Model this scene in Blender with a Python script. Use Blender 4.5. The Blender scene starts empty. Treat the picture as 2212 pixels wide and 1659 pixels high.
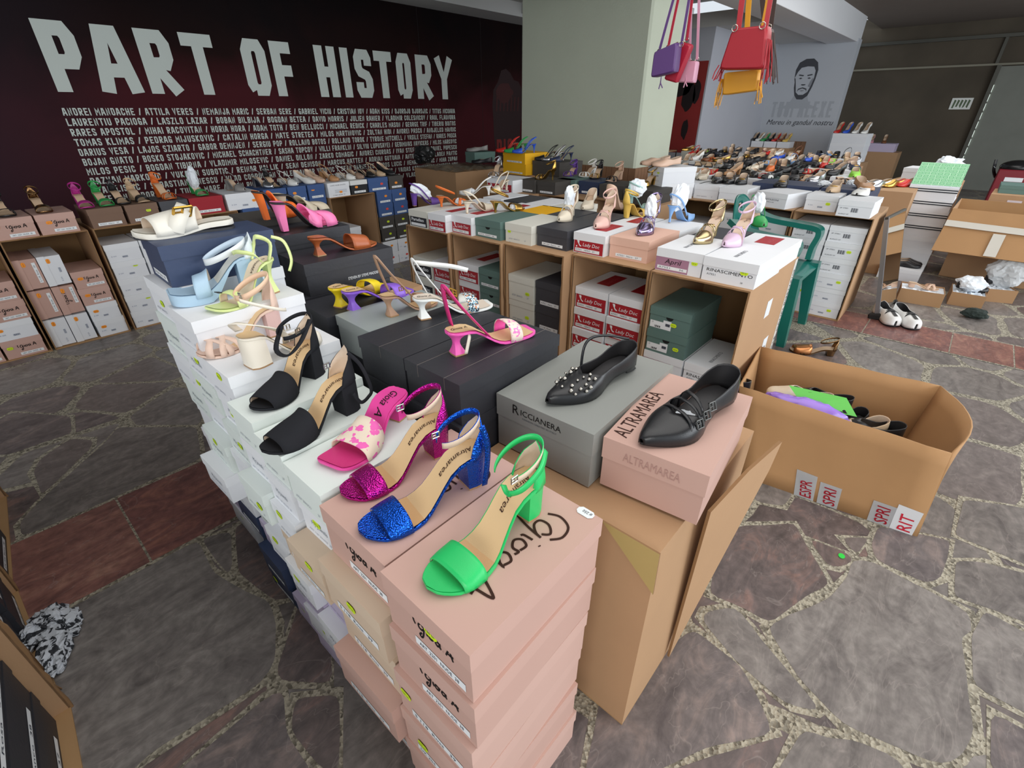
import bpy, bmesh, math, random
from mathutils import Vector, Matrix, noise
random.seed(7)
PI = math.pi
SC = bpy.context.scene
COL = SC.collection

# ------------------------------------------------------------------ camera
CAM_H, YAW, PITCH, ROLL, FPX = 1.3, math.radians(41.75), math.radians(29.8), math.radians(0.14), 1029.0
def cam_axes():
    f = Vector((math.cos(YAW)*math.cos(PITCH), math.sin(YAW)*math.cos(PITCH), -math.sin(PITCH)))
    r = Vector((math.sin(YAW), -math.cos(YAW), 0)); d = f.cross(r)
    c, s = math.cos(ROLL), math.sin(ROLL)
    return c*r + s*d, -s*r + c*d, f
CR, CD, CF = cam_axes()
EYE = Vector((0, 0, CAM_H))
def ray(px, py): return CR*((px-1106)/FPX) + CD*((py-829.5)/FPX) + CF
def P(px, py, z=0.0):                       # the place at height z that the photo shows there
    d = ray(px, py); return EYE + d*((z-CAM_H)/d.z)
def PX(px, py, x): d = ray(px, py); return EYE + d*(x/d.x)
def PY(px, py, y): d = ray(px, py); return EYE + d*(y/d.y)
cam = bpy.data.cameras.new('camera'); cam_o = bpy.data.objects.new('camera', cam); COL.objects.link(cam_o)
cam.sensor_width = 36; cam.lens = FPX/2212*36; cam.clip_start = .02; cam.clip_end = 100
m3 = Matrix((CR, -CD, -CF)).transposed()
cam_o.matrix_world = Matrix.Translation(EYE) @ m3.to_4x4()
SC.camera = cam_o

# ------------------------------------------------------------------ materials
MATS = {}
def lin(h):
    if isinstance(h, str):
        h = h.lstrip('#'); c = [int(h[i:i+2], 16)/255 for i in (0, 2, 4)]
    else: c = h
    return tuple(((x/12.92) if x <= .04045 else ((x+.055)/1.055)**2.4) for x in c) + (1,)
def mat(name, col, rough=.6, metal=0, spec=.5, bump=0, bscale=200, var=0, vscale=3, coat=0, sheen=0):
    if name in MATS: return MATS[name]
    m = bpy.data.materials.new(name); m.use_nodes = True; nt = m.node_tree; b = nt.nodes['Principled BSDF']
    c = lin(col)
    b.inputs['Base Color'].default_value = c; b.inputs['Roughness'].default_value = rough
    b.inputs['Metallic'].default_value = metal; b.inputs['Specular IOR Level'].default_value = spec
    b.inputs['Coat Weight'].default_value = coat; b.inputs['Coat Roughness'].default_value = .1
    if sheen: b.inputs['Sheen Weight'].default_value = sheen
    tc = nt.nodes.new('ShaderNodeTexCoord')
    if var:
        n = nt.nodes.new('ShaderNodeTexNoise'); n.inputs['Scale'].default_value = vscale; n.inputs['Detail'].default_value = 6
        nt.links.new(tc.outputs['Object'], n.inputs['Vector'])
        mx = nt.nodes.new('ShaderNodeMix'); mx.data_type = 'RGBA'
        mx.inputs['A'].default_value = tuple(x*(1-var) for x in c[:3])+(1,); mx.inputs['B'].default_value = tuple(min(1, x*(1+var)) for x in c[:3])+(1,)
        nt.links.new(n.outputs['Fac'], mx.inputs['Factor']); nt.links.new(mx.outputs['Result'], b.inputs['Base Color'])
    if bump:
        n2 = nt.nodes.new('ShaderNodeTexNoise'); n2.inputs['Scale'].default_value = bscale; n2.inputs['Detail'].default_value = 4
        nt.links.new(tc.outputs['Object'], n2.inputs['Vector'])
        bp = nt.nodes.new('ShaderNodeBump'); bp.inputs['Strength'].default_value = bump; bp.inputs['Distance'].default_value = .002
        nt.links.new(n2.outputs['Fac'], bp.inputs['Height']); nt.links.new(bp.outputs['Normal'], b.inputs['Normal'])
    MATS[name] = m; return m
def leather(col, rough=.42): return mat('leather_'+col, col, rough, bump=.15, bscale=700)
def suede(col): return mat('suede_'+col, col, .95, spec=.15, bump=.2, bscale=900)
def patent(col): return mat('patent_'+col, col, .12, coat=.5)
def foil(col, r=.22): return mat('foil_'+col, col, r, metal=1)
def paperm(col, rough=.7): return mat('paper_'+col, col, rough, spec=.35, var=.03, vscale=8)
def ink(col): return mat('ink_'+col, col, .7, spec=.2)

# ------------------------------------------------------------------ mesh builder
class MB:
    def __init__(s): s.v = []; s.f = []; s.m = []; s.mats = []
    def mi(s, m):
        if m not in s.mats: s.mats.append(m)
        return s.mats.index(m)
    def add(s, vs, fs, m, M=None):
        o = len(s.v); k = s.mi(m)
        s.v += [tuple(M @ Vector(v)) if M is not None else tuple(v) for v in vs]
        s.f += [tuple(i+o for i in f) for f in fs]; s.m += [k]*len(fs); return s
    def box(s, lo, hi, m, M=None):
        x0, y0, z0 = lo; x1, y1, z1 = hi
        vs = [(x0,y0,z0),(x1,y0,z0),(x1,y1,z0),(x0,y1,z0),(x0,y0,z1),(x1,y0,z1),(x1,y1,z1),(x0,y1,z1)]
        return s.add(vs, [(3,2,1,0),(4,5,6,7),(0,1,5,4),(1,2,6,5),(2,3,7,6),(3,0,4,7)], m, M)
    def bbox(s, lo, hi, m, b=.0015, M=None):          # box with small chamfers
        x0, y0, z0 = lo; x1, y1, z1 = hi; bm = bmesh.new()
        bmesh.ops.create_cube(bm, size=1)
        for v in bm.verts: v.co = Vector(((x0+x1)/2+v.co.x*(x1-x0), (y0+y1)/2+v.co.y*(y1-y0), (z0+z1)/2+v.co.z*(z1-z0)))
        bmesh.ops.bevel(bm, geom=bm.edges[:], offset=b, segments=1, affect='EDGES')
        return s.bm(bm, m, M)
    def bm(s, bm, m, M=None):
        bm.verts.index_update()
        s.add([v.co.copy() for v in bm.verts], [[v.index for v in f.verts] for f in bm.faces], m, M); bm.free(); return s
    def grid(s, rows, m, closed=False, M=None):
        n = len(rows[0]); vs = [p for r in rows for p in r]; fs = []
        for i in range(len(rows)-1):
            for j in range(n if closed else n-1):
                j2 = (j+1) % n; fs.append((i*n+j, i*n+j2, (i+1)*n+j2, (i+1)*n+j))
        return s.add(vs, fs, m, M)
    def loft(s, rings, m, cap=True, M=None):
        n = len(rings[0]); s.grid(rings, m, True, M)
        if cap:
            s.add(rings[0], [tuple(range(n-1, -1, -1))], m, M); s.add(rings[-1], [tuple(range(n))], m, M)
        return s
    def tube(s, pts, r, m, n=8, M=None, cap=True, r2=None):
        pts = [Vector(p) for p in pts]; rings = []
        up = Vector((0, 0, 1))
        for i, p in enumerate(pts):
            t = (pts[min(i+1, len(pts)-1)]-pts[max(i-1, 0)]).normalized()
            a = t.cross(up)
            if a.length < 1e-4: a = t.cross(Vector((1, 0, 0)))
            a.normalize(); b = a.cross(t); rr = r if r2 is None else r+(r2-r)*i/(len(pts)-1)
            rings.append([p+(a*math.cos(q)+b*math.sin(q))*rr for q in [2*PI*k/n for k in range(n)]])
        return s.loft(rings, m, cap, M)
    def ribbon(s, pts, w, nrm, m, M=None):            # flat band along pts, width w along nrm(i)
        rows = []
        for i, p in enumerate(pts):
            a = nrm(i) if callable(nrm) else nrm
            rows.append([Vector(p)-a*(w/2), Vector(p), Vector(p)+a*(w/2)])
        return s.grid(rows, m, False, M)
    def build(s, name, parent=None, smooth=40, solid=0, loc=None, rotz=0, moff=0, off=1):
        me = bpy.data.meshes.new(name); me.from_pydata(s.v, [], s.f)
        for m in s.mats: me.materials.append(m)
        me.polygons.foreach_set('material_index', s.m)
        if smooth:
            me.polygons.foreach_set('use_smooth', [True]*len(me.polygons)); me.set_sharp_from_angle(angle=math.radians(smooth))
        me.update()
        o = bpy.data.objects.new(name, me); COL.objects.link(o)
        if parent: o.parent = parent
        if loc is not None: o.location = loc; o.rotation_euler = (0, 0, rotz)
        if solid:
            md = o.modifiers.new('s', 'SOLIDIFY'); md.thickness = solid; md.offset = off; md.material_offset = moff; md.material_offset_rim = 0
        return o
def tag(o, label=None, cat=None, group=None, kind=None):
    if label: o['label'] = label
    if cat: o['category'] = cat
    if group: o['group'] = group
    if kind: o['kind'] = kind
    return o
def empty(name, loc=(0, 0, 0), rotz=0, label=None, cat=None, group=None):
    o = bpy.data.objects.new(name, None); COL.objects.link(o); o.location = loc; o.rotation_euler = (0, 0, rotz)
    o.empty_display_size = .05
    return tag(o, label, cat, group)
def struct(mb, name, **k): return tag(mb.build(name, **k), kind='structure')

# ------------------------------------------------------------------ lettering
TXT = {}
def text_geo(s, bold=0.0, res=2):
    k = (s, bold, res)
    if k not in TXT:
        cu = bpy.data.curves.new('t', 'FONT'); cu.body = s; cu.size = 1; cu.resolution_u = res; cu.offset = bold
        o = bpy.data.objects.new('t', cu); COL.objects.link(o)
        dg = bpy.context.evaluated_depsgraph_get(); dg.update()
        me = bpy.data.meshes.new_from_object(o.evaluated_get(dg))
        vs = [v.co.copy() for v in me.vertices]; fs = [tuple(p.vertices) for p in me.polygons]
        bpy.data.objects.remove(o); bpy.data.curves.remove(cu); bpy.data.meshes.remove(me)
        x0 = min(v.x for v in vs); x1 = max(v.x for v in vs); y1 = max(v.y for v in vs); y0 = min(v.y for v in vs)
        TXT[k] = ([(v.x-x0, v.y) for v in vs], fs, x1-x0, max(y1, .7))
    return TXT[k]
def put_text(mb, s, fn, x0, y0, h, m, wide=None, shear=0, bold=0.0, res=2, align='l'):
    """lettering in the plane mapped by fn(a, b) -> 3D; cap height h, starting at (x0, y0); wide = total width"""
    vs, fs, w, hh = text_geo(s, bold, res); sc = h/.70; sx = sc if wide is None else wide/w
    ox = x0 - (w*sx if align == 'r' else w*sx/2 if align == 'c' else 0)
    mb.add([fn(ox+a*sx+b*sc*shear, y0+b*sc) for a, b in vs], fs, m)
# heavy condensed capitals drawn as strokes (x 0-1, y 0-1)
GL = {'A':['0,0 .3,1 .7,1 1,0','.15,.3 .8,.3'],'B':['.1,0 .1,1 .75,1 .9,.88 .9,.62 .75,.52 .1,.52','.75,.52 .9,.42 .9,.12 .75,0 .1,0'],
'C':['.9,.76 .9,.88 .75,1 .25,1 .1,.88 .1,.12 .25,0 .75,0 .9,.12 .9,.24'],'D':['.1,0 .1,1 .75,1 .9,.86 .9,.14 .75,0 .1,0'],
'E':['.9,1 .1,1 .1,0 .9,0','.1,.5 .75,.5'],'F':['.9,1 .1,1 .1,0','.1,.47 .8,.47'],'G':['.9,.82 .9,.9 .75,1 .25,1 .1,.88 .1,.12 .25,0 .9,0 .9,.42 .6,.42'],
'H':['.1,0 .1,1','.9,0 .9,1','.1,.5 .9,.5'],'I':['.5,0 .5,1'],'J':['.85,1 .85,.12 .7,0 .25,0 .1,.12 .1,.3'],'K':['.1,0 .1,1','.9,1 .2,.5 .9,0'],
'L':['.1,1 .1,0 .9,0'],'M':['.05,0 .05,1 .5,.4 .95,1 .95,0'],'N':['.1,0 .1,1 .9,0 .9,1'],'O':['.25,0 .1,.14 .1,.86 .25,1 .75,1 .9,.86 .9,.14 .75,0 .25,0'],
'P':['.1,0 .1,1 .75,1 .9,.86 .9,.55 .75,.42 .1,.42'],'R':['.1,0 .1,1 .75,1 .9,.86 .9,.6 .75,.47 .3,.47 .9,0'],
'S':['.9,.85 .9,.9 .78,1 .22,1 .1,.9 .1,.66 .25,.54 .75,.46 .9,.34 .9,.1 .78,0 .22,0 .1,.1 .1,.15'],'T':['.02,1 .98,1','.5,1 .5,0'],
'U':['.1,1 .1,.14 .25,0 .75,0 .9,.14 .9,1'],'V':['.05,1 .5,0 .95,1'],'W':['0,1 .22,0 .5,.6 .78,0 1,1'],'X':['.05,0 .95,1','.05,1 .95,0'],
'Y':['.05,1 .5,.45 .95,1','.5,.45 .5,0'],'Z':['.1,1 .9,1 .1,0 .9,0'],'/':['.1,0 .9,1'],"'":['.5,.8 .5,1']}
def stroke_quads(poly, t):
    """ribbon of half thickness t along a polyline with mitred joints"""
    n = len(poly); L = []; R = []
    for i, p in enumerate(poly):
        p = Vector(p)
        d0 = (p-Vector(poly[i-1])).normalized() if i else None
        d1 = (Vector(poly[i+1])-p).normalized() if i < n-1 else None
        if d0 is None: d0 = d1
        if d1 is None: d1 = d0
        n0 = Vector((-d0.y, d0.x)); n1 = Vector((-d1.y, d1.x)); mm = n0+n1
        mm = n0 if mm.length < .3 else mm.normalized(); k = min(1.8, 1/max(.35, mm.dot(n0)))
        L.append(p+mm*t*k); R.append(p-mm*t*k)
    vs = L+R; return vs, [(i, n+i, n+i+1, i+1) for i in range(n-1)]
NUDGE = [0]
def put_block(mb, s, fn, x0, y0, h, w, gap, t, m):
    """heavy stroke lettering; letter box w x h, half stroke t"""
    x = x0
    for ch in s:
        if ch == ' ': x += w*.75; continue
        ww = w*(.42 if ch in "I'" else .8 if ch == '/' else 1.15 if ch in 'MW' else 1)
        for pl in GL.get(ch, []):
            pts = [tuple(map(float, q.split(','))) for q in pl.split()]
            pts = [(x+t+a*(ww-2*t) if ch not in "I'" else x+ww/2, y0+t+b*(h-2*t)) for a, b in pts]
            a, b = Vector(pts[0]), Vector(pts[-1])
            if (a-b).length > 1e-5:                       # square caps
                pts[0] = tuple(a+(a-Vector(pts[1])).normalized()*t); pts[-1] = tuple(b+(b-Vector(pts[-2])).normalized()*t)
            vs, fs = stroke_quads(pts, t)
            NUDGE[0] = (NUDGE[0]+1) % 7; dn = (Vector(fn(1, 0))-Vector(fn(0, 0))).cross(Vector(fn(0, 1))-Vector(fn(0, 0))).normalized()*(NUDGE[0]*1e-4+1e-4)
            for k_, q_ in enumerate(fs):
                mb.add([Vector(fn(vs[i_].x, vs[i_].y))+dn*.12*k_+dn for i_ in q_], [(0, 1, 2, 3)], m)
        x += ww+gap
    return x
def block_width(s, w, gap):
    x = 0
    for ch in s:
        x += w*.75 if ch == ' ' else w*(.42 if ch in "I'" else .8 if ch == '/' else 1.15 if ch in 'MW' else 1)+gap
    return x
def catmull(pts, n=6):
    P_ = [Vector(p) for p in pts]; out = []
    for i in range(len(P_)-1):
        a = P_[max(i-1, 0)]; b = P_[i]; c = P_[i+1]; d = P_[min(i+2, len(P_)-1)]
        for k in range(n):
            t = k/n
            out.append(.5*((2*b)+(c-a)*t+(2*a-5*b+4*c-d)*t*t+(3*b-a-3*c+d)*t**3))
    return out+[P_[-1]]
# hand lettered signature in a 3.3 x 1.2 field
SIG = [[(.75,1.0),(.5,1.18),(.15,1.1),(0,.75),(.12,.45)],[(.75,.75),(.6,.9),(.4,.7),(.42,.45),(.62,.42),(.8,.62),(.84,.8),(.78,.35),(.66,-.1),(.5,-.25),(.42,-.1),(.6,.15)],
 [(1.02,.7),(1.04,.45),(1.1,.4)],[(1.05,.92),(1.06,.95)],[(1.45,.68),(1.25,.7),(1.18,.5),(1.32,.38),(1.5,.5),(1.5,.68),(1.62,.66)],
 [(2.0,.68),(1.8,.72),(1.7,.52),(1.82,.38),(2.0,.55),(2.04,.7),(2.02,.45),(2.12,.4)],[(2.25,.4),(2.27,.41)],[(2.45,.35),(2.7,1.0),(2.78,1.02),(2.85,.6),(2.95,.3)],[(2.5,.62),(2.75,.6),(3.0,.66)]]
def put_sig(mb, fn, x0, y0, sc, m, t=.035):
    for st in SIG:
        pts = catmull([(x0+a*sc, y0+b*sc) for a, b in st], 5)
        vs, fs = stroke_quads([(p.x, p.y) for p in pts], t*sc)
        NUDGE[0] = (NUDGE[0]+1) % 7; dn = (Vector(fn(1, 0))-Vector(fn(0, 0))).cross(Vector(fn(0, 1))-Vector(fn(0, 0))).normalized()*(NUDGE[0]*4e-5+2e-5)
        for k_, q_ in enumerate(fs):
            mb.add([Vector(fn(vs[i_].x, vs[i_].y))+dn+dn.normalized()*(k_*2e-6) for i_ in q_], [(0, 1, 2, 3)], m)
# ------------------------------------------------------------------ the hall
def stone_mat(i, a, b, c):
    m = bpy.data.materials.new('stone_%d' % i); m.use_nodes = True; nt = m.node_tree; N = nt.nodes; Lk = nt.links; bs = N['Principled BSDF']
    tc = N.new('ShaderNodeTexCoord'); mp = N.new('ShaderNodeMapping'); mp.inputs['Rotation'].default_value = (0, 0, i*1.1); mp.inputs['Scale'].default_value = (1, 2.2, 1); mp.inputs['Location'].default_value = (i*3.7, i*1.3, 0)
    Lk.new(tc.outputs['Object'], mp.inputs['Vector'])
    n1 = N.new('ShaderNodeTexNoise'); n1.inputs['Scale'].default_value = 5; n1.inputs['Detail'].default_value = 9; n1.inputs['Roughness'].default_value = .68; n1.inputs['Distortion'].default_value = 1.3
    Lk.new(mp.outputs[0], n1.inputs['Vector'])
    cr = N.new('ShaderNodeValToRGB'); e = cr.color_ramp.elements
    e[0].position = .33; e[0].color = lin(a); e[1].position = .72; e[1].color = lin(c); x = e.new(.52); x.color = lin(b)
    Lk.new(n1.outputs['Fac'], cr.inputs['Fac'])
    n2 = N.new('ShaderNodeTexNoise'); n2.inputs['Scale'].default_value = 40; n2.inputs['Detail'].default_value = 6
    Lk.new(tc.outputs['Object'], n2.inputs['Vector'])
    mx = N.new('ShaderNodeMix'); mx.data_type = 'RGBA'; mx.blend_type = 'OVERLAY'; mx.inputs['Factor'].default_value = .45
    Lk.new(cr.outputs[0], mx.inputs['A']); Lk.new(n2.outputs['Fac'], mx.inputs['B'])
    # pale veins
    n3 = N.new('ShaderNodeTexNoise'); n3.inputs['Scale'].default_value = 2.6; n3.inputs['Detail'].default_value = 3; n3.inputs['Distortion'].default_value = 2
    Lk.new(mp.outputs[0], n3.inputs['Vector'])
    r3 = N.new('ShaderNodeValToRGB'); q = r3.color_ramp.elements; q[0].position = .494; q[0].color = (0, 0, 0, 1); q[1].position = .506; q[1].color = (0, 0, 0, 1); w = q.new(.5); w.color = (.3, .3, .3, 1)
    Lk.new(n3.outputs['Fac'], r3.inputs['Fac'])
    m2 = N.new('ShaderNodeMix'); m2.data_type = 'RGBA'; m2.inputs['B'].default_value = lin('#a89e98')
    Lk.new(r3.outputs[0], m2.inputs['Factor']); Lk.new(mx.outputs['Result'], m2.inputs['A'])
    Lk.new(m2.outputs['Result'], bs.inputs['Base Color'])
    bs.inputs['Roughness'].default_value = .38; bs.inputs['Specular IOR Level'].default_value = .4
    bp = N.new('ShaderNodeBump'); bp.inputs['Strength'].default_value = .12; bp.inputs['Distance'].default_value = .003
    Lk.new(n2.outputs['Fac'], bp.inputs['Height']); Lk.new(bp.outputs[0], bs.inputs['Normal'])
    return m
STONES = [stone_mat(0, '#5d5755', '#77716d', '#8e8581'), stone_mat(1, '#575051', '#6e6665', '#93837d'), stone_mat(2, '#645e5c', '#807a76', '#96908b'),
          stone_mat(3, '#524a49', '#6b5f5d', '#8e7067'), stone_mat(4, '#655d5a', '#746b68', '#867d78')]
RED = [stone_mat(5, '#64413f', '#7d534e', '#a3705f'), stone_mat(6, '#6c4a46', '#8a6057', '#ad8472')]
def mortar_mat():
    m = bpy.data.materials.new('mortar'); m.use_nodes = True; nt = m.node_tree; N = nt.nodes; Lk = nt.links; bs = N['Principled BSDF']
    tc = N.new('ShaderNodeTexCoord'); v = N.new('ShaderNodeTexVoronoi'); v.inputs['Scale'].default_value = 130
    Lk.new(tc.outputs['Object'], v.inputs['Vector'])
    cr = N.new('ShaderNodeValToRGB'); e = cr.color_ramp.elements; e[0].color = lin('#5f594d'); e[1].color = lin('#aca593'); e[1].position = .8
    sp = N.new('ShaderNodeSeparateColor'); Lk.new(v.outputs['Color'], sp.inputs[0]); Lk.new(sp.outputs[0], cr.inputs['Fac'])
    Lk.new(cr.outputs[0], bs.inputs['Base Color']); bs.inputs['Roughness'].default_value = .8
    bp = N.new('ShaderNodeBump'); bp.inputs['Strength'].default_value = .6; bp.inputs['Distance'].default_value = .004
    Lk.new(v.outputs['Distance'], bp.inputs['Height']); Lk.new(bp.outputs[0], bs.inputs['Normal'])
    return m
MORTAR = mortar_mat()
def clip(poly, p, n):                                   # keep the side (v-p).n <= 0
    out = []
    for i in range(len(poly)):
        a, b = poly[i], poly[(i+1) % len(poly)]; da = (a-p).dot(n); db = (b-p).dot(n)
        if da <= 0: out.append(a)
        if da*db < 0: out.append(a+(b-a)*(da/(da-db)))
    return out
def rounded(poly, r, k=2):
    """corners cut back and softened"""
    out = []; n = len(poly)
    for i in range(n):
        a, b, c = poly[i-1], poly[i], poly[(i+1) % n]; l1 = (a-b).length; l2 = (c-b).length
        if min(l1, l2) < 1e-4: continue
        p = b+(a-b)*min(.45, r/l1); q = b+(c-b)*min(.45, r/l2)
        for j in range(k+1):
            t = j/k; out.append(p*(1-t)**2+b*2*t*(1-t)+q*t*t)
    return out
def inset(poly, d):
    c = sum(poly, Vector((0, 0)))/len(poly); out = poly; res = poly[:]
    for i in range(len(poly)):
        a, b = poly[i], poly[(i+1) % len(poly)]; e = b-a
        if e.length < 1e-5: continue
        n = Vector((e.y, -e.x)).normalized()
        if (c-a).dot(n) > 0: n = -n
        res = clip(res, a-n*d, n)
        if len(res) < 3: return []
    return res
def wobble(poly, amp, z):
    out = []
    n = len(poly)
    for i in range(n):
        a, b = poly[i], poly[(i+1) % n]; k = max(1, int((b-a).length/.06))
        for j in range(k):
            v = a+(b-a)*j/k; w = noise.noise_vector(Vector((v.x*9, v.y*9, z)))
            out.append(Vector((v.x+w.x*amp, v.y+w.y*amp)))
    return out
fl = MB()
fl.add([(-2.5, -3, 0), (14, -3, 0), (14, 6.2, 0), (-2.5, 6.2, 0)], [(0, 1, 2, 3)], MORTAR)
rnd = random.Random(11)
seeds = []
xx = -2.3
while xx < 13.8:
    yy = -2.9
    while yy < 6.2:
        seeds.append(Vector((xx+rnd.uniform(-.17, .17), yy+rnd.uniform(-.15, .15)))); yy += .36
    xx += .43
for i, s in enumerate(seeds):
    poly = [s+Vector(q) for q in ((-.7, -.7), (.7, -.7), (.7, .7), (-.7, .7))]
    for j, t in enumerate(seeds):
        if i != j and (t-s).length < 1.3: poly = clip(poly, (s+t)/2, (t-s).normalized())
    poly = inset(poly, rnd.choice((.008, .012, .018, .024)))
    if len(poly) < 3: continue
    poly = wobble(rounded(poly, rnd.uniform(.03, .08)), .012, i*.37)
    fl.add([(v.x, v.y, .0005) for v in poly], [tuple(range(len(poly)))], rnd.choice(STONES))
c5 = lambda x, y: (1300+x*.4123, 1000+y*.4123)
c8 = lambda x, y: (x*.4575, 900+y*.4575)
TR = [(c5, '1310,510 1420,520 1930,790 1935,880 1870,900 1920,1170 1955,1400 1880,1530 1780,1580 1640,1540 1260,1370 1020,1120 860,860 1200,700 1290,600', 2),
 (c5, '540,780 700,760 800,880 1130,1280 1100,1300 960,1260 730,1060 520,830', 2), (c5, '480,870 720,1060 820,1230 900,1420 540,1490 250,1620 -100,1700 0,1200', 1),
 (c5, '720,330 1010,320 1190,640 1060,700 880,840 740,760 560,690 600,500', 3), (c5, '1090,400 1290,480 1310,520 1240,550 1180,540', 3), (c5, '1450,330 1830,410 1780,600 1700,630 1430,510 1410,430', 1),
 (c5, '1850,520 2000,520 2260,590 2260,850 1840,700', 0), (c5, '1890,190 2280,250 2280,560 1850,380', 0), (c5, '2000,770 2280,930 2280,1340 1940,1170 1940,930', 2), (c5, '2040,1310 2280,1440 2280,1700 2040,1620', 1),
 (c5, '900,1650 1060,1390 1180,1440 1300,1450 1560,1560 1620,1680', 0), (c5, '780,120 880,110 1000,160 950,230 800,200', 0), (c5, '1250,390 1400,395 1330,480', 4),
 (c8, '300,890 930,590 1010,740 1270,880 1310,980 1300,1150 1230,1260 700,1600 600,1700 250,1700 170,1500 150,950', 2), (c8, '950,580 1090,540 1100,700 1080,745 1000,640', 0), (c8, '1110,520 1230,470 1540,760 1540,820 1300,870 1130,740', 3),
 (c8, '1410,880 1560,870 1560,1260 1320,1250 1310,1180 1390,950', 3), (c8, '820,1700 1240,1340 1340,1290 1350,1500 1480,1700', 1), (c8, '1390,1330 1600,1310 1600,1700 1500,1640 1380,1480', 3),
 (c8, '95,500 200,390 500,120 560,50 930,50 950,200 700,310 350,470 105,565', 0), (c8, '190,200 330,105 440,110 430,150 200,370 155,260', 4), (c8, '-50,180 -50,40 60,-20 330,0 340,80 40,180', 1)]
for k, (fn, s, mi) in enumerate(TR):
    poly = [P(*fn(*map(float, q.split(','))), 0).xy for q in s.split()]
    big = [v+(v-sum(poly, Vector((0, 0)))/len(poly)).normalized()*.02 for v in poly]
    fl.add([(v.x, v.y, .001+k*1.5e-5) for v in big], [tuple(range(len(big)))], MORTAR)
    poly = wobble(rounded(poly, .025), .006, k*1.7)
    fl.add([(v.x, v.y, .0015+k*1.5e-5) for v in poly], [tuple(range(len(poly)))], STONES[mi])
for ax, a0, a1 in (('x', 1.615, 2.065), ('y', 3.76, 4.17)):
    lo, hi = (-2.5, 14) if ax == 'x' else (-3, 6)
    def fv(u, w, z): return (u, w, z) if ax == 'x' else (w, u, z+.0004)
    fl.add([fv(lo, a0-.012, .002), fv(hi, a0-.012, .002), fv(hi, a1+.012, .002), fv(lo, a1+.012, .002)], [(0, 1, 2, 3)], MORTAR)
    u = lo
    while u < hi:
        l = rnd.uniform(.28, .5)
        fl.add([fv(u, a0+.004, .0026), fv(u+l-.007, a0+.004, .0026), fv(u+l-.007, a1-.004, .0026), fv(u, a1-.004, .0026)], [(0, 1, 2, 3)], rnd.choice(RED)); u += l
struct(fl, 'floor', smooth=0)

# ---- painted wall with the lettering
def mural_mat():
    m = bpy.data.materials.new('mural'); m.use_nodes = True; nt = m.node_tree; N = nt.nodes; Lk = nt.links; bs = N['Principled BSDF']
    tc = N.new('ShaderNodeTexCoord'); n = N.new('ShaderNodeTexNoise'); n.inputs['Scale'].default_value = .7; n.inputs['Detail'].default_value = 7; n.inputs['Distortion'].default_value = .8
    Lk.new(tc.outputs['Object'], n.inputs['Vector'])
    sx = N.new('ShaderNodeSeparateXYZ'); Lk.new(tc.outputs['Object'], sx.inputs[0])
    mr = N.new('ShaderNodeMapRange'); mr.inputs['From Min'].default_value = 2.3; mr.inputs['From Max'].default_value = .3; Lk.new(sx.outputs['Z'], mr.inputs['Value'])
    ad = N.new('ShaderNodeMath'); ad.operation = 'MULTIPLY_ADD'; Lk.new(n.outputs['Fac'], ad.inputs[0]); ad.inputs[1].default_value = .9; Lk.new(mr.outputs[0], ad.inputs[2])
    cr = N.new('ShaderNodeValToRGB'); e = cr.color_ramp.elements; e[0].position = .4; e[0].color = lin('#0f0a0d'); e[1].position = 1.3 if False else 1; e[1].color = lin('#4a1c22')
    x = e.new(.72); x.color = lin('#22100f')
    Lk.new(ad.outputs[0], cr.inputs['Fac'])
    ms = N.new('ShaderNodeMapRange'); ms.inputs['From Min'].default_value = 1.6; ms.inputs['From Max'].default_value = -.4; Lk.new(sx.outputs['X'], ms.inputs['Value'])
    mx = N.new('ShaderNodeMix'); mx.data_type = 'RGBA'; mx.inputs['B'].default_value = lin('#2b2730'); Lk.new(ms.outputs[0], mx.inputs['Factor']); Lk.new(cr.outputs[0], mx.inputs['A'])
    Lk.new(mx.outputs['Result'], bs.inputs['Base Color']); bs.inputs['Roughness'].default_value = .8; bs.inputs['Specular IOR Level'].default_value = .15
    return m
MURAL = mural_mat(); WHITEINK = mat('mural_white', '#d3dcd6', .7); REDINK = mat('mural_red', '#7c2420', .7); DARKINK = mat('mural_dark', '#1c1114', .7)
wl = MB(); wl.box((-3, 6, 0), (8.1, 6.15, 2.46), MURAL)
for xs in (.15, 4.9, 6.05, 7.3): wl.box((xs, 5.9985, 0), (xs+.006, 6, 2.46), DARKINK)
struct(wl, 'wall_left', smooth=0)
FW = lambda a, b: (a, 5.996, b)
lt = MB()
TITLE = [('P', .955, .29), ('A', 1.29, .31), ('R', 1.645, .3), ('T', 2.02, .29), ('O', 2.55, .285), ('F', 2.86, .25), ('H', 3.36, .295), ('I', 3.7, .11), ('S', 3.86, .275), ('T', 4.16, .27), ('O', 4.475, .27), ('R', 4.79, .3), ('Y', 5.14, .32)]
for ch, x, w in TITLE:
    put_block(lt, ch, FW, x, 1.45, .5, w if ch != 'I' else w/.42, 0, .052, WHITEINK)
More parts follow.
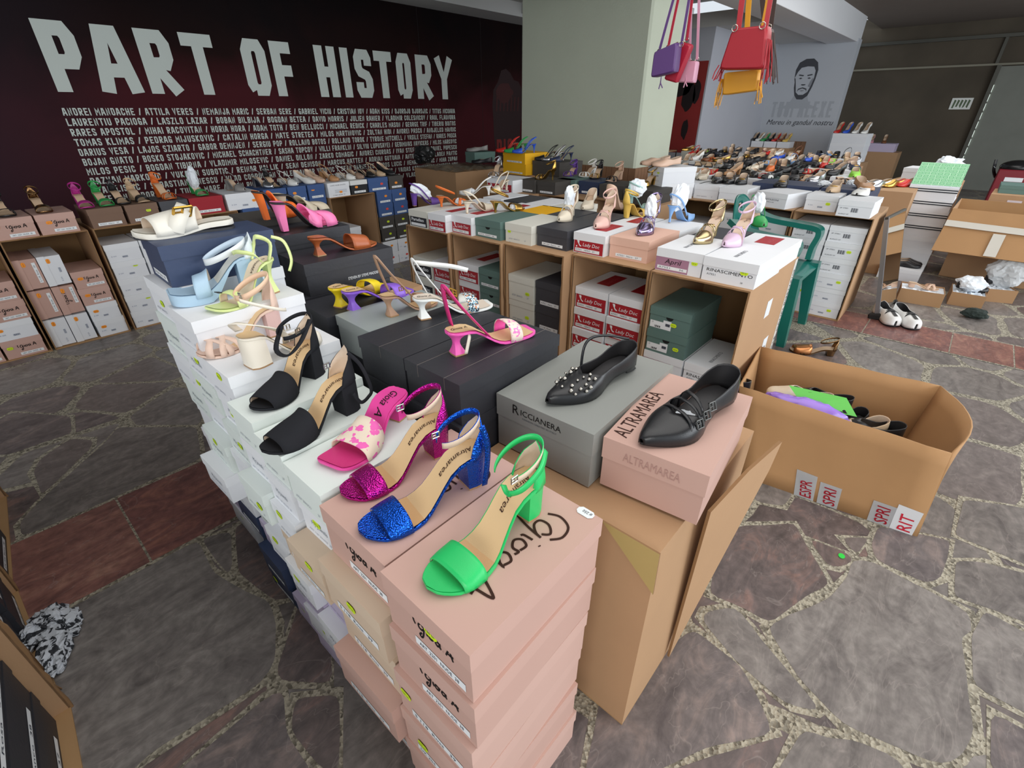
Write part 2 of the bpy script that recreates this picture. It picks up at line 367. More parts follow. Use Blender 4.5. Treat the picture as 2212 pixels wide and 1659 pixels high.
ROWS = ["ANDREI MANDACHE / ATTILA VERES / NEMANJA MARIC / SERBAN SERE / GABRIEL VICIU / CRISTIAN IOV / ADAM KISS / DJORDJO DJORDJIC / TITUS NICOARA",
 "LAURENTIU PACIOGA / LASZLO LAZAR / BOBAN BILBIJA / BOGDAN BETEA / DAVID MORRIS / JULIEN RAHIER / VLADIMIR COLESNICOV / RAUL FLAUNDRA",
 "RARES APOSTOL / MIHAI RACOVITAN / HORIA HORA / ADAM TOTH / BEN BELLUCCI / MICHAEL REDICK / CHARLES MASON / GEORGE TRIF / TIBERIU BOITOS",
 "TOMAS KLIMAS / PEDRAG MIJUSKOVIC / CATALIN HORGA / MATE STRETEA / MILOS MARTINOVIC / ZOLTAN HIDI / ANDREI PASCU / ANDJELKO MANDIC",
 "DARIUS VESA / LAJOS SZIARTO / GABOR DEMNJEN / SERGIU POP / ROLLAND BOTOS / ROLLAND TOROK / TYRONE MITCHELL / VASILE STEFAN / RARES PASCA",
 "BOJAN GNATO / BOSKO STOJAKOVIC / MICHAEL SCHACHTNER / SASHA TOPCOV / WILLI FRANKLIN / SILVIU LUPUSAVEI / GEDIMINAS NAVICKAS / MILOS MARKOVIC",
 "MILOS PESIC / BOGDAN TIBIRNA / VLADIMIR MILOSEVIC / DANIEL DILLON / ZARKO COMAGIC / ANDREI CIORDAS / IVAN STEFANOVIC / DANIEL POPESCU",
 "RAZVAN MARKOVIC / VUKADIN SUBOTIC / REINAR HALLIK / SEAN DENISON / MARCUS HATTEN / ADRIAN GUTOAIA / ANTE KRAPIC / MLADEN PANTIC",
 "IVAN LISNIC / SEBASTIAN IONESCU / VLAD CORPODEAN / ALEKSANDAR VIDOVIC / SEAN BARNETTE / UROS LUCIC / NEMANJA BARAC / MIHA ZUPAN",
 "STEFAN TODOROVIC / TUDOR MARE / JEAN RICHARD / FLORIN POP / OBIE TROTTER / PEDJA STAMENKOVIC / VAIDAS KARINAUSKAS / MIRCEA MAN",
 "DAN HORA / MIHAI BOTA / ADAM MORE / SERGIU TOTH / ANDREI LAZAR / MATE KISS / PAUL SERE / VLAD PASCA / MIHAELA MAN"]
for i, r in enumerate(ROWS):
    w0 = block_width(r, 1, .17); k = 4.53/w0; z = 1.275-i*.0788
    put_block(lt, r, FW, .945, z, .057, k, k*.17, k*.15, WHITEINK)
tag(lt.build('wall_left_lettering', smooth=0), 'white block capital title and rows of names painted on the dark maroon wall', 'lettering', kind='structure')
# faded red figures on the painted wall behind the pillar
rf = MB()
def blob(cx, cz, rx, rz, m, pl, seed, n=22):
    pts = []
    for i in range(n):
        a = 2*PI*i/n; k = 1+.35*noise.noise(Vector((math.cos(a)*1.5+seed, math.sin(a)*1.5, seed)))
        pts.append(pl(cx+rx*k*math.cos(a), cz+rz*k*math.sin(a)))
    rf.add(pts, [tuple(range(n))], m)
RD = mat('mural_dull_red', '#451a1a', .7); RD2 = mat('mural_duller_red', '#2c1416', .7)
FL2 = lambda d: (lambda a, b: (a, 6-d, b))
blob(6.65, 1.15, .38, .75, RD2, FL2(.001), 3); blob(6.55, 1.55, .2, .12, RD, FL2(.002), 5)
for i in range(7): rf.add([FL2(.003)(6.35+i*.085, 1.3), FL2(.003)(6.38+i*.085, 1.3), FL2(.003)(6.4+i*.085, 1.5), FL2(.003)(6.37+i*.085, 1.5)], [(0, 1, 2, 3)], RD)
put_block(rf, 'DIGI', FL2(.004), 6.35, .7, .2, .14, .03, .024, REDINK)
tag(rf.build('wall_left_painting', smooth=0), kind='structure')

# ---- ceiling, soffit and beam
CEIL = mat('ceiling_plaster', '#c8c8c6', .9, var=.05, vscale=2); BROWN = mat('ceiling_brown', '#7a6f66', .9, var=.06)
WHITEW = mat('white_plaster', '#dfe1e4', .85, var=.03, vscale=1.5); CONC = mat('concrete_dark', '#544c40', .85, bump=.3, bscale=30, var=.5, vscale=1.4)
ce = MB(); ce.box((-2.5, 2.6, 2.62), (8.1, 6.1, 2.75), CEIL)
ce.box((-2.5, 5.52, 2.46), (8.1, 6.15, 2.62), mat('soffit', '#e2e4e3', .85))
for i in range(6):
    x = -1.2+i*1.9; ce.box((x, 3.9, 2.5), (x+.16, 5.52, 2.62), CEIL)
ce.box((-2.5, 4.55, 2.52), (8.1, 4.72, 2.62), CEIL)
ce.box((8.1, 2.6, 2.33), (13.2, 6.2, 2.5), CEIL)
ce.box((-2.5, -3, 2.64), (13.2, 2.2, 2.8), BROWN)
struct(ce, 'ceiling', smooth=0)
bmx = MB(); bmx.bbox((-2.5, 2.15, 2.285), (11.25, 2.6, 2.75), WHITEW, .004); struct(bmx, 'ceiling_beam', smooth=0)

# ---- pillar
def plaster(n, col):
    m = mat(n, col, .95, bump=.9, bscale=60, var=.06, vscale=2.5); return m
WOOD = mat('wood_panelling', '#8d6a50', .6, var=.22, vscale=14)
pl = MB(); pl.bbox((4.8, 2.6, 0), (5.55, 4.14, 2.62), plaster('pebbledash', '#bcc3b2'), .02)
struct(pl, 'pillar', smooth=30)
sk = MB()
y = 2.59
while y < 4.15:
    sk.box((4.775, y, 0), (4.8, min(y+.062, 4.16), .79), WOOD); y += .066
x = 4.776
while x < 5.56:
    sk.box((x, 2.575, 0), (min(x+.062, 5.57), 2.6, .79), WOOD); x += .066
struct(sk, 'pillar_skirting', smooth=0)

# ---- white recess with the portrait, red poster wall, concrete end wall
wr = MB(); wr.box((8.1, 3.37, 0), (11.0, 6.2, 2.33), mat('shaded_white_plaster', '#b4b7c0', .85, var=.05, vscale=1.5)); struct(wr, 'wall_recess', smooth=0)  # white wall; the shade of the recess is put into a greyer plaster
wp = MB(); wp.box((11.0, 2.13, 0), (11.25, 3.37, 2.33), mat('portrait_panel', '#bbc0c7', .8, var=.02)); struct(wp, 'wall_portrait', smooth=0)  # panel colour also lowered in place of shade
sk2 = MB(); y = 2.5
while y < 3.36: sk2.box((10.975, y, 0), (11, y+.075, .8), WOOD); y += .08
struct(sk2, 'baseboard_portrait', smooth=0)
rw = MB(); FR = lambda a, b: (8.094, a, b)
rw.add([FR(3.39, .72), FR(4.6, .72), FR(4.6, 1.93), FR(3.39, 1.93)], [(0, 1, 2, 3)], mat('poster_red', '#8e2a28', .7, var=.25, vscale=3))
rf = rw
FR2 = lambda d: (lambda a, b: (8.094-d, a, b))
for cy, cz, ry, rz, s in ((3.62, 1.5, .1, .2, 1), (3.5, 1.55, .06, .14, 4), (3.75, 1.72, .2, .22, 7), (3.6, 1.05, .05, .14, 9), (3.9, 1.3, .1, .3, 2)): blob(cy, cz, ry, rz, DARKINK, FR2(.002), s)
tag(rw.build('wall_recess_painting', smooth=0), kind='structure')
# portrait painted on the panel: flat dark shapes on the wall
po = MB(); GREY = mat('portrait_dark', '#46484e', .8); MID = mat('portrait_mid', '#8d9198', .8); LT = mat('portrait_light', '#a9aeb5', .8)
FP = lambda d: (lambda a, b: (11-d, a, b))
fcx, fcz = 2.80, 1.76                                   # face centre (y, z); +y is to the viewer's left
def pshape(pts, m, d): po.add([FP(d)(fcx-a*.86, fcz+b*.86) for a, b in pts], [tuple(range(len(pts)))], m)
pshape([(-.2, .05), (-.21, .2), (-.17, .32), (-.06, .38), (.08, .38), (.17, .31), (.21, .18), (.2, .02), (.17, .05), (.165, .17), (.12, .24), (0, .25), (-.11, .23), (-.16, .16)], GREY, .002)
pshape([(-.2, .05), (-.18, .05), (-.165, -.12), (-.12, -.26), (-.06, -.33), (.05, -.335), (.13, -.27), (.175, -.12), (.2, .02), (.17, .05), (.15, -.08), (.11, -.2), (.04, -.25), (-.05, -.25), (-.11, -.2), (-.14, -.09)], GREY, .003)
for s in (-1, 1):
    pshape([(s*.03, .1), (s*.12, .115), (s*.13, .095), (s*.04, .08)], GREY, .004)
    pshape([(s*.045, .045), (s*.08, .058), (s*.115, .042), (s*.08, .03)], GREY, .004)
pshape([(-.035, -.06), (.035, -.06), (.045, -.075), (0, -.085), (-.045, -.075)], GREY, .004)
pshape([(-.08, -.14), (0, -.115), (.08, -.14), (.09, -.2), (.07, -.16), (0, -.135), (-.07, -.16), (-.09, -.2)], GREY, .0045)
pshape([(-.05, -.175), (0, -.165), (.05, -.175), (0, -.19)], MID, .005)
pshape([(.15, .05), (.17, .0), (.14, -.12), (.09, -.1), (.12, 0)], MID, .0025)
pshape([(-.13, -.27), (.13, -.27), (.2, -.42), (.42, -.5), (-.42, -.5), (-.2, -.42)], LT, .0012)
put_block(po, 'TUDI ALEXE', lambda a, b: (10.9985, 3.24-a, b), 0, 1.19, .25, .088, .026, .019, LT)
put_text(po, 'Mereu in gandul nostru', lambda a, b: (10.996, 3.27-a, b), 0, 1.07, .085, GREY, wide=1.1, shear=.35)
tag(po.build('wall_portrait_painting', smooth=0), kind='structure')
wb = MB(); wb.box((13, -3, 0), (13.2, 2.6, 2.8), CONC)
MET = mat('grey_metal', '#55554f', .5, metal=.6)
wb.box((12.93, -3, 2.37), (13, 2.6, 2.42), MET); wb.box((12.96, -3, 1.97), (13, 2.6, 2.0), mat('pale_rail', '#8b8878', .6)); wb.box((12.95, .3, 2.0), (13, .345, 2.37), MET)
struct(wb, 'wall_end', smooth=0)
dr = MB(); dr.box((12.9, -2.9, 0), (12.99, .24, 1.95), mat('door_grey', '#7d8078', .7, var=.12, vscale=5)); dr.box((12.88, .24, 0), (12.99, .3, 1.97), MET)
GLOW = bpy.data.materials.new('daylight_gap'); GLOW.use_nodes = True; GLOW.node_tree.nodes['Principled BSDF'].inputs['Emission Color'].default_value = (.85, 1, .9, 1); GLOW.node_tree.nodes['Principled BSDF'].inputs['Emission Strength'].default_value = 1.1
for k_ in range(9):
    z_ = .45+k_*.14; dr.box((12.885, .236, z_), (12.9, .236+(.012, .02, .008)[k_ % 3], z_+.11), GLOW)
struct(dr, 'door_1', smooth=0)
nt_ = MB(); c0 = PX(2076, 224, 12.985)
nt_.add([(12.985, c0.y+.15, c0.z-.09), (12.985, c0.y-.15, c0.z-.09), (12.985, c0.y-.15, c0.z+.09), (12.985, c0.y+.15, c0.z+.09)], [(0, 3, 2, 1)], mat('panel_white', '#eef2ee', .6))
for i in range(5): nt_.add([(12.983, c0.y+.12-i*.05, c0.z-.07+.02*(i % 3)), (12.983, c0.y+.095-i*.05, c0.z-.07+.02*(i % 2)), (12.983, c0.y+.08-i*.05, c0.z+.05), (12.983, c0.y+.11-i*.05, c0.z+.065)], [(0, 3, 2, 1)], mat('panel_green', '#5d6f55', .7))
tag(nt_.build('pale_panel', smooth=0), 'small white and green panel on the dark concrete end wall', 'pale_panel')  # flat white panel with green marks

# ---- daylight: open glazed sides of the hall behind and beside the viewer
w = bpy.data.worlds.new('sky'); SC.world = w; w.use_nodes = True
bg = w.node_tree.nodes['Background']; bg.inputs['Color'].default_value = (.86, .93, 1, 1); bg.inputs['Strength'].default_value = .75
def area(name, loc, to, sx, sy, e, col=(1, 1, 1)):
    l = bpy.data.lights.new(name, 'AREA'); l.shape = 'RECTANGLE'; l.size = sx; l.size_y = sy; l.energy = e; l.color = col
    o = bpy.data.objects.new(name, l); COL.objects.link(o); o.location = loc
    o.rotation_euler = (Vector(to)-Vector(loc)).to_track_quat('-Z', 'Y').to_euler(); return o
area('window_daylight', (-3.2, -2.0, 2.0), (2.5, 1.2, .5), 3.5, 1.6, 85, (1, .98, .94))
area('overhead_fill', (1.4, .2, 2.6), (1.4, .2, 0), 3.2, 2.6, 44, (1, .985, .96))  # added overhead fill to brighten the box tops, no fixture known here
area('overhead_fill', (6.5, .3, 2.6), (6.5, .3, 0), 3.2, 2.2, 40, (1, .985, .96))  # second added fill, above the far displays
area('side_window_daylight', (4.5, -3.6, 1.7), (4.5, 3, .6), 8, 2.0, 185, (.93, .97, 1))
SC.view_settings.view_transform = 'Standard'; SC.view_settings.look = 'None'; SC.view_settings.exposure = 0.22; SC.view_settings.gamma = 1
SC.view_settings.use_curve_mapping = False
SC.cycles.use_denoising = True
SC.cycles.max_bounces = 6
# ------------------------------------------------------------------ shoe boxes
STRIP = mat('label_white', '#e9edf0', .5); STXT = ink('#4a4f5a'); BLK = ink('#1d1a1a'); BROWNINK = ink('#3a221b')
NEON = mat('sticker_neon', '#d2f01c', .5); ORNG = mat('sticker_orange', '#ff9a1e', .5); REDST = mat('sticker_red', '#e8483a', .5)
REDP = mat('panel_red', '#a81f2c', .5); BLACKP = mat('panel_black', '#23242a', .5); MAUVE = mat('panel_mauve', '#a77b92', .6)
def box_colors(c):
    return {'pink': ('#c8a498', '#c39f93'), 'beige': ('#d2bda6', '#cfb9a2'), 'white': ('#e7eaee', '#e4e7ec'), 'mint': ('#dfe8e4', '#dfe8e4'), 'navy': ('#33415f', '#33415f'), 'black': ('#2c2d33', '#2c2d33'),
            'grey': ('#8f928e', '#8f928e'), 'silver': ('#9aa3a2', '#9aa3a2'), 'green': ('#5f7a74', '#5f7a74'), 'rose': ('#cca99d', '#c9a69a'), 'peach': ('#e2b9a6', '#e2b9a6'), 'cream': ('#dcdcd2', '#dcdcd2'), 'brown': ('#7d6353', '#7d6353'),
            'red': ('#a02531', '#a02531'), 'blue': ('#3f5a8c', '#3f5a8c'), 'slate': ('#3f4046', '#3f4046'), 'yellow': ('#eeb41c', '#eeb41c'), 'dusk': ('#45423f', '#45423f'), 'whiteblack': ('#dfe0dd', '#26272a'),
            'lilac': ('#c9bed8', '#c9bed8'), 'tan': ('#c6ae93', '#c6ae93'), 'deep': ('#2a3654', '#2a3654')}[c]  # lilac doubles as white with shade painted in, low in the near stacks
def sticker(mb, fn, u, v, w, h, m):
    r = h*.3
    mb.add([fn(u+r, v), fn(u+w-r, v), fn(u+w, v+r), fn(u+w, v+h-r), fn(u+w-r, v+h), fn(u+r, v+h), fn(u, v+h-r), fn(u, v+r)], [tuple(range(8))], m)
def rect(mb, fn, u0, v0, u1, v1, m): mb.add([fn(u0, v0), fn(u1, v0), fn(u1, v1), fn(u0, v1)], [(0, 1, 2, 3)], m)
rb = random.Random(5)
def shoe_box(loc, L, W, H, yaw, color, label, ends='strip', stick=None, lid_h=None, group=None, top=None, name='shoe_box', detail=True, seam=None, roll=0):
    """a lidded box standing at loc (centre of its base); the labelled end looks along local -x. yaw in degrees"""
    lc, bc = box_colors(color); ml, mb_ = paperm(lc), paperm(bc)
    if color in ('black', 'slate', 'navy', 'deep'): ml = mb_ = mat('board_'+lc, lc, .5, bump=.2, bscale=90, var=.12, vscale=12)
    if color in ('grey', 'silver'): ml = mb_ = mat('board_'+lc, lc, .42, var=.03)
    R = empty(name, loc, math.radians(yaw), label, 'shoe box', group)
    if roll: R.rotation_euler = (math.radians(roll), 0, math.radians(yaw))
    lh = lid_h or H*.33; t = .0022
    b = MB(); b.box((-L/2+t, -W/2+t, 0), (L/2-t, W/2-t, H-.004), mb_); BO = b.build('body', R, smooth=0)
    d = MB(); z0 = H-lh
    d.box((-L/2, -W/2, z0), (L/2, W/2, H), ml)
    if top: top(d, lambda a, b_, k=0: (-L/2+a, W/2-b_, H+.0006+k), L, W)
    if seam:
        for yy in seam: d.box((-L/2-.0004, yy-.0006, z0), (L/2+.0004, yy+.0006, H+.0004), mat('stitch', '#6b6460', .8))
    LI = d.build('lid', R, smooth=0); R['lid_name'] = LI.name
    F0 = lambda off: (lambda u, v: (-L/2-off, W/2-u, v))       # u from the end's left edge, v up
    f = F0(-t+.0008); fl_ = F0(.0007)
    if ends:
        e = MB()
        if ends in ('strip', 'stripdark'):
            rect(e, f, W*.18, H*.1, W*.86, H*.25, STRIP)
            if detail: put_text(e, rb.choice(['A7551  Nero   37', 'DK 204  Bianco  38', 'S 118  Rosa   39']), F0(-t+.0012), W*.22, H*.14, H*.07, STXT, wide=W*.55)
        elif ends == 'gioia':
            rect(e, f, W*.35, H*.1, W*.92, H*.25, STRIP)
            if detail: put_text(e, 'ART. 2201  NUDE  38', F0(-t+.0012), W*.4, H*.14, H*.07, STXT, wide=W*.45)
            put_sig(e, f, W*.36, H*.42, W*.15, BLK, .06)
        elif ends == 'ladydoc':
            rect(e, f, W*.03, H*.03, W*.95, H*.66, REDP); g = F0(-t+.0013)
            rect(e, g, W*.07, H*.08, W*.85, H*.24, STRIP)
            put_text(e, 'A7551   NERO   37', F0(-t+.0017), W*.1, H*.13, H*.07, STXT, wide=W*.6)
            put_text(e, 'Lady Doc', g, W*.31, H*.36, H*.17, STRIP, wide=W*.52, shear=.2)
            bt = [(.12, .62), (.19, .62), (.2, .55), (.19, .48), (.22, .4), (.27, .36), (.25, .32), (.2, .36), (.17, .44), (.14, .52)]
            e.add([g(W*a, H*b_) for a, b_ in bt], [tuple(range(len(bt)))], STRIP)
            rect(e, g, W*.1, H*.28, W*.13, H*.36, STRIP)
        elif ends == 'paradiso':
            rect(e, f, W*.06, H*.06, W*.95, H*.64, BLACKP); g = F0(-t+.0013)
            put_text(e, 'Paradiso', g, W*.14, H*.38, H*.18, STRIP, wide=W*.66, bold=.02)
            rect(e, g, W*.1, H*.1, W*.88, H*.26, STRIP)
        elif ends == 'hole':
            c = [(W/2+math.cos(q)*W*.09, H-lh-.001-abs(math.sin(q))*H*.13) for q in [PI*k/8 for k in range(9)]]
            e.add([f(*p) for p in c], [tuple(range(len(c)))], mat('thumb_hole', '#0c0f10', .9))
            rect(e, f, W*.1, H*.1, W*.85, H*.24, STRIP)
            put_text(e, 'A7572   NERO   38', F0(-t+.0012), W*.14, H*.14, H*.06, STXT, wide=W*.6)
        elif ends == 'holelabel':
            c = [(W/2+math.cos(q)*W*.09, H-lh-.001-abs(math.sin(q))*H*.13) for q in [PI*k/8 for k in range(9)]]
            e.add([f(*p) for p in c], [tuple(range(len(c)))], mat('thumb_hole', '#0c0f10', .9))
            e.add([f(W*a, H*b_) for a, b_ in ((.04, .1), (.56, .1), (.56, .5), (.36, .5), (.36, .4), (.04, .4))], [tuple(range(6))], STRIP); g = F0(-t+.0012)
            for i in range(7): rect(e, g, W*(.16+i*.022), H*.13, W*(.17+i*.022+.007*(i % 2)), H*.22, BLK)
            rect(e, g, W*.42, H*.26, W*.53, H*.38, STXT); put_text(e, '37', g, W*.08, H*.3, H*.06, STXT)
        elif ends == 'barcode':
            g = F0(-t+.0012)
            put_text(e, '2P 37001', g, W*.08, H*.48, H*.07, STXT, wide=W*.24); put_text(e, 'AUDLEY 07', g, W*.08, H*.12, H*.07, STXT, wide=W*.3)
            for i in range(9): rect(e, g, W*(.42+i*.022), H*.3, W*(.43+i*.022+.008*(i % 3 == 0)), H*.55, STXT)
        elif ends == 'plain':
            g = F0(-t+.0012); put_text(e, 'A7557  BIANCO', g, W*.14, H*.16, H*.07, ink('#8a90a0'), wide=W*.42); put_text(e, '37', g, W*.74, H*.16, H*.07, ink('#8a90a0'))
        elif ends == 'small':
            g = F0(-t+.0012); put_text(e, 'B 204', g, W*.12, H*.3, H*.07, ink('#9aa2b5'), wide=W*.14)
            for i in range(8): rect(e, g, W*(.42+i*.02), H*.2, W*(.43+i*.02+.006*(i % 2)), H*.3, ink('#7a8296'))
        elif ends == 'jewels':
            g = F0(-t+.0012); put_text(e, 'My Jewells', g, W*.28, H*.42, H*.12, ink('#6f7a86'), wide=W*.42); put_text(e, 'ART 118  WHITE  38', g, W*.15, H*.14, H*.06, ink('#9aa2b5'), wide=W*.6)
        elif ends == 'rinascimento':
            g = F0(-t+.0012); put_text(e, 'RINASCIMENTO', g, W*.09, H*.42, H*.13, BLK, wide=W*.84); put_text(e, 'A7551', g, W*.1, H*.26, H*.08, STXT, wide=W*.17)
            put_text(e, '38', g, W*.74, H*.14, H*.07, STXT)
        elif ends == 'april':
            rect(e, f, W*.0, H*.02, W*.72, H*.66, MAUVE); g = F0(-t+.0013); put_text(e, 'April', g, W*.2, H*.36, H*.2, BLK, wide=W*.34, shear=.25)
            rect(e, g, W*.05, H*.1, W*.7, H*.24, STRIP); put_text(e, 'A7551      36', F0(-t+.0017), W*.08, H*.14, H*.07, STXT, wide=W*.55)
        elif ends == 'qr':
            g = F0(-t+.0012); put_text(e, 'CAFE NOIR SHOES', fl_, W*.12, H*.78, H*.08, STXT, wide=W*.7); put_text(e, 'S 2204  NUDE  37', g, W*.2, H*.1, H*.07, STXT, wide=W*.55)
            for i in range(3): rect(e, g, W*.3, H*(.3+i*.08), W*.85, H*(.33+i*.08), ink('#a9aeb8'))
        elif ends == 'napoleoni':
            g = F0(-t+.0012); put_text(e, 'NAPOLEONI', g, W*.25, H*.48, H*.11, STXT, wide=W*.5); put_text(e, 'made in italy', g, W*.38, H*.34, H*.07, STXT, wide=W*.24)
        elif callable(ends): ends(e, F0, W, H, t)
        if e.f: e.build('end_lettering' if callable(ends) or ends in ('napoleoni', 'rinascimento', 'qr', 'barcode', 'plain', 'jewels', 'small') else 'end_label', BO, smooth=0)
    if stick:
        s_ = MB(); m, u, v = stick[:3]; sz = stick[3] if len(stick) > 3 else .028
        onlid = v > 1-lh/H-.02
        g = F0(.0012 if onlid else -t+.002); sticker(s_, g, W*u, H*v, sz, sz*.62, m)
        if detail: put_text(s_, '150 lei', F0(.0016 if onlid else -t+.0024), W*u+sz*.15, H*v+sz*.2, sz*.18, STXT, wide=sz*.65)
        s_.build('price_sticker', LI if onlid else BO, smooth=0)
    return R
def box_at(px, py, anchor, ztop, L, W, H, yaw, color, label, **k):
    """the box whose top corner (fl, fr, bl, br seen from its labelled end) stands where the photo shows it"""
    c = P(px, py, ztop); a = math.radians(yaw)
    lx = -L/2 if anchor[0] == 'f' else L/2; ly = W/2 if anchor[1] == 'l' else -W/2
    x = c.x-(lx*math.cos(a)-ly*math.sin(a)); y = c.y-(lx*math.sin(a)+ly*math.cos(a))
    return shoe_box((x, y, ztop-H), L, W, H, yaw, color, label, **k)

# ------------------------------------------------------------------ shoes
OUT = {'round': [(0, 0), (.012, .013), (.05, .0225), (.12, .0275), (.22, .0272), (.34, .0245), (.45, .0262), (.58, .0345), (.7, .0395), (.8, .0395), (.88, .0355), (.94, .027), (.98, .016), (1, 0)],
 'square': [(0, 0), (.012, .013), (.05, .0225), (.12, .0275), (.22, .0272), (.34, .0245), (.45, .0262), (.58, .0345), (.7, .0385), (.8, .0385), (.88, .0375), (.94, .035), (.97, .0315), (.99, .026), (1, .019)],
 'point': [(0, 0), (.012, .0125), (.05, .0215), (.12, .0265), (.22, .0265), (.34, .024), (.45, .0262), (.56, .0335), (.66, .0372), (.74, .035), (.82, .0275), (.9, .0175), (.96, .009), (1, .001)]}
def interp(tab, u):
    for (a, b), (c, d) in zip(tab, tab[1:]):
        if u <= c:
            t = (u-a)/(c-a); return b+(d-b)*t
    return tab[-1][1]
US = [0, .006, .02, .05, .09, .14, .2, .27, .34, .41, .48, .54, .6, .66, .72, .78, .83, .88, .92, .955, .98, .993, 1]
class Shoe:
    """local frame: x from the heel's back (0) to the toe tip (L), y across, z up from the ground"""
    def __init__(s, name, label, toe, heel, z, hh, toe_shape='round', th=.006, bend=1, group=None, cat='shoe', wide=1, hx=.028, fixed_len=None, loc=None, rot=None, platform=0):
        if loc is None:
            a = P(*toe, z); b = P(*heel, z); d = (a-b); L = d.length+hx if fixed_len is None else fixed_len
            yaw = math.atan2(d.y, d.x); dirv = d.normalized(); org = (b-dirv*hx) if fixed_len is None else a-dirv*L
        else: org = Vector(loc); yaw = rot; L = fixed_len
        s.L = L; s.h = hh; s.th = th; s.sh = toe_shape; s.bend = bend; s.w = wide*(L/.235)**.5; s.hx = hx; s.pl = platform; s.fl = -1 if abs(math.degrees(yaw)) > 90 else 1
        s.R = empty(name, org, yaw, label, cat, group)
    def zs(s, u):                                      # top of the footbed
        h = s.h
        if u < .2: f = 1-.05*(u/.2)
        elif u < .64: q = (u-.2)/.44; f = .95*(1-(3*q*q-2*q**3)*.62-.38*q) if False else .95*(.5+.5*math.cos(PI*q**.92))
        else: f = 0
        sp = .007*((u-.78)/.22)**2 if u > .78 else 0
        return h*f+sp+s.th+s.pl*min(1, max(0, (u-.3)/.25))
    def zb(s, u): return s.zs(u)-s.th-s.pl*min(1, max(0, (u-.3)/.25))
    def hw(s, u): return interp(OUT[s.sh], u)*s.w
    def cy(s, u): return s.bend*(.006*math.sin(PI*min(1, max(0, (u-.35)/.65)))-.002)
    def pt(s, u, v, dz=0): return (u*s.L, s.cy(u)+v*s.hw(u), s.zs(u)+dz)      # v -1..1 across
    def sole(s, m, name='sole', ext=1.0, edge=None):
        b = MB(); rings = []
        for u in US[1:]:
            w = s.hw(u)*ext+(.0008 if u < 1 else .0004); y = s.cy(u); zt = s.zs(u); zb = max(0, s.zb(u)); x = u*s.L
            rings.append([(x, y-w, zb+.0006), (x, y-w*.96, zb), (x, y, zb), (x, y+w*.96, zb), (x, y+w, zb+.0006), (x, y+w*1.01, (zt+zb)/2), (x, y+w, zt-.0004), (x, y+w*.94, zt), (x, y, zt-.0006), (x, y-w*.94, zt), (x, y-w, zt-.0004), (x, y-w*1.01, (zt+zb)/2)])
        b.loft(rings, m); return b.build(name, s.R, smooth=50)
    def insole(s, m, u0=.015, u1=.985, k=.93, m2=None, split=.57, brand=None, ink_=None, name='insole'):
        b = MB(); us = [u for u in US if u0 <= u <= u1]
        def patch(us, mm):
            b.grid([[s.pt(u, v*k, .0011+.0011*abs(v)**3) for v in (-1, -.75, -.4, 0, .4, .75, 1)] for u in us], mm)
        if m2:
            a = [u for u in us if u < split]+[split]; patch(a, m); patch([split]+[u for u in us if u > split], m2)
        else: patch(us, m)
        if brand:
            txt, a0, wd, hgt = brand
            put_text(b, txt, lambda a, v: s.pt(a/s.L, v/max(.004, s.hw(a/s.L)), .0022), a0*s.L, -hgt*.35, hgt, ink_ or BROWNINK, wide=wd*s.L, shear=.3)
        return b.build(name, s.R, smooth=60)
    def heel(s, m, kind='block', w=None, l=None, tip=None, name='heel'):
        L = s.L; hx = s.hx; b = MB(); ue = .215 if kind in ('block', 'wide') else .17
        if kind == 'wide': ue = .25
        n = 20
        us_ = [0.004, .02, .06, .11, ue]
        left = [(u*L, s.cy(u)-s.hw(u)*.97, max(.002, s.zb(u))+.001) for u in us_]; right = [(x, 2*s.cy(x/L)-y, z) for x, y, z in left]
        ring = left[::-1]+[(0.0, s.cy(0), s.zb(0)+.001)]+right                    # open D, front closed by the last edge
        top = [Vector(p) for p in ring]; N = len(top)
        ztop = s.zb(.08)
        bw, bl = {'block': (w or .021, l or .018), 'wide': (w or .026, l or .03), 'flare': (w or .019, l or .019), 'stiletto': (.0045, .0045), 'kitten': (.006, .006), 'cone': (.012, .011), 'flat': (w or .024, l or .028)}[kind]
        def base(i):                                    # rounded square foot, matched point by point
            a = PI*.75*1+(2*PI-PI*.5)*0
            q = -PI*.25*0+math.atan2(top[i].y-s.cy(.08), (top[i].x-ue*L*.45))
            c, si = math.cos(q), math.sin(q); k = 1/max(abs(c), abs(si)); k = k*.82+.18
            return Vector((hx+c*bl*k, s.cy(.08)+si*bw*k, 0))
        bs = [base(i) for i in range(N)]
        def lev(t):                                     # t 0 top -> 1 ground
            out = []
            for i in range(N):
                p = top[i].lerp(bs[i], t); cxy = Vector((top[i].x*0+(ue*L*.45)*(1-t)+hx*t, s.cy(.08), 0))
                if kind == 'flare': k = (1-.62*math.sin(PI*min(1, t*1.02)**.85)**1.2)
                elif kind in ('stiletto', 'kitten'):
                    tt = min(1, t*1.6)**.55; p = top[i].lerp(bs[i], tt); p.z = top[i].z*(1-t); k = 1; cxy = Vector((p.x, p.y, 0))
                elif kind == 'cone': tt = t**.6; p = top[i].lerp(bs[i], tt); p.z = top[i].z*(1-t); k = 1; cxy = Vector((p.x, p.y, 0))
                else: k = 1
                out.append(Vector((cxy.x+(p.x-cxy.x)*k, cxy.y+(p.y-cxy.y)*k, p.z)))
            return out
        tipz = .0035; T = [k/10 for k in range(11)]
        rings = [lev(t) for t in T]
        for r in rings:
            for v in r: v.z = max(v.z, tipz)
        b.loft([[tuple(v) for v in r] for r in rings], m); h = b.build(name, s.R, smooth=50)
        if tip:
            t_ = MB(); t_.loft([[(v.x, v.y, 0) for v in rings[-1]], [(v.x, v.y, tipz+.0003) for v in rings[-1]]], tip); t_.build('heel_tip', h, smooth=30)
        return h
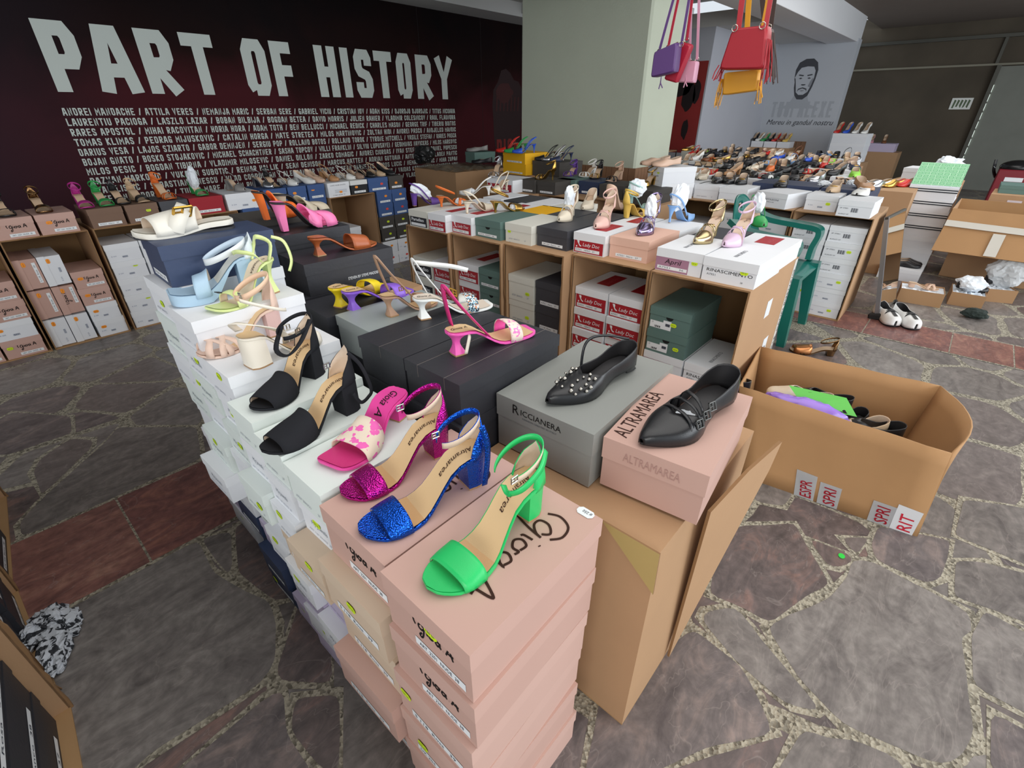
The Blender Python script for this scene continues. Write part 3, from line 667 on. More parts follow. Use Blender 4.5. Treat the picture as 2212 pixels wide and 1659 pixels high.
    def band(s, m, u0, u1, h0, h1=None, name='toe_strap', lining=None, th=.0022, skew=0, n=7, k=16, v0=-1, v1=1, over=1.04, sink=.5):
        """a strap arching over the foot between u0 and u1; skew slides one side forward"""
        h1 = h0 if h1 is None else h1; b = MB(); rows = []
        for i in range(n):
            t = i/(n-1); r = []
            for j in range(k+1):
                q = PI*j/k; c = math.cos(q); u = u0+(u1-u0)*t+skew*c; u = min(.995, max(.01, u))
                hh = (h0+(h1-h0)*t)*(1+.03*math.sin(PI*t))
                yy = s.cy(u)+(s.hw(u)*over+.001)*math.copysign(abs(c)**.8, c); z = s.zs(u)-s.th*sink-s.pl*.35+(hh+s.th*sink+s.pl*.35)*abs(math.sin(q))**.72
                r.append((u*s.L, yy, z))
            rows.append(r)
        b.grid(rows, m)
        if lining: b.mi(lining)
        return b.build(name, s.R, smooth=60, solid=th, moff=1 if lining else 0, off=0)
    def cross(s, m, ua, ub, w, h, name='cross_strap', th=.002, lining=None):
        """strap from the edge at ua on one side to the edge at ub on the other"""
        b = MB(); k = 16; rows = []
        for e in (-.5, 0, .5):
            r = []
            for j in range(k+1):
                q = PI*j/k; c = math.cos(q); u = (ua+ub)/2+(ua-ub)/2*c+e*w/s.L
                r.append((u*s.L, s.cy(u)+(s.hw(u)*1.04+.001)*math.copysign(abs(c)**.8, c), s.zs(u)-s.th*.5-s.pl*.35+(h+s.th*.5+s.pl*.35)*abs(math.sin(q))**.72))
            rows.append(r)
        b.grid(rows, m)
        if lining: b.mi(lining)
        return b.build(name, s.R, smooth=60, solid=th, moff=1 if lining else 0, off=0)
    def counter(s, m, hc=.055, ue=.2, lining=None, name='heel_counter', lean=.1):
        """the cup that wraps the heel"""
        b = MB(); us = [ue, ue*.8, ue*.55, ue*.3, ue*.12, ue*.04, .001]
        base = [(u, -1) for u in us]+[(u, 1) for u in us[::-1][1:]]; rows = [[], [], [], []]
        n = len(base)
        for i, (u, sd) in enumerate(base):
            g = 1-abs(i-(n-1)/2)/((n-1)/2); hh = hc*(g**.6)*1.0+.001
            for k in range(4):
                t = k/3; w = s.hw(u)*1.02*(1-lean*t*t*1.6); x = u*s.L+lean*.06*t*t*(1-u/ue)
                rows[k].append((x, s.cy(u)+sd*w, s.zs(u)-s.th+(hh+s.th)*t))
        b.grid([r[::-1] for r in rows], m)
        if lining: b.mi(lining)
        return b.build(name, s.R, smooth=60, solid=.002, moff=1 if lining else 0, off=0)
    def ankle(s, m, zc=.075, cx=.045, rx=.036, ry=.027, w=.011, tilt=.012, a0=0, a1=360, name='ankle_strap', lining=None, drop=0, th=.0018, yo=0):
        b = MB(); n = 36; rows = [[], []]
        for i in range(n+1):
            q = math.radians(a0+(a1-a0)*i/n); x = cx+rx*math.cos(q); y = s.cy(.1)+yo+ry*math.sin(q); z = s.zs(.06)+zc-tilt*1.3*math.cos(q)-drop*(i/n)**2
            rows[0].append((x, y, z-w/2)); rows[1].append((x, y, z+w/2))
        b.grid([r[::-1] for r in rows], m)
        if lining: b.mi(lining)
        return b.build(name, s.R, smooth=60, solid=th, moff=1 if lining else 0, off=0)
    def strip(s, m, pts, w, name='strap', th=.002, lining=None, up=None, flat=False):
        """a free strap through the given local points"""
        pp = catmull([Vector((p[0], p[1]*s.fl, p[2])) for p in pts], 5); rows = [[], []]
        for i, p in enumerate(pp):
            t = (pp[min(i+1, len(pp)-1)]-pp[max(0, i-1)]).normalized(); o = Vector(up) if up else Vector((p.x-.06*s.L/.235*0-s.L*.2, p.y-s.cy(.2), .0))
            if o.length < 1e-5: o = Vector((0, 1, 0))
            a = t.cross(o)
            if a.length < 1e-4: a = Vector((0, 0, 1))
            a.normalize(); rows[0].append(tuple(p-a*w/2)); rows[1].append(tuple(p+a*w/2))
        if s.fl < 0: rows = rows[::-1]
        b = MB(); b.grid(rows, m)
        if lining: b.mi(lining)
        return b.build(name, s.R, smooth=60, solid=th, moff=1 if lining else 0, off=0)
    def pump(s, m, uv=.6, hv=.05, hback=.055, hside=.03, htoe=.02, lining=None, name='upper', peep=None):
        """closed upper: quarters round the heel, vamp over the toes. peep = where an open toe starts"""
        b = MB(); M = 9; us = [.001, .006, .02, .05, .09, .14, .2, .27, .34, .41, .47, .52, .56, .6, .64, .68, .72, .76, .8, .84, .88, .92, .955, .98, .995]
        if peep: us = [u for u in us if u < peep]+[peep]
        rl, rr = [], []
        for u in us:
            hh = hback+(hside-hback)*min(1, u/.3)**.9 if u < .3 else hside+(hv-hside)*min(1, max(0, (u-.3)/(uv-.3))) if u < uv else hv+(htoe-hv)*((u-uv)/(1-uv))**.8
            if u < uv:
                po = math.radians(38+52*max(0, min(1, (u-(uv-.17))/.17))**2.2)
                sc = hh/max(.3, math.sin(po)**.72)
            else: po = PI/2; sc = hh
            tip = 1 if u < .93 else max(.25, 1-((u-.93)/.07)**2*.75)
            a, c = [], []
            for j in range(M+1):
                q = po*j/M; y = (s.hw(u)*1.05+.0015)*math.cos(q)**.62 if q < PI/2-1e-4 and u > .002 else 0; z = s.zs(u)-s.th*.7+(sc*tip+s.th*.7)*math.sin(q)**.72
                a.append((u*s.L, s.cy(u)+y, z)); c.append((u*s.L, s.cy(u)-y, z))
            rl.append(a); rr.append(c)
        b.grid(rl, m); b.grid([r[::-1] for r in rr], m)
        if lining: b.mi(lining)
        o = b.build(name, s.R, smooth=70, solid=.002, moff=1 if lining else 0, off=1)
        bm = bmesh.new(); bm.from_mesh(o.data); bmesh.ops.remove_doubles(bm, verts=bm.verts, dist=1e-5); bm.to_mesh(o.data); bm.free()
        o.data.polygons.foreach_set('use_smooth', [True]*len(o.data.polygons)); return o
    def paper(s, u=.45, v=0, rx=.05, ry=.026, rz=.04, dz=.02, tilt=.5, seed=1, name='tissue_stuffing', col='#e6edf4'):
        bm = bmesh.new(); bmesh.ops.create_icosphere(bm, subdivisions=3, radius=1)
        for w in bm.verts:
            k = 1+.28*noise.noise(w.co*2.3+Vector((seed*3.1, 0, 0)))+.14*noise.noise(w.co*6+Vector((seed, 2, 0)))
            c = Vector((w.co.x*rx*k, w.co.y*ry*k, w.co.z*rz*k)); c.rotate(Matrix.Rotation(tilt, 3, 'Y'))
            w.co = c+Vector((u*s.L, s.cy(u), s.zs(u)+dz))
        b = MB(); b.bm(bm, mat('tissue', col, .75, sheen=.1)); return b.build(name, s.R, smooth=12)
    def buckle(s, p, sz=.012, ax=(1, 0, 0), up=(0, 0, 1), m=None, name='buckle'):
        a = Vector(ax).normalized(); u = Vector((up[0], up[1]*s.fl, up[2])).normalized(); p = Vector((p[0], p[1]*s.fl, p[2])); b = MB(); m = m or mat('buckle_steel', '#c9c6bd', .2, metal=1)
        c = [p+a*x*sz/2+u*y*sz/2 for x, y in ((-1, -.8), (1, -.8), (1, .8), (-1, .8), (-1, -.8))]
        for i in range(4): b.tube([c[i], c[i+1]], sz*.09, m, 6)
        b.tube([p-u*sz*.4, p+u*sz*.4], sz*.08, m, 6); b.tube([p, p+a*sz*.55], sz*.06, m, 6)
        return b.build(name, s.R, smooth=40)
TAN = leather('#d9b98c', .5); TAN2 = leather('#c9a070', .45); TIPM = mat('heel_tip_tan', '#a9855f', .5); NUDE_LIN = leather('#d8c3ad', .55); DARKLIN = leather('#2b2a2c', .5)
# ------------------------------------------------------------------ the stepped stacks nearest the viewer
ORD = ['topmost', 'second', 'third', 'fourth', 'fifth', 'sixth', 'seventh', 'eighth', 'ninth', 'tenth', 'eleventh']
CN = {'pink': 'dusty pink', 'rose': 'pale rose', 'beige': 'beige', 'white': 'white', 'mint': 'cool white', 'navy': 'navy blue', 'black': 'black', 'grey': 'grey', 'silver': 'silver grey', 'green': 'grey green', 'peach': 'peach', 'cream': 'off white', 'brown': 'brown', 'red': 'dark red',
      'blue': 'blue', 'slate': 'charcoal', 'yellow': 'yellow', 'dusk': 'dark grey', 'whiteblack': 'white lidded black', 'lilac': 'lilac-shaded white', 'tan': 'tan', 'deep': 'deep blue'}
rj = random.Random(21)
def gioia_top(d, fn, L, W):
    put_sig(d, lambda a, b: fn(L*.86-a, W*.44+b), 0.0, 0, .068, BROWNINK, .032)
def gioia_top2(d, fn, L, W): put_sig(d, lambda a, b: fn(L*.86-a, W*.48+b), 0.0, 0, .068, BROWNINK, .032)
def column(xl, yr, W, ztop, levels, L, under, jx=.012, protr=None, yaw=0, stick_every=True, topfn=None, group=None, ends0=None):
    """a stack down to the floor; levels from the top: (colour, end style)"""
    z = ztop; n = len(levels); h = ztop/n
    for i, (c, e) in enumerate(levels):
        dx = 0 if i == 0 else rj.uniform(-jx, jx)+(protr or {}).get(i, 0); dy = 0 if i == 0 else rj.uniform(-.004, .004)
        st = (NEON, rj.uniform(.05, .7), rj.uniform(.3, .75)) if stick_every and rj.random() < .5 else None
        shoe_box((xl+L/2+dx, yr+W/2+dy, z-h), L, W-.003, h-.0004, yaw+(0 if i == 0 else rj.uniform(-1.2, 1.2)), c, '%s shoe box, %s down in the stack %s' % (CN[c], ORD[i], under), ends=e, stick=st, top=topfn if i == 0 else None, group=group)
        z -= h
column(.225, .272, .195, .705, [('pink', 'gioia'), ('pink', 'gioia'), ('rose', 'strip'), ('rose', 'strip'), ('pink', 'strip'), ('rose', 'strip')], .31, 'under the bright green sandal', .006, {1: -.004, 2: -.012, 3: -.008, 4: -.02, 5: -.01}, topfn=gioia_top)
column(.237, .471, .197, .700, [('pink', 'gioia'), ('beige', 'strip'), ('beige', 'strip'), ('pink', 'strip'), ('pink', 'gioia'), ('pink', 'strip')], .31, 'under the metallic blue sandal', .006, {1: -.022, 2: -.012, 3: -.05, 4: -.01, 5: .01}, topfn=gioia_top2)
column(.246, .676, .144, .708, [('mint', 'plain'), ('white', 'jewels'), ('beige', 'strip'), ('white', 'jewels'), ('lilac', 'plain'), ('white', 'jewels'), ('lilac', 'plain'), ('white', 'plain')], .265, 'under the pink leopard mule', .008, {1: .0, 2: -.035, 3: .004, 4: -.0, 5: -.02})  # lilac levels here and below: white boxes with their shadow tint painted in
column(.247, .822, .124, .718, [('mint', 'plain'), ('white', 'jewels'), ('white', 'plain'), ('beige', 'strip'), ('white', 'jewels'), ('lilac', 'plain'), ('white', 'plain'), ('lilac', 'plain')], .265, 'under the black sandal by the mule', .01, {2: -.02, 4: -.03, 6: -.02})
column(.25, .948, .13, .738, [('mint', 'plain'), ('white', 'jewels'), ('mint', 'plain'), ('white', 'jewels'), ('white', 'plain'), ('lilac', 'plain'), ('white', 'plain'), ('lilac', 'plain')], .265, 'under the looped black sandal', .01, {2: -.025, 4: -.02, 5: .02})
column(.268, 1.08, .155, .79, [('white', 'plain'), ('white', 'jewels'), ('mint', 'jewels'), ('white', 'plain'), ('white', 'jewels'), ('mint', 'plain'), ('lilac', 'plain'), ('navy', 'strip'), ('navy', 'strip')], .275, 'under the nude and cream sandals', .01, {3: -.01, 5: .0, 7: -.02, 8: -.02})
column(.272, 1.238, .17, .877, [('white', 'plain'), ('white', 'jewels'), ('mint', 'jewels'), ('white', 'plain'), ('mint', 'jewels'), ('white', 'jewels'), ('white', 'plain'), ('navy', 'strip'), ('navy', 'strip'), ('navy', 'strip')], .275, 'under the lime and pale blue sandals', .01, {4: -.02, 5: -.055, 6: -.02, 7: -.02, 8: .01, 9: .01})
column(.285, 1.42, .20, .908, [('white', 'plain'), ('mint', 'jewels'), ('white', 'plain'), ('mint', 'jewels'), ('white', 'plain'), ('white', 'jewels'), ('white', 'plain'), ('lilac', 'plain'), ('white', 'plain')], .30, 'under the navy box', .008)
shoe_box((.305+.14, 1.425+.0925, .9085), .28, .185, .105, -2.5, 'navy', 'navy blue shoe box carrying the white buckled slide', ends='strip', lid_h=.035)
# darker stacks right behind
STB = (.02, .16)
def dstack(xl, yr, L, W, ztop, h, n, col, yaw, who, seam=None, ends='strip', name=None):
    for i in range(n):
        c = col if isinstance(col, str) else col[min(i, len(col)-1)]
        shoe_box((xl+L/2+(rj.uniform(-.008, .008) if i else 0), yr+W/2, ztop-(i+1)*h), L, W, h-.0005, yaw+(rj.uniform(-1, 1) if i else 0), c, '%s shoe box, %s down in the stack %s' % (CN[c], ORD[i], who), ends=(ends if i == 0 else None), seam=seam if i == 0 else None, lid_h=.03)
dstack(.562, .647, .345, .186, .81, .103, 3, 'black', 0, 'under the pink slingback sandal', (-.045, .045), None)
dstack(.562, .836, .345, .186, .81, .103, 3, 'black', 0, 'under the white kitten heel sandal', (.0,), None)
dstack(.605, 1.025, .30, .178, .805, .1015, 3, ['silver', 'black'], -2, 'under the taupe sandal', None, None)
dstack(.59, 1.208, .31, .175, .80, .10, 3, 'black', -3, 'under the yellow and purple mules', None, None)
def steve(e, F0, W, H, t): pass
R_ = shoe_box((.645+.155, 1.40+.0925, .8008), .31, .185, .1, -3, 'black', 'black shoe box carrying the brown leather mule', ends=None, lid_h=.035)
tx = MB(); put_text(tx, 'STEVEN BY STEVE MADDEN', lambda a, b: (-.02+a, -.0912, b), 0, .024, .009, STRIP, wide=.115); tx.build('side_lettering', [c for c in R_.children if c.name.startswith('body')][0], smooth=0)
for k_ in range(2): shoe_box((.62+.155, 1.40+.0925, .5003+.15*k_), .31, .185, .1497, -2, 'black', '%s black shoe box under the one with the brown mule' % ('lower', 'upper')[k_], ends=None, lid_h=.035)
shoe_box((.617+.155, 1.605+.09, .8505), .31, .18, .0995, -2, 'black', 'black shoe box carrying the pink high heeled mule', ends=None, lid_h=.035)
shoe_box((.625+.155, 1.605+.09, .6503), .31, .18, .2, -2, 'slate', 'charcoal shoe box under the one with the pink mule', ends=None, lid_h=.035)
shoe_box((.665+.155, 1.80+.09, .8755), .31, .18, .0995, -2, 'dusk', 'dark grey shoe box carrying the orange high heeled mule', ends=None, lid_h=.035)
shoe_box((.665+.155, 1.80+.09, .6503), .31, .18, .225, -2, 'slate', 'charcoal shoe box under the one with the orange mule', ends=None, lid_h=.035)
CARD = mat('cardboard', '#b48f6b', .8, var=.07, vscale=6, bump=.15, bscale=120); CARD2 = mat('cardboard_inner', '#a9855c', .85, var=.07, vscale=6); CARDD = mat('cardboard_edge', '#8e6c49', .9)
TAPE = mat('packing_tape', '#b98a55', .25, spec=.6); WTAPE = mat('white_tape', '#cfcabf', .4)
def carton(loc, L, W, H, yaw, label, open_front=False, t=.006, ragged=True, shelf=None, name='cardboard_carton', top=True, back=True, group=None):
    """a corrugated carton; open_front = no wall on local -x"""
    R = empty(name, loc, math.radians(yaw), label, 'carton', group); b = MB(); x, y = L/2, W/2
    b.box((-x, -y, 0), (x, y, t), CARD2)
    if top: b.box((-x, -y, H-t), (x, y, H), CARD)
    b.box((-x, -y, t), (x, -y+t, H-t), CARD); b.box((-x, y-t, t), (x, y, H-t), CARD)
    if back: b.box((x-t, -y+t, t), (x, y-t, H-t), CARD2)
    if not open_front: b.box((-x, -y+t, t), (-x+t, y-t, H-t), CARD)
    b.build('body', R, smooth=0)
    if ragged and open_front:
        e = MB(); r2 = random.Random(int(abs(loc[0]*1000)+abs(loc[1]*777)))
        for (p, q) in (((-y, 0), (-y, H)), ((y, H), (y, 0)), ((-y, H), (y, H))):
            n = 16; rows = []
            for i in range(n+1):
                u = p[0]+(q[0]-p[0])*i/n; v = p[1]+(q[1]-p[1])*i/n; d = r2.uniform(0, .008)
                sx, sz = (1, 0) if abs(p[0]-q[0]) < 1e-6 else (0, 1)
                su = -math.copysign(t, p[0]) if sx else 0; sv = -t if sz else 0
                rows.append([(-x-d, u, v), (-x-d, u+su, v+sv), (-x+.004, u+su, v+sv)])
            e.grid(rows, CARDD)
        e.build('torn_edge', R, smooth=0)
    return R
carton((.62+.3, 1.135, 0), .56, .93, .4995, 0, 'plain cardboard carton under the black and silver shoe boxes')
carton((.66+.3, 1.80, 0), .54, .37, .65, 0, 'plain cardboard carton under the boxes with the pink and orange mules')
# ---- carton with the grey and pink boxes
R = carton((.62+.255, .42, 0), .51, .445, .605, 0, 'large cardboard carton with torn flaps under the grey and pink boxes')
f_ = MB()                                              # flaps and tape of that carton
def sheet(mb, pts, th, m, m2=None):
    p = [Vector(q) for q in pts]; n = (p[1]-p[0]).cross(p[2]-p[0]).normalized()*th
    k = len(p); mb.add([tuple(v) for v in p]+[tuple(v+n) for v in p], [tuple(range(k)), tuple(range(2*k-1, k-1, -1))], m)
    mb.add([tuple(v) for v in p]+[tuple(v+n) for v in p], [(i, (i+1) % k, k+(i+1) % k, k+i) for i in range(k)], m2 or CARDD)
loc = Vector((.875, .42, 0))
L_ = lambda *p: Vector(p)-loc
fl1 = MB(); sheet(fl1, [L_(.85, .186, .004), L_(.80, .172, .59), L_(.93, .1488, .63), L_(1.07, .125, .64), L_(1.06, .1297, .56)], .007, CARD); fl1.build('flap', R, smooth=0)
fl2 = MB(); sheet(fl2, [L_(*PX(1300, 1125, .613)), L_(*PX(1425, 1198, .613)), L_(*PX(1410, 1285, .613))], .004, mat('cardboard_pale', '#b39c62', .8, var=.08), CARDD)
fl2.build('front_flap', R, smooth=0)
def ricc_end(e, F0, W, H, t):
    g = F0(.0012); put_text(e, 'R', g, W*.19, H*.76, H*.17, BLK); put_text(e, 'ICCIANERA', g, W*.28, H*.78, H*.105, BLK, wide=W*.42)
    put_text(e, 'FASHION CREATED IN ITALY', g, W*.3, H*.71, H*.03, STXT, wide=W*.36)
box_at(1283, 940, 'fr', .747, .38, .255, .138, 2, 'grey', 'large grey shoe box with dark lettering carrying the studded black flat', ends=ricc_end, lid_h=.055)
def altra_end(e, F0, W, H, t):
    put_text(e, 'ALTRAMAREA', F0(.0012), W*.22, H*.68, H*.16, ink('#b48f86'), wide=W*.55)
def altra_top(d, fn, L, W): put_text(d, 'ALTRAMAREA', lambda a, b: fn(a, W*.19-b), L*.06, 0, .032, BROWNINK, wide=L*.62)
box_at(1534, 1030, 'fr', .735, .335, .208, .1225, 6, 'pink', 'dusty pink shoe box carrying the black flat with three buckles', ends=altra_end, lid_h=.05, top=altra_top)
st_ = MB(); c0 = P(1265, 1107, .7056); d0 = Vector((-.012, -.98, 0)).normalized(); d1 = Vector((1, -.02, 0))
sticker(st_, lambda u, v: (d0*(u-.016)+d1*(v-.009)), 0, 0, .032, .018, STRIP)
put_text(st_, '# 250', lambda u, v: (d0*(.012-u)+d1*(.004-v)+Vector((0, 0, .0004))), 0, 0, .006, STXT, wide=.018)
tag(st_.build('price_tag', smooth=0, loc=c0), 'small white price sticker on the pink box lid behind the green sandal', 'price tag')
# ------------------------------------------------------------------ shoes on the near stacks
def croc(col, n):
    if n in MATS: return MATS[n]
    m = mat(n, col, .2, metal=.9); nt = m.node_tree; b = nt.nodes['Principled BSDF']; tc = nt.nodes.new('ShaderNodeTexCoord'); v = nt.nodes.new('ShaderNodeTexVoronoi'); v.inputs['Scale'].default_value = 330
    nt.links.new(tc.outputs['Object'], v.inputs['Vector']); bp = nt.nodes.new('ShaderNodeBump'); bp.inputs['Strength'].default_value = .7; bp.inputs['Distance'].default_value = .0015
    nt.links.new(v.outputs['Distance'], bp.inputs['Height']); nt.links.new(bp.outputs[0], b.inputs['Normal']); return m
def leopard(n, base, spot, sc=55):
    if n in MATS: return MATS[n]
    m = mat(n, base, .8); nt = m.node_tree; b = nt.nodes['Principled BSDF']; tc = nt.nodes.new('ShaderNodeTexCoord')
    ns = nt.nodes.new('ShaderNodeTexNoise'); ns.inputs['Scale'].default_value = 60; nt.links.new(tc.outputs['Object'], ns.inputs['Vector'])
    mx0 = nt.nodes.new('ShaderNodeMix'); mx0.data_type = 'RGBA'; mx0.inputs['Factor'].default_value = .035; nt.links.new(tc.outputs['Object'], mx0.inputs['A']); nt.links.new(ns.outputs['Color'], mx0.inputs['B'])
    v = nt.nodes.new('ShaderNodeTexVoronoi'); v.inputs['Scale'].default_value = sc; nt.links.new(mx0.outputs['Result'], v.inputs['Vector'])
    r = nt.nodes.new('ShaderNodeValToRGB'); r.color_ramp.interpolation = 'CONSTANT'; e = r.color_ramp.elements; e[0].color = lin(spot); e[1].position = .41; e[1].color = lin(base)
    nt.links.new(v.outputs['Distance'], r.inputs['Fac']); nt.links.new(r.outputs[0], b.inputs['Base Color']); return m
LEO = leopard('leopard_pink', '#e6d6c3', '#ea66b4', 50); LEO2 = leopard('leopard_pink_small', '#e8d5c8', '#ee7fbd', 70)
ALT = ('Altramarea', .1, .28, .011)
def block_sandal(name, label, toe, heel, z, mt, hh=.072, mt_strap=None, mt_insole=None, brand=ALT, bend=1, strap_h=.021, kind='block', buckle=True, u0=.70, u1=.86):
    s = Shoe(name, label, toe, heel, z, hh, 'round', bend=bend)
    s.sole(mt); s.insole(TAN if mt_insole is None else mt_insole, u0=.02, u1=.8, m2=TAN2, split=.6, brand=brand)
    tt = MB(); us = [u for u in US if u >= .74]; tt.grid([[s.pt(u, v*.97, .0016) for v in (-1, -.5, 0, .5, 1)] for u in us], mt); tt.build('toe_cover', s.R)
    s.heel(mt, kind, tip=TIPM); s.band(mt_strap or mt, u0, u1, strap_h+.006, strap_h-.006, lining=NUDE_LIN)
    return s
s = block_sandal('heeled_sandal', 'bright green block heeled sandal on the front pink box', (925, 1281), (1141, 1108), .705, leather('#22c267', .38))
G = leather('#22c267', .38)
s.counter(G, .062, .17, NUDE_LIN, lean=.14); s.ankle(G, .052, .05, .045, .03, .011, .012, 40, 320, lining=NUDE_LIN)
s.strip(G, [(.012, -.02, s.zs(.05)+.058), (.04, -.034, s.zs(.05)+.046), (.075, -.03, s.zs(.1)+.028), (.088, -.012, s.zs(.12)+.016), (.083, .004, s.zs(.12)+.02)], .011, 'hanging_strap', lining=NUDE_LIN, up=(0, 1, .3))
s.buckle((.086, -.022, s.zs(.06)+.047), .013, (1, 0, 0))
s = block_sandal('heeled_sandal', 'metallic blue block heeled sandal on the second pink box', (778, 1160), (1021, 1041), .70, croc('#1c5ed6', 'foil_blue_croc'))
B_ = croc('#1c5ed6', 'foil_blue_croc'); s.counter(B_, .064, .17, NUDE_LIN, lean=.12); s.ankle(B_, .054, .05, .04, .029, .012, .012, 20, 340, lining=NUDE_LIN)
s.buckle((.088, .012, s.zs(.06)+.05), .013, (1, 0, 0)); s.strip(B_, [(.02, -.026, s.zs(.05)+.06), (.012, -.03, s.zs(.05)+.02), (.015, -.03, s.zs(.05)-.03), (.02, -.028, .008)], .011, 'hanging_strap', up=(0, 1, 0))
s = block_sandal('heeled_sandal', 'metallic magenta block heeled sandal behind the blue one', (739, 1077), (945, 978), .70, croc('#b81f8f', 'foil_magenta_croc'))
B_ = croc('#b81f8f', 'foil_magenta_croc'); s.counter(B_, .062, .17, NUDE_LIN, lean=.12); s.ankle(B_, .054, .05, .04, .029, .012, .012, 20, 330, lining=NUDE_LIN)
s.buckle((.088, .014, s.zs(.06)+.05), .014, (1, 0, 0))
PK = leather('#e0449a', .35); PKD = leather('#d63a80', .35)
s = Shoe('mule', 'pink mule with square toe and wide leopard strap on the white box', (713, 1015), (858, 903), .708, .058, 'square', wide=1.18)
s.sole(PK); s.insole(PK, brand=('Gioia A', .08, .3, .02), ink_=BLK, m2=PKD, split=.62); s.heel(PK, 'flare', tip=TIPM); s.band(LEO, .5, .78, .038, .026, lining=NUDE_LIN, k=20)
BK = suede('#26272b')
def black_sandal(label, toe, heel, z, hang):
    s = Shoe('peep_toe_sandal', label, toe, heel, z, .075, 'round')
    s.sole(BK); s.insole(TAN, .02, .75, m2=TAN2, split=.6, brand=ALT); s.heel(BK, 'block', .024, .021, tip=BK)
    s.band(BK, .56, .9, .045, .02, lining=NUDE_LIN, n=9); s.counter(BK, .07, .2, NUDE_LIN, lean=.08)
    tt = MB(); tt.grid([[s.pt(u, v*.97, .0016) for v in (-1, -.5, 0, .5, 1)] for u in US if u >= .8], BK); tt.build('toe_cover', s.R)
    if hang: s.strip(BK, [(.02, -.026, s.zs(.05)+.066), (.0, -.034, s.zs(.05)+.03), (-.012, -.04, s.zs(.05)-.03), (.0, -.042, .035), (.02, -.04, .03), (.03, -.034, .055)], .008, 'hanging_strap', up=(0, 1, 0))
    else: s.ankle(BK, .058, .05, .045, .034, .009, .01, 10, 350)
    s.buckle((.075, -.03, s.zs(.06)+.06), .013, (1, 0, 0)); return s
black_sandal('black suede peep toe sandal with dangling strap beside the pink mule', (569, 984), (753, 885), .718, True)
s = black_sandal('black suede peep toe sandal with looped ankle strap on the white box', (551, 893), (679, 809), .738, False)
s.strip(BK, [(.03, -.028, s.zs(.05)+.07), (.08, -.036, s.zs(.3)+.05), (.11, -.02, s.zs(.4)+.05), (.1, .02, s.zs(.4)+.055), (.06, .03, s.zs(.2)+.06)], .011, 'cross_strap', up=(0, 0, 1))
# nude and cream woven sandals
NU = leather('#e0c3b2', .45); CRM = leather('#e9e2d3', .4)
s = Shoe('strappy_sandal', 'nude pink strappy sandal with block heel', (429, 776), (592, 722), .79, .072, 'round')
s.sole(NU); s.insole(TAN, m2=NU, split=.62); s.heel(leather('#d9b6b0', .45), 'block', .022, .019, tip=TIPM)
for a, b, w in ((.60, .80, .014), (.80, .62, .014), (.72, .92, .013), (.92, .76, .013)): s.cross(NU, a, b, w, .03, th=.002)
s.ankle(leather('#e6c3a6', .5), .06, .05, .044, .036, .014, .015); s.counter(NU, .078, .12); s.buckle((.09, -.018, s.zs(.06)+.05), .014, (0, 1, 0))
s = Shoe('strappy_sandal', 'cream strappy sandal with wide block heel turned towards the viewer', (692, 735), (557, 786), .79, .07, 'round')
s.sole(CRM); s.insole(TAN, m2=NU, split=.62); s.heel(CRM, 'wide', .03, .024, tip=TIPM)
for a, b, w in ((.64, .80, .018), (.80, .66, .018), (.74, .92, .016)): s.cross(CRM, a, b, w, .032)
s.strip(CRM, [(.02, .028, s.zs(.05)+.004), (.0, .0, s.zs(.05)+.035), (.03, -.034, s.zs(.08)+.03), (.08, -.03, s.zs(.3)+.012), (.1, -.02, s.zs(.4)+.005)], .016, 'ankle_strap', up=(0, .3, 1)); s.ankle(CRM, .06, .07, .05, .04, .008, .02, 200, 340, name='thin_strap')
s.buckle((.13, .03, s.zs(.5)+.03), .016, (1, 0, 0))
# pale blue platform and lime sandal
PB = leather('#a9c6dc', .4); LM = leather('#dbeaa0', .4)
s = Shoe('platform_sandal', 'pale blue platform sandal with padded ankle strap', (371, 660), (549, 627), .877, .095, 'square', wide=1.15, platform=.022)
s.sole(PB); s.insole(leather('#dfe3dc', .5), m2=PB, split=.5); s.heel(PB, 'wide', .028, .03, tip=TIPM); s.band(PB, .56, .72, .04, .034, lining=NUDE_LIN, skew=.03); s.ankle(leather('#c3d6e8', .4), .014, .07, .052, .04, .016, .016, lining=leather('#dfe6ea')); s.counter(leather('#d7e3ea', .4), .05, .15)
s = Shoe('square_toe_sandal', 'pale lime square toe sandal with looped ankle straps', (457, 677), (586, 632), .877, .085, 'square', wide=.95)
s.sole(LM); s.insole(leather('#ddcdb2', .5), m2=LM, split=.72, brand=('ALTRAMAREA', .1, .25, .008)); s.heel(LM, 'flare', .02, .017, tip=TIPM); s.band(LM, .66, .76, .032, .03, lining=NUDE_LIN); s.buckle((.155, .02, s.zs(.7)+.03), .014, (0, 1, 0), (1, 0, .3), mat('buckle_dark', '#4a4a48', .3, metal=1))
s.strip(LM, [(.03, -.026, s.zs(.05)), (.01, -.02, s.zs(.05)+.04), (.03, .0, s.zs(.05)+.058), (.02, .03, s.zs(.05)+.035), (.04, .026, s.zs(.08))], .011, 'heel_strap', lining=NUDE_LIN, up=(1, 0, .2))
s.strip(LM, [(-.005, -.01, s.zs(.05)+.052), (-.03, -.022, s.zs(.05)+.036), (-.035, -.03, s.zs(.05)-.01), (-.02, -.03, s.zs(.05)-.04)], .008, 'hanging_strap', up=(0, 1, 0)); s.strip(LM, [(.05, -.028, s.zs(.15)+.002), (.075, -.036, s.zs(.2)+.03), (.09, .0, s.zs(.25)+.04), (.08, .036, s.zs(.25)+.03)], .01, 'ankle_strap', lining=NUDE_LIN, up=(1, 0, 0))
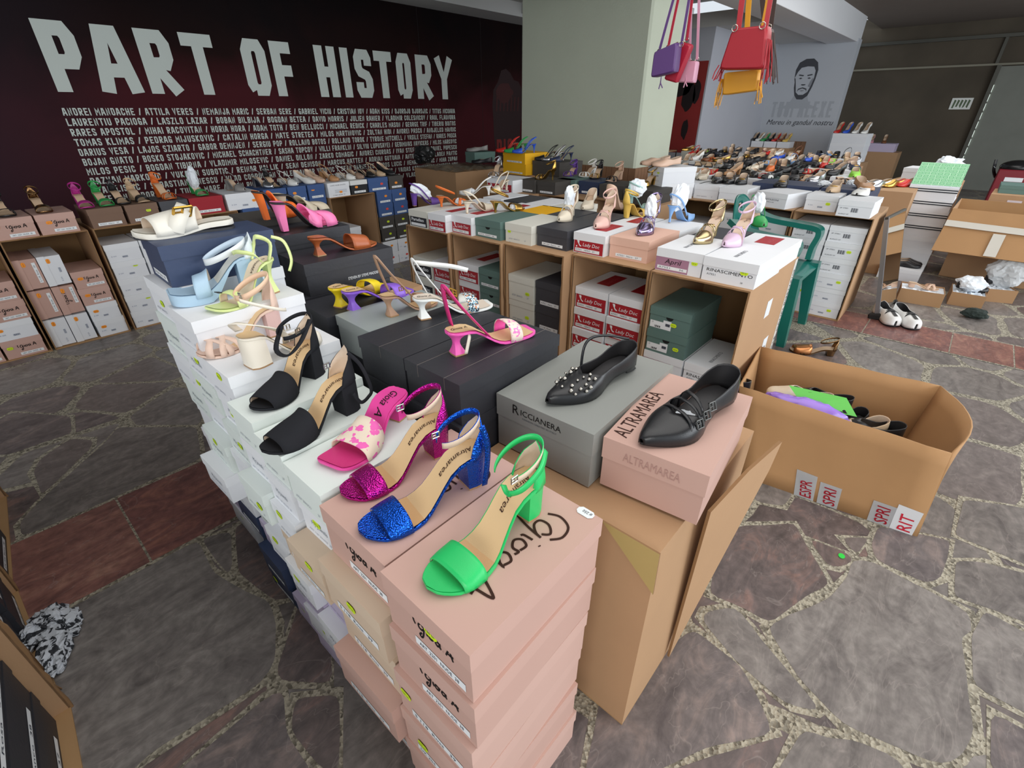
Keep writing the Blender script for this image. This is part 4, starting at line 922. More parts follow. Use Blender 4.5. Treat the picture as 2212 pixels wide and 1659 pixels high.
# white slide
WH = leather('#e6e3d8', .45)
s = Shoe('flat_slide', 'white flat slide with gold square buckle on the navy box', (289, 517), (508, 490), 1.0135, .012, 'round', wide=1.2, th=.014, hx=.0)
s.sole(WH); s.insole(leather('#dedbd0', .5)); so = MB(); so.loft([[(u*s.L, s.cy(u)-s.hw(u)*.99, z) for u in US[1:]]+[(u*s.L, s.cy(u)+s.hw(u)*.99, z) for u in US[:0:-1]] for z in (0, .006)], leather('#2f3136', .6)); so.build('outsole', s.R)
s.band(WH, .34, .52, .04, .046, name='rear_strap', lining=NUDE_LIN, skew=.05); s.band(WH, .56, .84, .047, .034, name='front_strap', lining=NUDE_LIN, skew=-.04)
s.strip(WH, [(.15, -.052, .012), (.14, -.053, .035), (.125, -.044, .056), (.112, -.026, .068), (.105, .0, .071)], .036, 'belt', up=(0, 1, .4)); s.buckle((.12, -.043, .06), .042, (1, .2, 0), (.2, .6, -.75), mat('buckle_gold', '#c79f4a', .25, metal=1))
# high mules
def cross_mule(label, toe, heel, z, m, hh=.092):
    s = Shoe('high_heeled_mule', label, toe, heel, z, hh, 'square', wide=1.0, th=.005); s.sole(leather('#2a2728', .5)); s.insole(m, .0, .99, .97)
    s.heel(m, 'cone'); s.cross(m, .56, .84, .04, .045, th=.004); s.cross(m, .84, .58, .04, .04, th=.004); s.cross(m, .5, .6, .03, .05, th=.004); return s
cross_mule('bright pink high heeled mule with crossed straps', (727, 483), (616, 501), .95, leather('#f07fb4', .45))
s = cross_mule('orange high heeled mule behind the pink one', (640, 466), (577, 476), .975, leather('#e46f2b', .4)); 
cross_mule('beige high heeled mule between the orange and pink ones', (709, 461), (616, 478), .95, leather('#bdb29c', .5))
BRN = leather('#a9592f', .35)
s = Shoe('mule', 'brown leather mule with square toe on the black box', (807, 528), (691, 551), .901, .052, 'square', wide=.95); s.sole(BRN); s.insole(leather('#b46a3c', .4), .0, .99, .96); s.heel(BRN, 'flare', .017, .017, tip=TIPM); s.band(BRN, .60, .86, .042, .03, lining=leather('#8d4a27'), k=18)
def kitten(label, toe, heel, z, m, hh=.055, strap=None, strap_m=None, ins=TAN, br=True, nm='kitten_heel_sandal', L=None):
    s = Shoe(nm, label, toe, heel, z, hh, 'square', wide=.95, fixed_len=L); s.sole(m); s.insole(ins, .02, .96, .9, brand=('Gioia A', .05, .18, .012) if br else None, ink_=BLK); s.heel(m, 'flare', .017, .017, tip=TIPM)
    if strap: s.band(strap_m or m, .66, .82, .036, .03, lining=m)
    return s
YL = leather('#ecd21f', .3); PU = leather('#8a5fd0', .3); TP = leather('#b08d74', .45); WT = leather('#e9ecea', .35); HP = leather('#ee5fb4', .35)
kitten('yellow mule with flared kitten heel against the black box', (826, 619), (736, 661), .80, YL, strap=1, nm='mule')
kitten('purple mule with flared kitten heel beside the yellow one', (884, 630), (765, 669), .80, PU, strap=1, nm='mule')
s = kitten('taupe slingback sandal on the silver grey box', (938, 655), (847, 680), .805, TP, br=False, strap=1)
s.strip(TP, [(.04, .026, s.zs(.12)), (.012, .012, s.zs(.05)+.075), (.004, 0, s.zs(.05)+.105), (.03, -.02, s.zs(.05)+.06), (.085, -.032, s.zs(.4)+.01)], .016, 'slingback_strap', lining=NUDE_LIN, up=(1, 0, .3)); s.buckle((.05, -.03, s.zs(.2)+.02), .013, (1, 0, 0), m=mat('buckle_gold', '#c79f4a', .25, metal=1))
s = kitten('white kitten heel sandal with sparkling toe strap', (1058, 660), (917, 686), .81, WT, ins=leather('#e0d3c4'))
def sparkle():
    m = mat('sparkle_strap', '#d8d3cc', .25); nt = m.node_tree; b = nt.nodes['Principled BSDF']; tc = nt.nodes.new('ShaderNodeTexCoord'); v = nt.nodes.new('ShaderNodeTexVoronoi'); v.inputs['Scale'].default_value = 300
    nt.links.new(tc.outputs['Object'], v.inputs['Vector']); r = nt.nodes.new('ShaderNodeValToRGB'); r.color_ramp.interpolation = 'CONSTANT'; e = r.color_ramp.elements; e[0].color = lin('#2a3440'); e[1].position = .3; e[1].color = lin('#e8eef0'); x = e.new(.6); x.color = lin('#e79a6a'); x = e.new(.75); x.color = lin('#8fb7c9')
    sp = nt.nodes.new('ShaderNodeSeparateColor'); nt.links.new(v.outputs['Color'], sp.inputs[0]); nt.links.new(sp.outputs[0], r.inputs['Fac']); nt.links.new(r.outputs[0], b.inputs['Base Color']); return m
s.band(sparkle(), .64, .78, .04, .034, lining=WT); s.strip(WT, [(.05, .03, s.zs(.2)), (.02, .024, s.zs(.05)+.07), (.012, .0, s.zs(.05)+.1), (.03, -.02, s.zs(.05)+.07), (.09, -.034, s.zs(.4)+.008)], .013, 'slingback_strap', lining=NUDE_LIN, up=(1, 0, .3))
s.strip(WT, [(.016, .004, s.zs(.05)+.092), (.06, -.01, s.zs(.05)+.085), (.11, -.02, s.zs(.05)+.075), (.15, -.03, s.zs(.05)+.062)], .012, 'loose_strap', up=(0, 1, .1))
s = kitten('hot pink slingback sandal with leopard strap on the black box', (1144, 716), (989, 762), .81, HP, br=True)
s.band(LEO2, .66, .8, .042, .034, lining=HP); s.strip(leather('#d8337f', .4), [(.03, .026, s.zs(.1)), (.012, .016, s.zs(.05)+.07), (.008, .004, s.zs(.05)+.1), (.03, -.022, s.zs(.05)+.06), (.095, -.035, s.zs(.42)+.006)], .018, 'slingback_strap', lining=NUDE_LIN, up=(1, 0, .3)); s.buckle((.022, -.008, s.zs(.05)+.09), .016, (1, -.4, -.6), m=mat('buckle_gold', '#c79f4a', .25, metal=1))
s.strip(leather('#e3dccb', .5), [(.05, -.02, s.zs(.2)-.01), (.045, -.026, .04), (.035, -.026, .006)], .008, 'hanging_strap', up=(0, 1, 0))
# black pointed flats
BL = leather('#1b1c1f', .28)
s = Shoe('pointed_flat', 'black pointed flat with steel studs on the grey box', (1182, 878), (1350, 797), .747, .018, 'point', th=.005, wide=.98, hx=.02)
s.sole(BL); s.insole(DARKLIN, .02, .7); s.heel(BL, 'flat', .024, .02); s.pump(BL, .62, .042, .05, .026, .018, DARKLIN)
st = mat('steel_stud', '#b9b6ae', .12, metal=1); sd = MB(); rs = random.Random(3)
SP = []
while len(SP) < 20:
    q_ = (rs.uniform(.62, .86), rs.uniform(-.75, .85))
    if all(((q_[0]-a)*9)**2+((q_[1]-b)*1.6)**2 > .18 for a, b in SP): SP.append(q_)
for i, (u, v) in enumerate(SP):
    q = 0; r = .0032+.0022*((i*.29) % 1); q = math.acos(max(-.9, min(.9, v)))
    hh = .044+(.02-.044)*((u-.62)/.38)**.8; x = u*s.L; y = s.cy(u)+(s.hw(u)*1.05+.003)*math.copysign(abs(math.cos(q))**.62, math.cos(q)); z = s.zs(u)+hh*abs(math.sin(q))**.72
    bm = bmesh.new(); bmesh.ops.create_icosphere(bm, subdivisions=2, radius=r); sd.bm(bm, st, Matrix.Translation((x, y+.002*(1 if v > 0 else -1)*abs(v), z+.0025)))
sd.build('studs', s.R)
s.strip(BL, [(.02, 0, s.zs(.02)+.058), (.07, .02, s.zs(.1)+.075), (.115, .032, s.zs(.2)+.08), (.14, .034, s.zs(.4)+.07), (.15, .03, s.zs(.5)+.02), (.152, .022, s.zs(.5)+.008)], .006, 'instep_strap', up=(0, 1, .2), th=.003)
s = Shoe('pointed_flat', 'black pointed flat with three buckled straps on the pink box', (1384, 967), (1556, 868), .735, .022, 'point', th=.005, wide=1.12, hx=.02)
s.sole(BL); s.insole(DARKLIN, .02, .7); s.heel(BL, 'flat', .025, .022); s.pump(BL, .66, .04, .06, .03, .018, DARKLIN)
for k, (ua, ub, h) in enumerate(((.44, .56, .056), (.52, .60, .05), (.62, .70, .045))):
    s.cross(BL, ub, ua, .008, h, name='buckled_strap'); s.buckle((ua*s.L, s.cy(ua)-s.hw(ua)*1.08-.004, s.zs(ua)+h*.66), .021, (1, 0, .1), (0, .4, .9), mat('buckle_dark', '#4a4a48', .3, metal=1))
s.paper(.58, 0, .03, .022, .012, .014, 0, 4)
# ------------------------------------------------------------------ middle display: open cartons with boxes in and on them
BC = [('far', 2.085, 2.465, 1.80), ('b', 1.70, 2.08, 1.82), ('c', 1.31, 1.695, 1.84), ('d', .90, 1.305, 1.90), ('e', .48, .895, 1.90)]
HB = .705
WHO = ['fifth from the green chair', 'fourth from the green chair', 'third from the green chair', 'next to the one nearest the chair', 'nearest the green chair']
for (k, y0, y1, x), who in zip(BC, WHO):
    dp = .95 if k in ('far', 'b') else .66; R = carton((x+dp/2, (y0+y1)/2, 0), dp, y1-y0-.004, HB, 0, 'open cardboard carton of shoe boxes, %s' % who, open_front=True)
    if k == 'e':
        tt = MB(); yy = -(y1-y0-.004)/2-.0008
        for (xa, za, xb, zb) in ((-.02, .5, .05, .58), (.1, .25, .17, .36)):
            tt.add([(xa, yy, za), (xb, yy, za), (xb, yy, zb), (xa, yy, zb)], [(0, 1, 2, 3)], STRIP)
        put_text(tt, '13', lambda a, b: (a, yy-.0006, b), .115, .28, .035, BLK)
        for i in range(9): tt.add([(.32, yy, .06+i*.07), (.328, yy, .06+i*.07), (.328, yy, .11+i*.07), (.32, yy, .11+i*.07)], [(0, 1, 2, 3)], STRIP)
        tt.add([(.285, yy, 0.02), (.325, yy, .02), (.325, yy, .7), (.285, yy, .7)], [(0, 1, 2, 3)], mat('printed_tape', '#d9d5cd', .5))
        put_text(tt, 'VIA DEI MILLE  CAMPI BISENZIO', lambda a, b: (.317-b, yy-.0006, .05+a), 0, 0, .018, BLK, wide=.6)
        tt.build('printed_labels', R, smooth=0)
def ld_top(d, fn, L, W):
    d.add([fn(L*.3, W*.3), fn(L*.85, W*.3), fn(L*.85, W*.7), fn(L*.3, W*.7)], [(0, 1, 2, 3)], REDP); put_text(d, 'Lady Doc', lambda a, b: fn(a, W*.57-b, .0004), L*.38, 0, .022, mat('panel_red_text', '#c25560', .5), wide=L*.36, shear=.25)
def rin_top(d, fn, L, W): put_text(d, 'RINASCIMENTO', lambda a, b: fn(a, W*.5-b), L*.2, 0, .016, STXT, wide=L*.4)
TB = [((876, 452), .17, 'cream', 'paradiso', 'carrying the purple slingback', None, None), ((920, 459.5), .15, 'white', 'ladydoc', 'carrying the orange slingback', None, ld_top), ((973.7, 463.6), .17, 'white', 'ladydoc', 'carrying the beige slingback', None, ld_top),
 ((1025.5, 470.5), .195, 'green', 'hole', 'carrying the gold sandal', None, None), ((1090, 480), .18, 'cream', 'plain', 'carrying no shoe, beside the charcoal box', (NEON, .1, .5, .022), None), ((1159.5, 488.5), .195, 'slate', 'strip', 'carrying the cream strapped pump', None, None),
 ((1238.5, 499.6), .178, 'white', 'ladydoc', 'carrying the pale pink pump', None, ld_top), ((1317.5, 509.4), .20, 'peach', 'strip', 'carrying the metallic lilac pump', None, None), ((1419, 533), .205, 'white', 'april', 'carrying the iridescent gold pump', (NEON, .77, .48, .026), rin_top), ((1521.7, 552.3), .215, 'white', 'rinascimento', 'carrying the pale lilac pump', (NEON, .7, .5, .03), rin_top)]
for i, (p, W, c, e, who, st, tf) in enumerate(TB):
    c0 = P(p[0], p[1], .80); x0 = max(c0.x, 1.80)
    shoe_box((x0+.155, c0.y-W/2, HB), .31, W-.004, .095, rj.uniform(-1.5, 1.5), c, '%s shoe box %s' % (CN[c] + {'ladydoc': ' red labelled', 'paradiso': ' black labelled', 'april': ' mauve labelled'}.get(e, ''), who), ends=e, stick=st, top=tf, lid_h=.036)
    # a second row stands behind on the same cartons
    c2 = ['white', 'white', 'white', 'yellow', 'slate', 'slate', 'white', 'white', 'slate', 'white'][i]
    shoe_box((x0+.315+.15, c0.y-W/2+.005, HB), .29, W-.006, .085, rj.uniform(-2, 2), c2, '%s shoe box standing behind the one %s' % (CN[c2], who), ends=None, top=ld_top if c2 == 'white' and i in (6, 2, 9) else None, lid_h=.036)
for i in range(4):
    y_ = (2.37, 2.18, 1.99, 1.80)[i]; shoe_box((2.6, y_, HB), .28, .17, .085, rj.uniform(-2, 2), ('white', 'slate', 'white', 'cream')[i], '%s shoe box, third row of the middle cartons, %s from far end' % (CN[('white', 'slate', 'white', 'cream')[i]], ('first', 'second', 'third', 'fourth')[i]), ends=None)
def fill(y0, y1, x, cols, who, ht=.108, L=.33, top=None):
    n = len(cols); w = (y1-y0-.02)/n
    for j, lev in enumerate(cols):
        yc = y1-.01-w*(j+.5)
        for i, (c, e) in enumerate(lev[::-1]):
            topm = i == len(lev)-1
            shoe_box((x+.015+L/2+rj.uniform(0, .012), yc, .0065+i*ht), L, w-.006, ht-.0006, 0, c, '%s%s shoe box, %s down, column %s, carton %s' % (CN[c], {'ladydoc': ' red labelled', 'paradiso': ' black labelled'}.get(e, ''), ORD[len(lev)-1-i], ('one', 'two')[j], who), ends=e, stick=(NEON, rj.uniform(.5, .75), .3) if e in ('holelabel', 'plain') else None, top=ld_top if topm and e == 'ladydoc' else rin_top if topm and e == 'rinascimento' else None, lid_h=.036)
fill(2.085, 2.465, 1.80, [[('cream', 'paradiso'), ('cream', 'paradiso'), ('slate', 'strip'), ('cream', 'plain')][:4], [('white', 'ladydoc'), ('white', 'ladydoc'), ('white', 'ladydoc'), ('green', 'hole')]], 'fifth from the chair', .128)
fill(1.70, 2.08, 1.82, [[('white', 'ladydoc')]*4+[('green', 'hole')], [('green', 'hole')]*3+[('white', 'ladydoc')]*2], 'fourth from the chair')
fill(1.31, 1.695, 1.84, [[('cream', 'plain')]*4, [('slate', 'strip')]*4], 'third from the chair', .135)
fill(.90, 1.305, 1.90, [[('white', 'ladydoc')]*5, [('white', 'ladydoc')]*5], 'second from the chair')
fill(.48, .895, 1.90, [[('green', 'holelabel'), ('green', 'holelabel'), ('white', 'april'), ('white', 'plain'), ('white', 'plain')], [('white', 'rinascimento'), ('white', 'rinascimento'), ('white', 'rinascimento')]], 'nearest the chair')
# ------------------------------------------------------------------ row along the painted wall
for x0, x1, who in ((-.72, -.315, 'third'), (-.31, .10, 'second'), (.11, .515, 'nearest')):
    pass
YD = 3.95; HD = .672
def cart_d(x0, x1, label): return carton(((x0+x1)/2, YD+.26, 0), .52, x1-x0-.004, HD, 90, label, open_front=True)
cart_d(-.31, .10, 'open carton of pink boxes at the near end of the lettered wall'); cart_d(.11, .515, 'open carton of upright and flat pink and white boxes by the lettered wall'); cart_d(.535, .95, 'open carton with white boxes by the lettered wall'); cart_d(.96, 1.40, 'open carton below the dark red box by the lettered wall'); cart_d(2.14, 2.58, 'open carton nearly empty, with one white box, by the lettered wall')
def dbox(x0, x1, z0, h, c, e, label, st=None, y=YD, roll=0, L=.31, top=None): return shoe_box(((x0+x1)/2, y+L/2+.01, z0), L, x1-x0-.004, h, 90+rj.uniform(-2, 2), c, label, ends=e, stick=st, lid_h=.036, roll=roll)
DT = [(-.11, .09, 'pink', 'gioia', 'carrying the gold fabric shoe', (ORNG, .06, .55)), (.095, .29, 'pink', 'gioia', 'carrying the black strappy sandal by the wall', (ORNG, .08, .55)), (.30, .485, 'pink', 'gioia', 'carrying the bronze sandal', (ORNG, .22, .5)), (.54, .725, 'brown', 'strip', 'carrying the magenta and green sandals', None), (.735, .92, 'brown', 'strip', 'carrying the nude wedge sandal', (NEON, .6, .55)),
 (.925, 1.10, 'slate', 'strip', 'carrying the orange sandal by the wall', None), (1.11, 1.33, 'red', 'strip', 'carrying the green sandal with tissue', None), (1.35, 1.60, 'white', 'small', 'carrying the clear heeled pump', (ORNG, .72, .4)), (1.62, 1.80, 'blue', 'strip', 'carrying the silver pump', (ORNG, .3, .6)), (1.81, 1.965, 'blue', 'strip', 'carrying the white slingback', (ORNG, .25, .5)), (1.97, 2.12, 'blue', 'strip', 'carrying the white block heeled pump', (ORNG, .2, .6)),
 (2.14, 2.35, 'white', 'qr', 'with printed end carrying the tan pump', (ORNG, .5, .25)), (2.36, 2.53, 'whiteblack', 'strip', 'carrying the white pump by the wall', (ORNG, .25, .45)), (2.54, 2.75, 'blue', 'strip', 'carrying the black pump by the wall', (REDST, .6, .45)), (2.76, 2.92, 'dusk', 'strip', 'carrying the black slingback by the wall', (ORNG, .4, .4))]
for x0, x1, c, e, who, st in DT: dbox(x0, x1, HD if x0 < 1.5 or x0 > 2.1 and x0 < 2.5 else .675, .112, c, e, '%s shoe box %s' % (CN[c], who), st)
for i, (x0, x1, c, e) in enumerate(((-.295, -.11, 'pink', 'gioia'), (-.105, .085, 'pink', 'gioia'))):
    for k in range(4):
        cc = ('pink', 'white', 'pink', 'pink')[k]; dbox(x0, x1, .0065+k*.112, .1115, cc, 'gioia' if cc == 'pink' else 'small', '%s shoe box, %s up in column %s of the end carton' % (CN[cc], ('lowest', 'second', 'third', 'fourth')[k], ('one', 'two')[i]), ((NEON, ORNG)[k % 2], .1, .5))
# carton with upright boxes
zc = .0065
for k, (x0, z0, c, e, ro) in enumerate(((.178, 0, 'white', 'small', 90), (.29, 0, 'white', 'small', 90), (.178, .185, 'pink', 'strip', 90), (.29, .185, 'pink', 'gioia', 90), (.178, .37, 'pink', 'strip', 90), (.29, .37, 'white', 'small', 90))):
    W = .18; h = .108
    R = shoe_box((x0+.045, YD+.02+.155, zc+z0+W/2), .31, W-.003, h, 90, c, '%s shoe box on its side, %s, in the wall carton' % (CN[c], ('bottom at the edge', 'bottom beside flat ones', 'middle at the edge', 'middle with signature', 'upper at the edge', 'upper with white end')[k]), ends=e, stick=(ORNG, .75, .5), lid_h=.036)
    R.rotation_euler = (0, 0, 0); R.matrix_world = Matrix.Translation((x0+.045, YD+.02+.155, zc+z0+W/2)) @ Matrix.Rotation(PI/2, 4, 'Z') @ Matrix.Rotation(-PI/2, 4, 'X')
for k, (c, e) in enumerate((('white', 'small'), ('white', 'small'), ('pink', 'gioia'), ('pink', 'gioia'))): dbox(.342, .505, zc+k*.108, .1075, c, e, '%s shoe box lying flat, %s up beside the upright boxes' % (CN[c], ('lowest', 'second', 'third', 'fourth')[k]), (ORNG, .15, .5))
for j, (x0, x1) in enumerate(((.548, .74), (.745, .935))):
    for k in range(5): dbox(x0, x1, zc+k*.112, .1115, 'white', 'small', 'white shoe box, %s up in the %s column of the white box carton' % (('lowest', 'second', 'third', 'fourth', 'fifth')[k], ('first', 'second')[j]), (NEON, .6, .6) if k % 2 else None)
for j, (x0, x1) in enumerate(((.97, 1.17), (1.18, 1.385))):
    for k in range(4): c = ('white', 'red', 'lilac', 'white')[(k+j) % 4]; dbox(x0, x1, zc+k*.112, .1115, c, 'strip', '%s shoe box, %s up, column %s below the dark red box' % (CN[c], ('lowest', 'second', 'third', 'fourth')[k], ('one', 'two')[j]))
dbox(2.18, 2.40, .0065, .25, 'deep', None, 'deep blue box at the bottom of the nearly empty carton'); dbox(2.18, 2.40, .257, .15, 'white', 'small', 'white shoe box alone in the nearly empty carton')
for j, (x0, x1) in enumerate(((1.43, 1.61), (1.62, 1.80), (1.81, 1.965), (1.97, 2.12))):
    for k in range(6): c = 'blue' if k > 3 or (k+j) % 3 == 0 else 'white' if k < 2 else 'slate'; dbox(x0, x1, k*.1125, .112, c, 'strip', '%s shoe box, %s up in pile %s between the wall cartons' % (CN[c], ('lowest', 'second', 'third', 'fourth', 'fifth', 'sixth')[k], ('one', 'two', 'three', 'four')[j]), (ORNG, .5, .5) if k == 5 and j else None)
for j, (x0, x1) in enumerate(((2.60, 2.77), (2.775, 2.94))):
    for k in range(6): c = ('white', 'white', 'dusk', 'dusk', 'blue', 'blue')[k]; dbox(x0, x1, k*.1125, .112, c, 'strip' if c != 'white' else 'small', '%s shoe box, %s up in the far end pile %s of the wall row' % (CN[c], ('lowest', 'second', 'third', 'fourth', 'fifth', 'sixth')[k], ('one', 'two')[j]), ((REDST, ORNG, NEON, NEON, REDST, ORNG)[k], .5, .5))
# ------------------------------------------------------------------ row in front of the pillar
CT = [((1051, 384.6), .30, 'white', 'ladydoc', 'carrying the silver sandal'), ((1123.4, 387), .165, 'dusk', 'strip', 'carrying no shoe, beside the gold sandal'), ((1159.5, 390), .2, 'dusk', 'strip', 'carrying the gold strappy sandal'), ((1202.5, 386), .2, 'green', 'hole', 'carrying the purple strappy sandal'), ((1249.6, 390), .2, 'deep', 'strip', 'carrying the spotted sandal'), ((1294, 397), .22, 'dusk', None, 'carrying the nude sandal with black straps'), ((1346.6, 406.8), .25, 'dusk', None, 'carrying the woven gold sandal')]
for i, (p, W, c, e, who) in enumerate(CT):
    c0 = P(p[0], p[1], .80); shoe_box((c0.x+.15, c0.y-W/2, .70), .30, W-.006, .0995, rj.uniform(-2, 2), c, '%s shoe box near the pillar %s' % (CN[c], who), ends=e, stick=(NEON, .6, .3) if i == 4 else None, lid_h=.034)
for i, (y0, y1, x) in enumerate(((2.66, 3.14, 3.2), (2.18, 2.655, 3.33), (1.62, 2.175, 3.42))):
    who = ('farthest from the white column', 'in the middle', 'nearest the white column box')[i]
    dp = .43 if i == 2 else .6; carton((x+dp/2, (y0+y1)/2, 0), dp, y1-y0-.005, .6995, 0, 'open carton with dark boxes before the pillar, %s' % who, open_front=True)
    for j in range(2):
        w = (y1-y0-.03)/2
        for k in range(5): c = ('dusk', 'slate', 'white', 'dusk', 'slate')[(k+j*2+i) % 5]; shoe_box((x+.02+.16, y1-.015-w*(j+.5), .0065+k*.112), .32, w-.006, .1115, 0, c, '%s shoe box %s up, column %s, carton before the pillar %s' % (CN[c], ('lowest', 'second', 'third', 'fourth', 'fifth')[k], ('one', 'two')[j], ('far', 'middle', 'near')[i]), ends='strip', lid_h=.034)
carton((4.08, 3.18, 0), .48, .9, .765, 0, 'closed carton under the yellow and dark boxes beside the pillar')
shoe_box((3.94, 3.33, .7655), .30, .34, .095, -8, 'yellow', 'lower yellow shoe box beside the pillar', ends='strip', lid_h=.032); shoe_box((3.94, 3.33, .861), .30, .34, .095, -10, 'yellow', 'upper yellow shoe box carrying red, green and blue pumps', ends='strip', lid_h=.032)
shoe_box((3.98, 2.97, .7655), .32, .35, .13, -6, 'dusk', 'dark shoe box by the pillar carrying three pointed slingbacks', ends=None, stick=(ORNG, .75, .2), lid_h=.034)
# clutter between the painted wall and the pillar
R = carton((4.05, 4.42, 0), .7, .75, .74, -4, 'brown carton wrapped in clear film near the painted wall')
fm = bpy.data.materials.new('clear_film'); fm.use_nodes = True; b_ = fm.node_tree.nodes['Principled BSDF']; b_.inputs['Base Color'].default_value = lin('#8f8676'); b_.inputs['Roughness'].default_value = .2; b_.inputs['Alpha'].default_value = .55
fb = MB(); rows = []
for i in range(13):
    rows.append([(-.37+.74*i/12, -.4+.8*j/12, .75+.035*noise.noise(Vector((i*.9, j*.9, 2)))+.03*noise.noise(Vector((i*2.1, j*2.3, 5)))) for j in range(13)])
fb.grid(rows, fm); fb.build('film', R, smooth=20)
def lump(name, label, cat, c, r, m, seed, amp=.3, loc=None, sub=4, flat=0, fine=.12, smooth=14):
    bm = bmesh.new(); bmesh.ops.create_icosphere(bm, subdivisions=sub, radius=1)
    for w in bm.verts:
        k = 1+amp*noise.noise(w.co*1.6+Vector((seed*3.1, seed, 0)))+fine*noise.noise(w.co*5+Vector((seed, 2, 0)))+fine*.7*noise.noise(w.co*11+Vector((seed, 7, 0)))
        w.co = Vector((w.co.x*r[0]*k, w.co.y*r[1]*k, max(-flat if flat else -9, w.co.z*r[2]*k)))
    b = MB(); b.bm(bm, m); o = b.build(name, smooth=smooth, loc=c); zmin = min(v.co.z for v in o.data.vertices)
    return tag(o, label, cat)
BAGM = mat('black_plastic', '#1d1e20', .25)
o = lump('plastic_bag', 'crumpled clear dark plastic bag on the carton by the painted wall', 'bag', (3.8, 4.72, .87), (.12, .1, .09), BAGM, 3)
shoe_box((4.28, 4.3, .79), .28, .2, .11, -12, 'green', 'mint patterned shoe box near the painted wall', ends=None)
# ------------------------------------------------------------------ far displays behind the green chair
ET = [((1409, 362), .93, .22, 'white', 'jewels', 'tall stacked white shoe box carrying the nude slides by the pillar'), ((1462, 392), .80, .2, 'white', 'plain', None), ((1501, 398), .80, .2, 'white', 'plain', None), ((1554, 404.5), .80, .21, 'white', 'plain', None), ((1642.6, 413.5), .80, .24, 'white', 'napoleoni', None), ((1743.5, 419), .80, .2, 'white', 'small', None), ((1814, 430.6), .80, .2, 'white', 'barcode', None)]
EW = ['', 'carrying the white and nude flats', 'carrying the black flats with silver ornament', 'carrying the black flats with gold ornament', 'carrying the black loafers with chain', 'carrying the beige flat with bow', 'carrying the white flat with buckle']
for i, (p, z, W, c, e, lab) in enumerate(ET):
    c0 = P(p[0], p[1], z)
    if i == 0:
        c0 = Vector((3.68, 1.85, 0)); shoe_box((3.83, 1.75, .8155), .3, .2, .115, -28, c, lab, ends=e, stick=(NEON, .6, .6), lid_h=.035); shoe_box((3.83, 1.75, .70), .3, .2, .115, -28, c, 'white shoe box under the one with the nude slides', ends='jewels', stick=(NEON, .6, .6), lid_h=.035)
    else: shoe_box((c0.x+.15, c0.y-W/2, .70), .30, W-.006, .0995, -16 if i == 4 else rj.uniform(-2, 2), c, 'white shoe box %s' % EW[i], ends=e, stick=(NEON, .65, .4) if i == 5 else None, lid_h=.034)
for i, (y0, y1) in enumerate(((1.37, 1.95), (.845, 1.365), (.37, .84))):
    who = ('nearest the pillar', 'behind the green chair', 'with barcoded boxes')[i]
    carton((3.88+.3, (y0+y1)/2, 0), .6, y1-y0-.005, .6995, 0, 'open carton of white shoe boxes, %s' % who, open_front=True)
    for j in range(2):
        w = (y1-y0-.03)/2
        for k in range(6 if i else 5):
            shoe_box((3.9+.16+rj.uniform(0, .01), y1-.015-w*(j+.5), .0065+k*.104), .32, w-.006, .1035, 0, 'white', 'white shoe box, %s up, column %s, carton %s' % (('lowest', 'second', 'third', 'fourth', 'fifth', 'sixth')[k], ('one', 'two')[j], who), ends=('barcode' if i == 2 and k > 2 else 'napoleoni' if i == 1 and k == 5 and j == 0 else 'small'), stick=(NEON, .65, .4) if (k+j) % 2 else None, lid_h=.034)
shoe_box((4.36, .62, .70), .32, .30, .12, -3, 'deep', 'wide navy shoe box carrying the tan suede flat', ends=None); shoe_box((4.36, 1.02, .70), .32, .46, .12, 0, 'deep', 'long navy boot box behind the loafers', ends=None)
# background shoes share a few simple forms
COLS = {'black': '#1d1d20', 'nude': '#d6b49c', 'white': '#e6e6e2', 'beige': '#c9ad8c', 'brown': '#7b4b2c', 'red': '#c5281f', 'blue': '#2a56c8', 'green': '#2c9a4e', 'navy': '#2a3350', 'gold': '#c09a50', 'silver': '#bdbfc4', 'orange': '#dd6f2a', 'purple': '#5d3a8e', 'pink': '#d99aa8', 'lime': '#8fd33b', 'tan': '#b98a5f', 'grey': '#8c8a88', 'magenta': '#b02a86', 'bronze': '#8a6a48', 'cream': '#e4d9c4', 'sky': '#7fa9dc', 'taupe': '#9c8270', 'lilac': '#b9a3c9', 'teal': '#9fc4c0', 'yellow': '#d7b452'}
def cm(c, glossy=True):
    if c in ('gold', 'silver', 'bronze'): return foil(COLS[c], .28)
    return leather(COLS[c], .32 if c in ('black', 'red') else .42)
def bg_flat(label, c, loc, rot, L=.25, shape='point', hh=.014, group=None, orn=None, name='flat_shoe', hv=.038, lin_=None, cat='shoe'):
    s = Shoe(name, label, None, None, 0, hh, shape, loc=loc, rot=rot, fixed_len=L, th=.005, wide=1.05, group=group, cat=cat); m = cm(c)
    s.sole(leather('#2b2622', .6)); s.insole(lin_ or leather('#cbb094', .55), .02, .7); s.pump(m, .62, hv, .05, .03, .02, lin_ or NUDE_LIN)
    if orn:
        o = MB(); bm = bmesh.new(); bmesh.ops.create_icosphere(bm, subdivisions=2, radius=1); o.bm(bm, cm(orn), Matrix.Translation((s.L*.7, s.cy(.7), s.zs(.7)+hv*.82)) @ Matrix.Diagonal((.012, .026, .008, 1))); o.build('ornament', s.R)
    return s
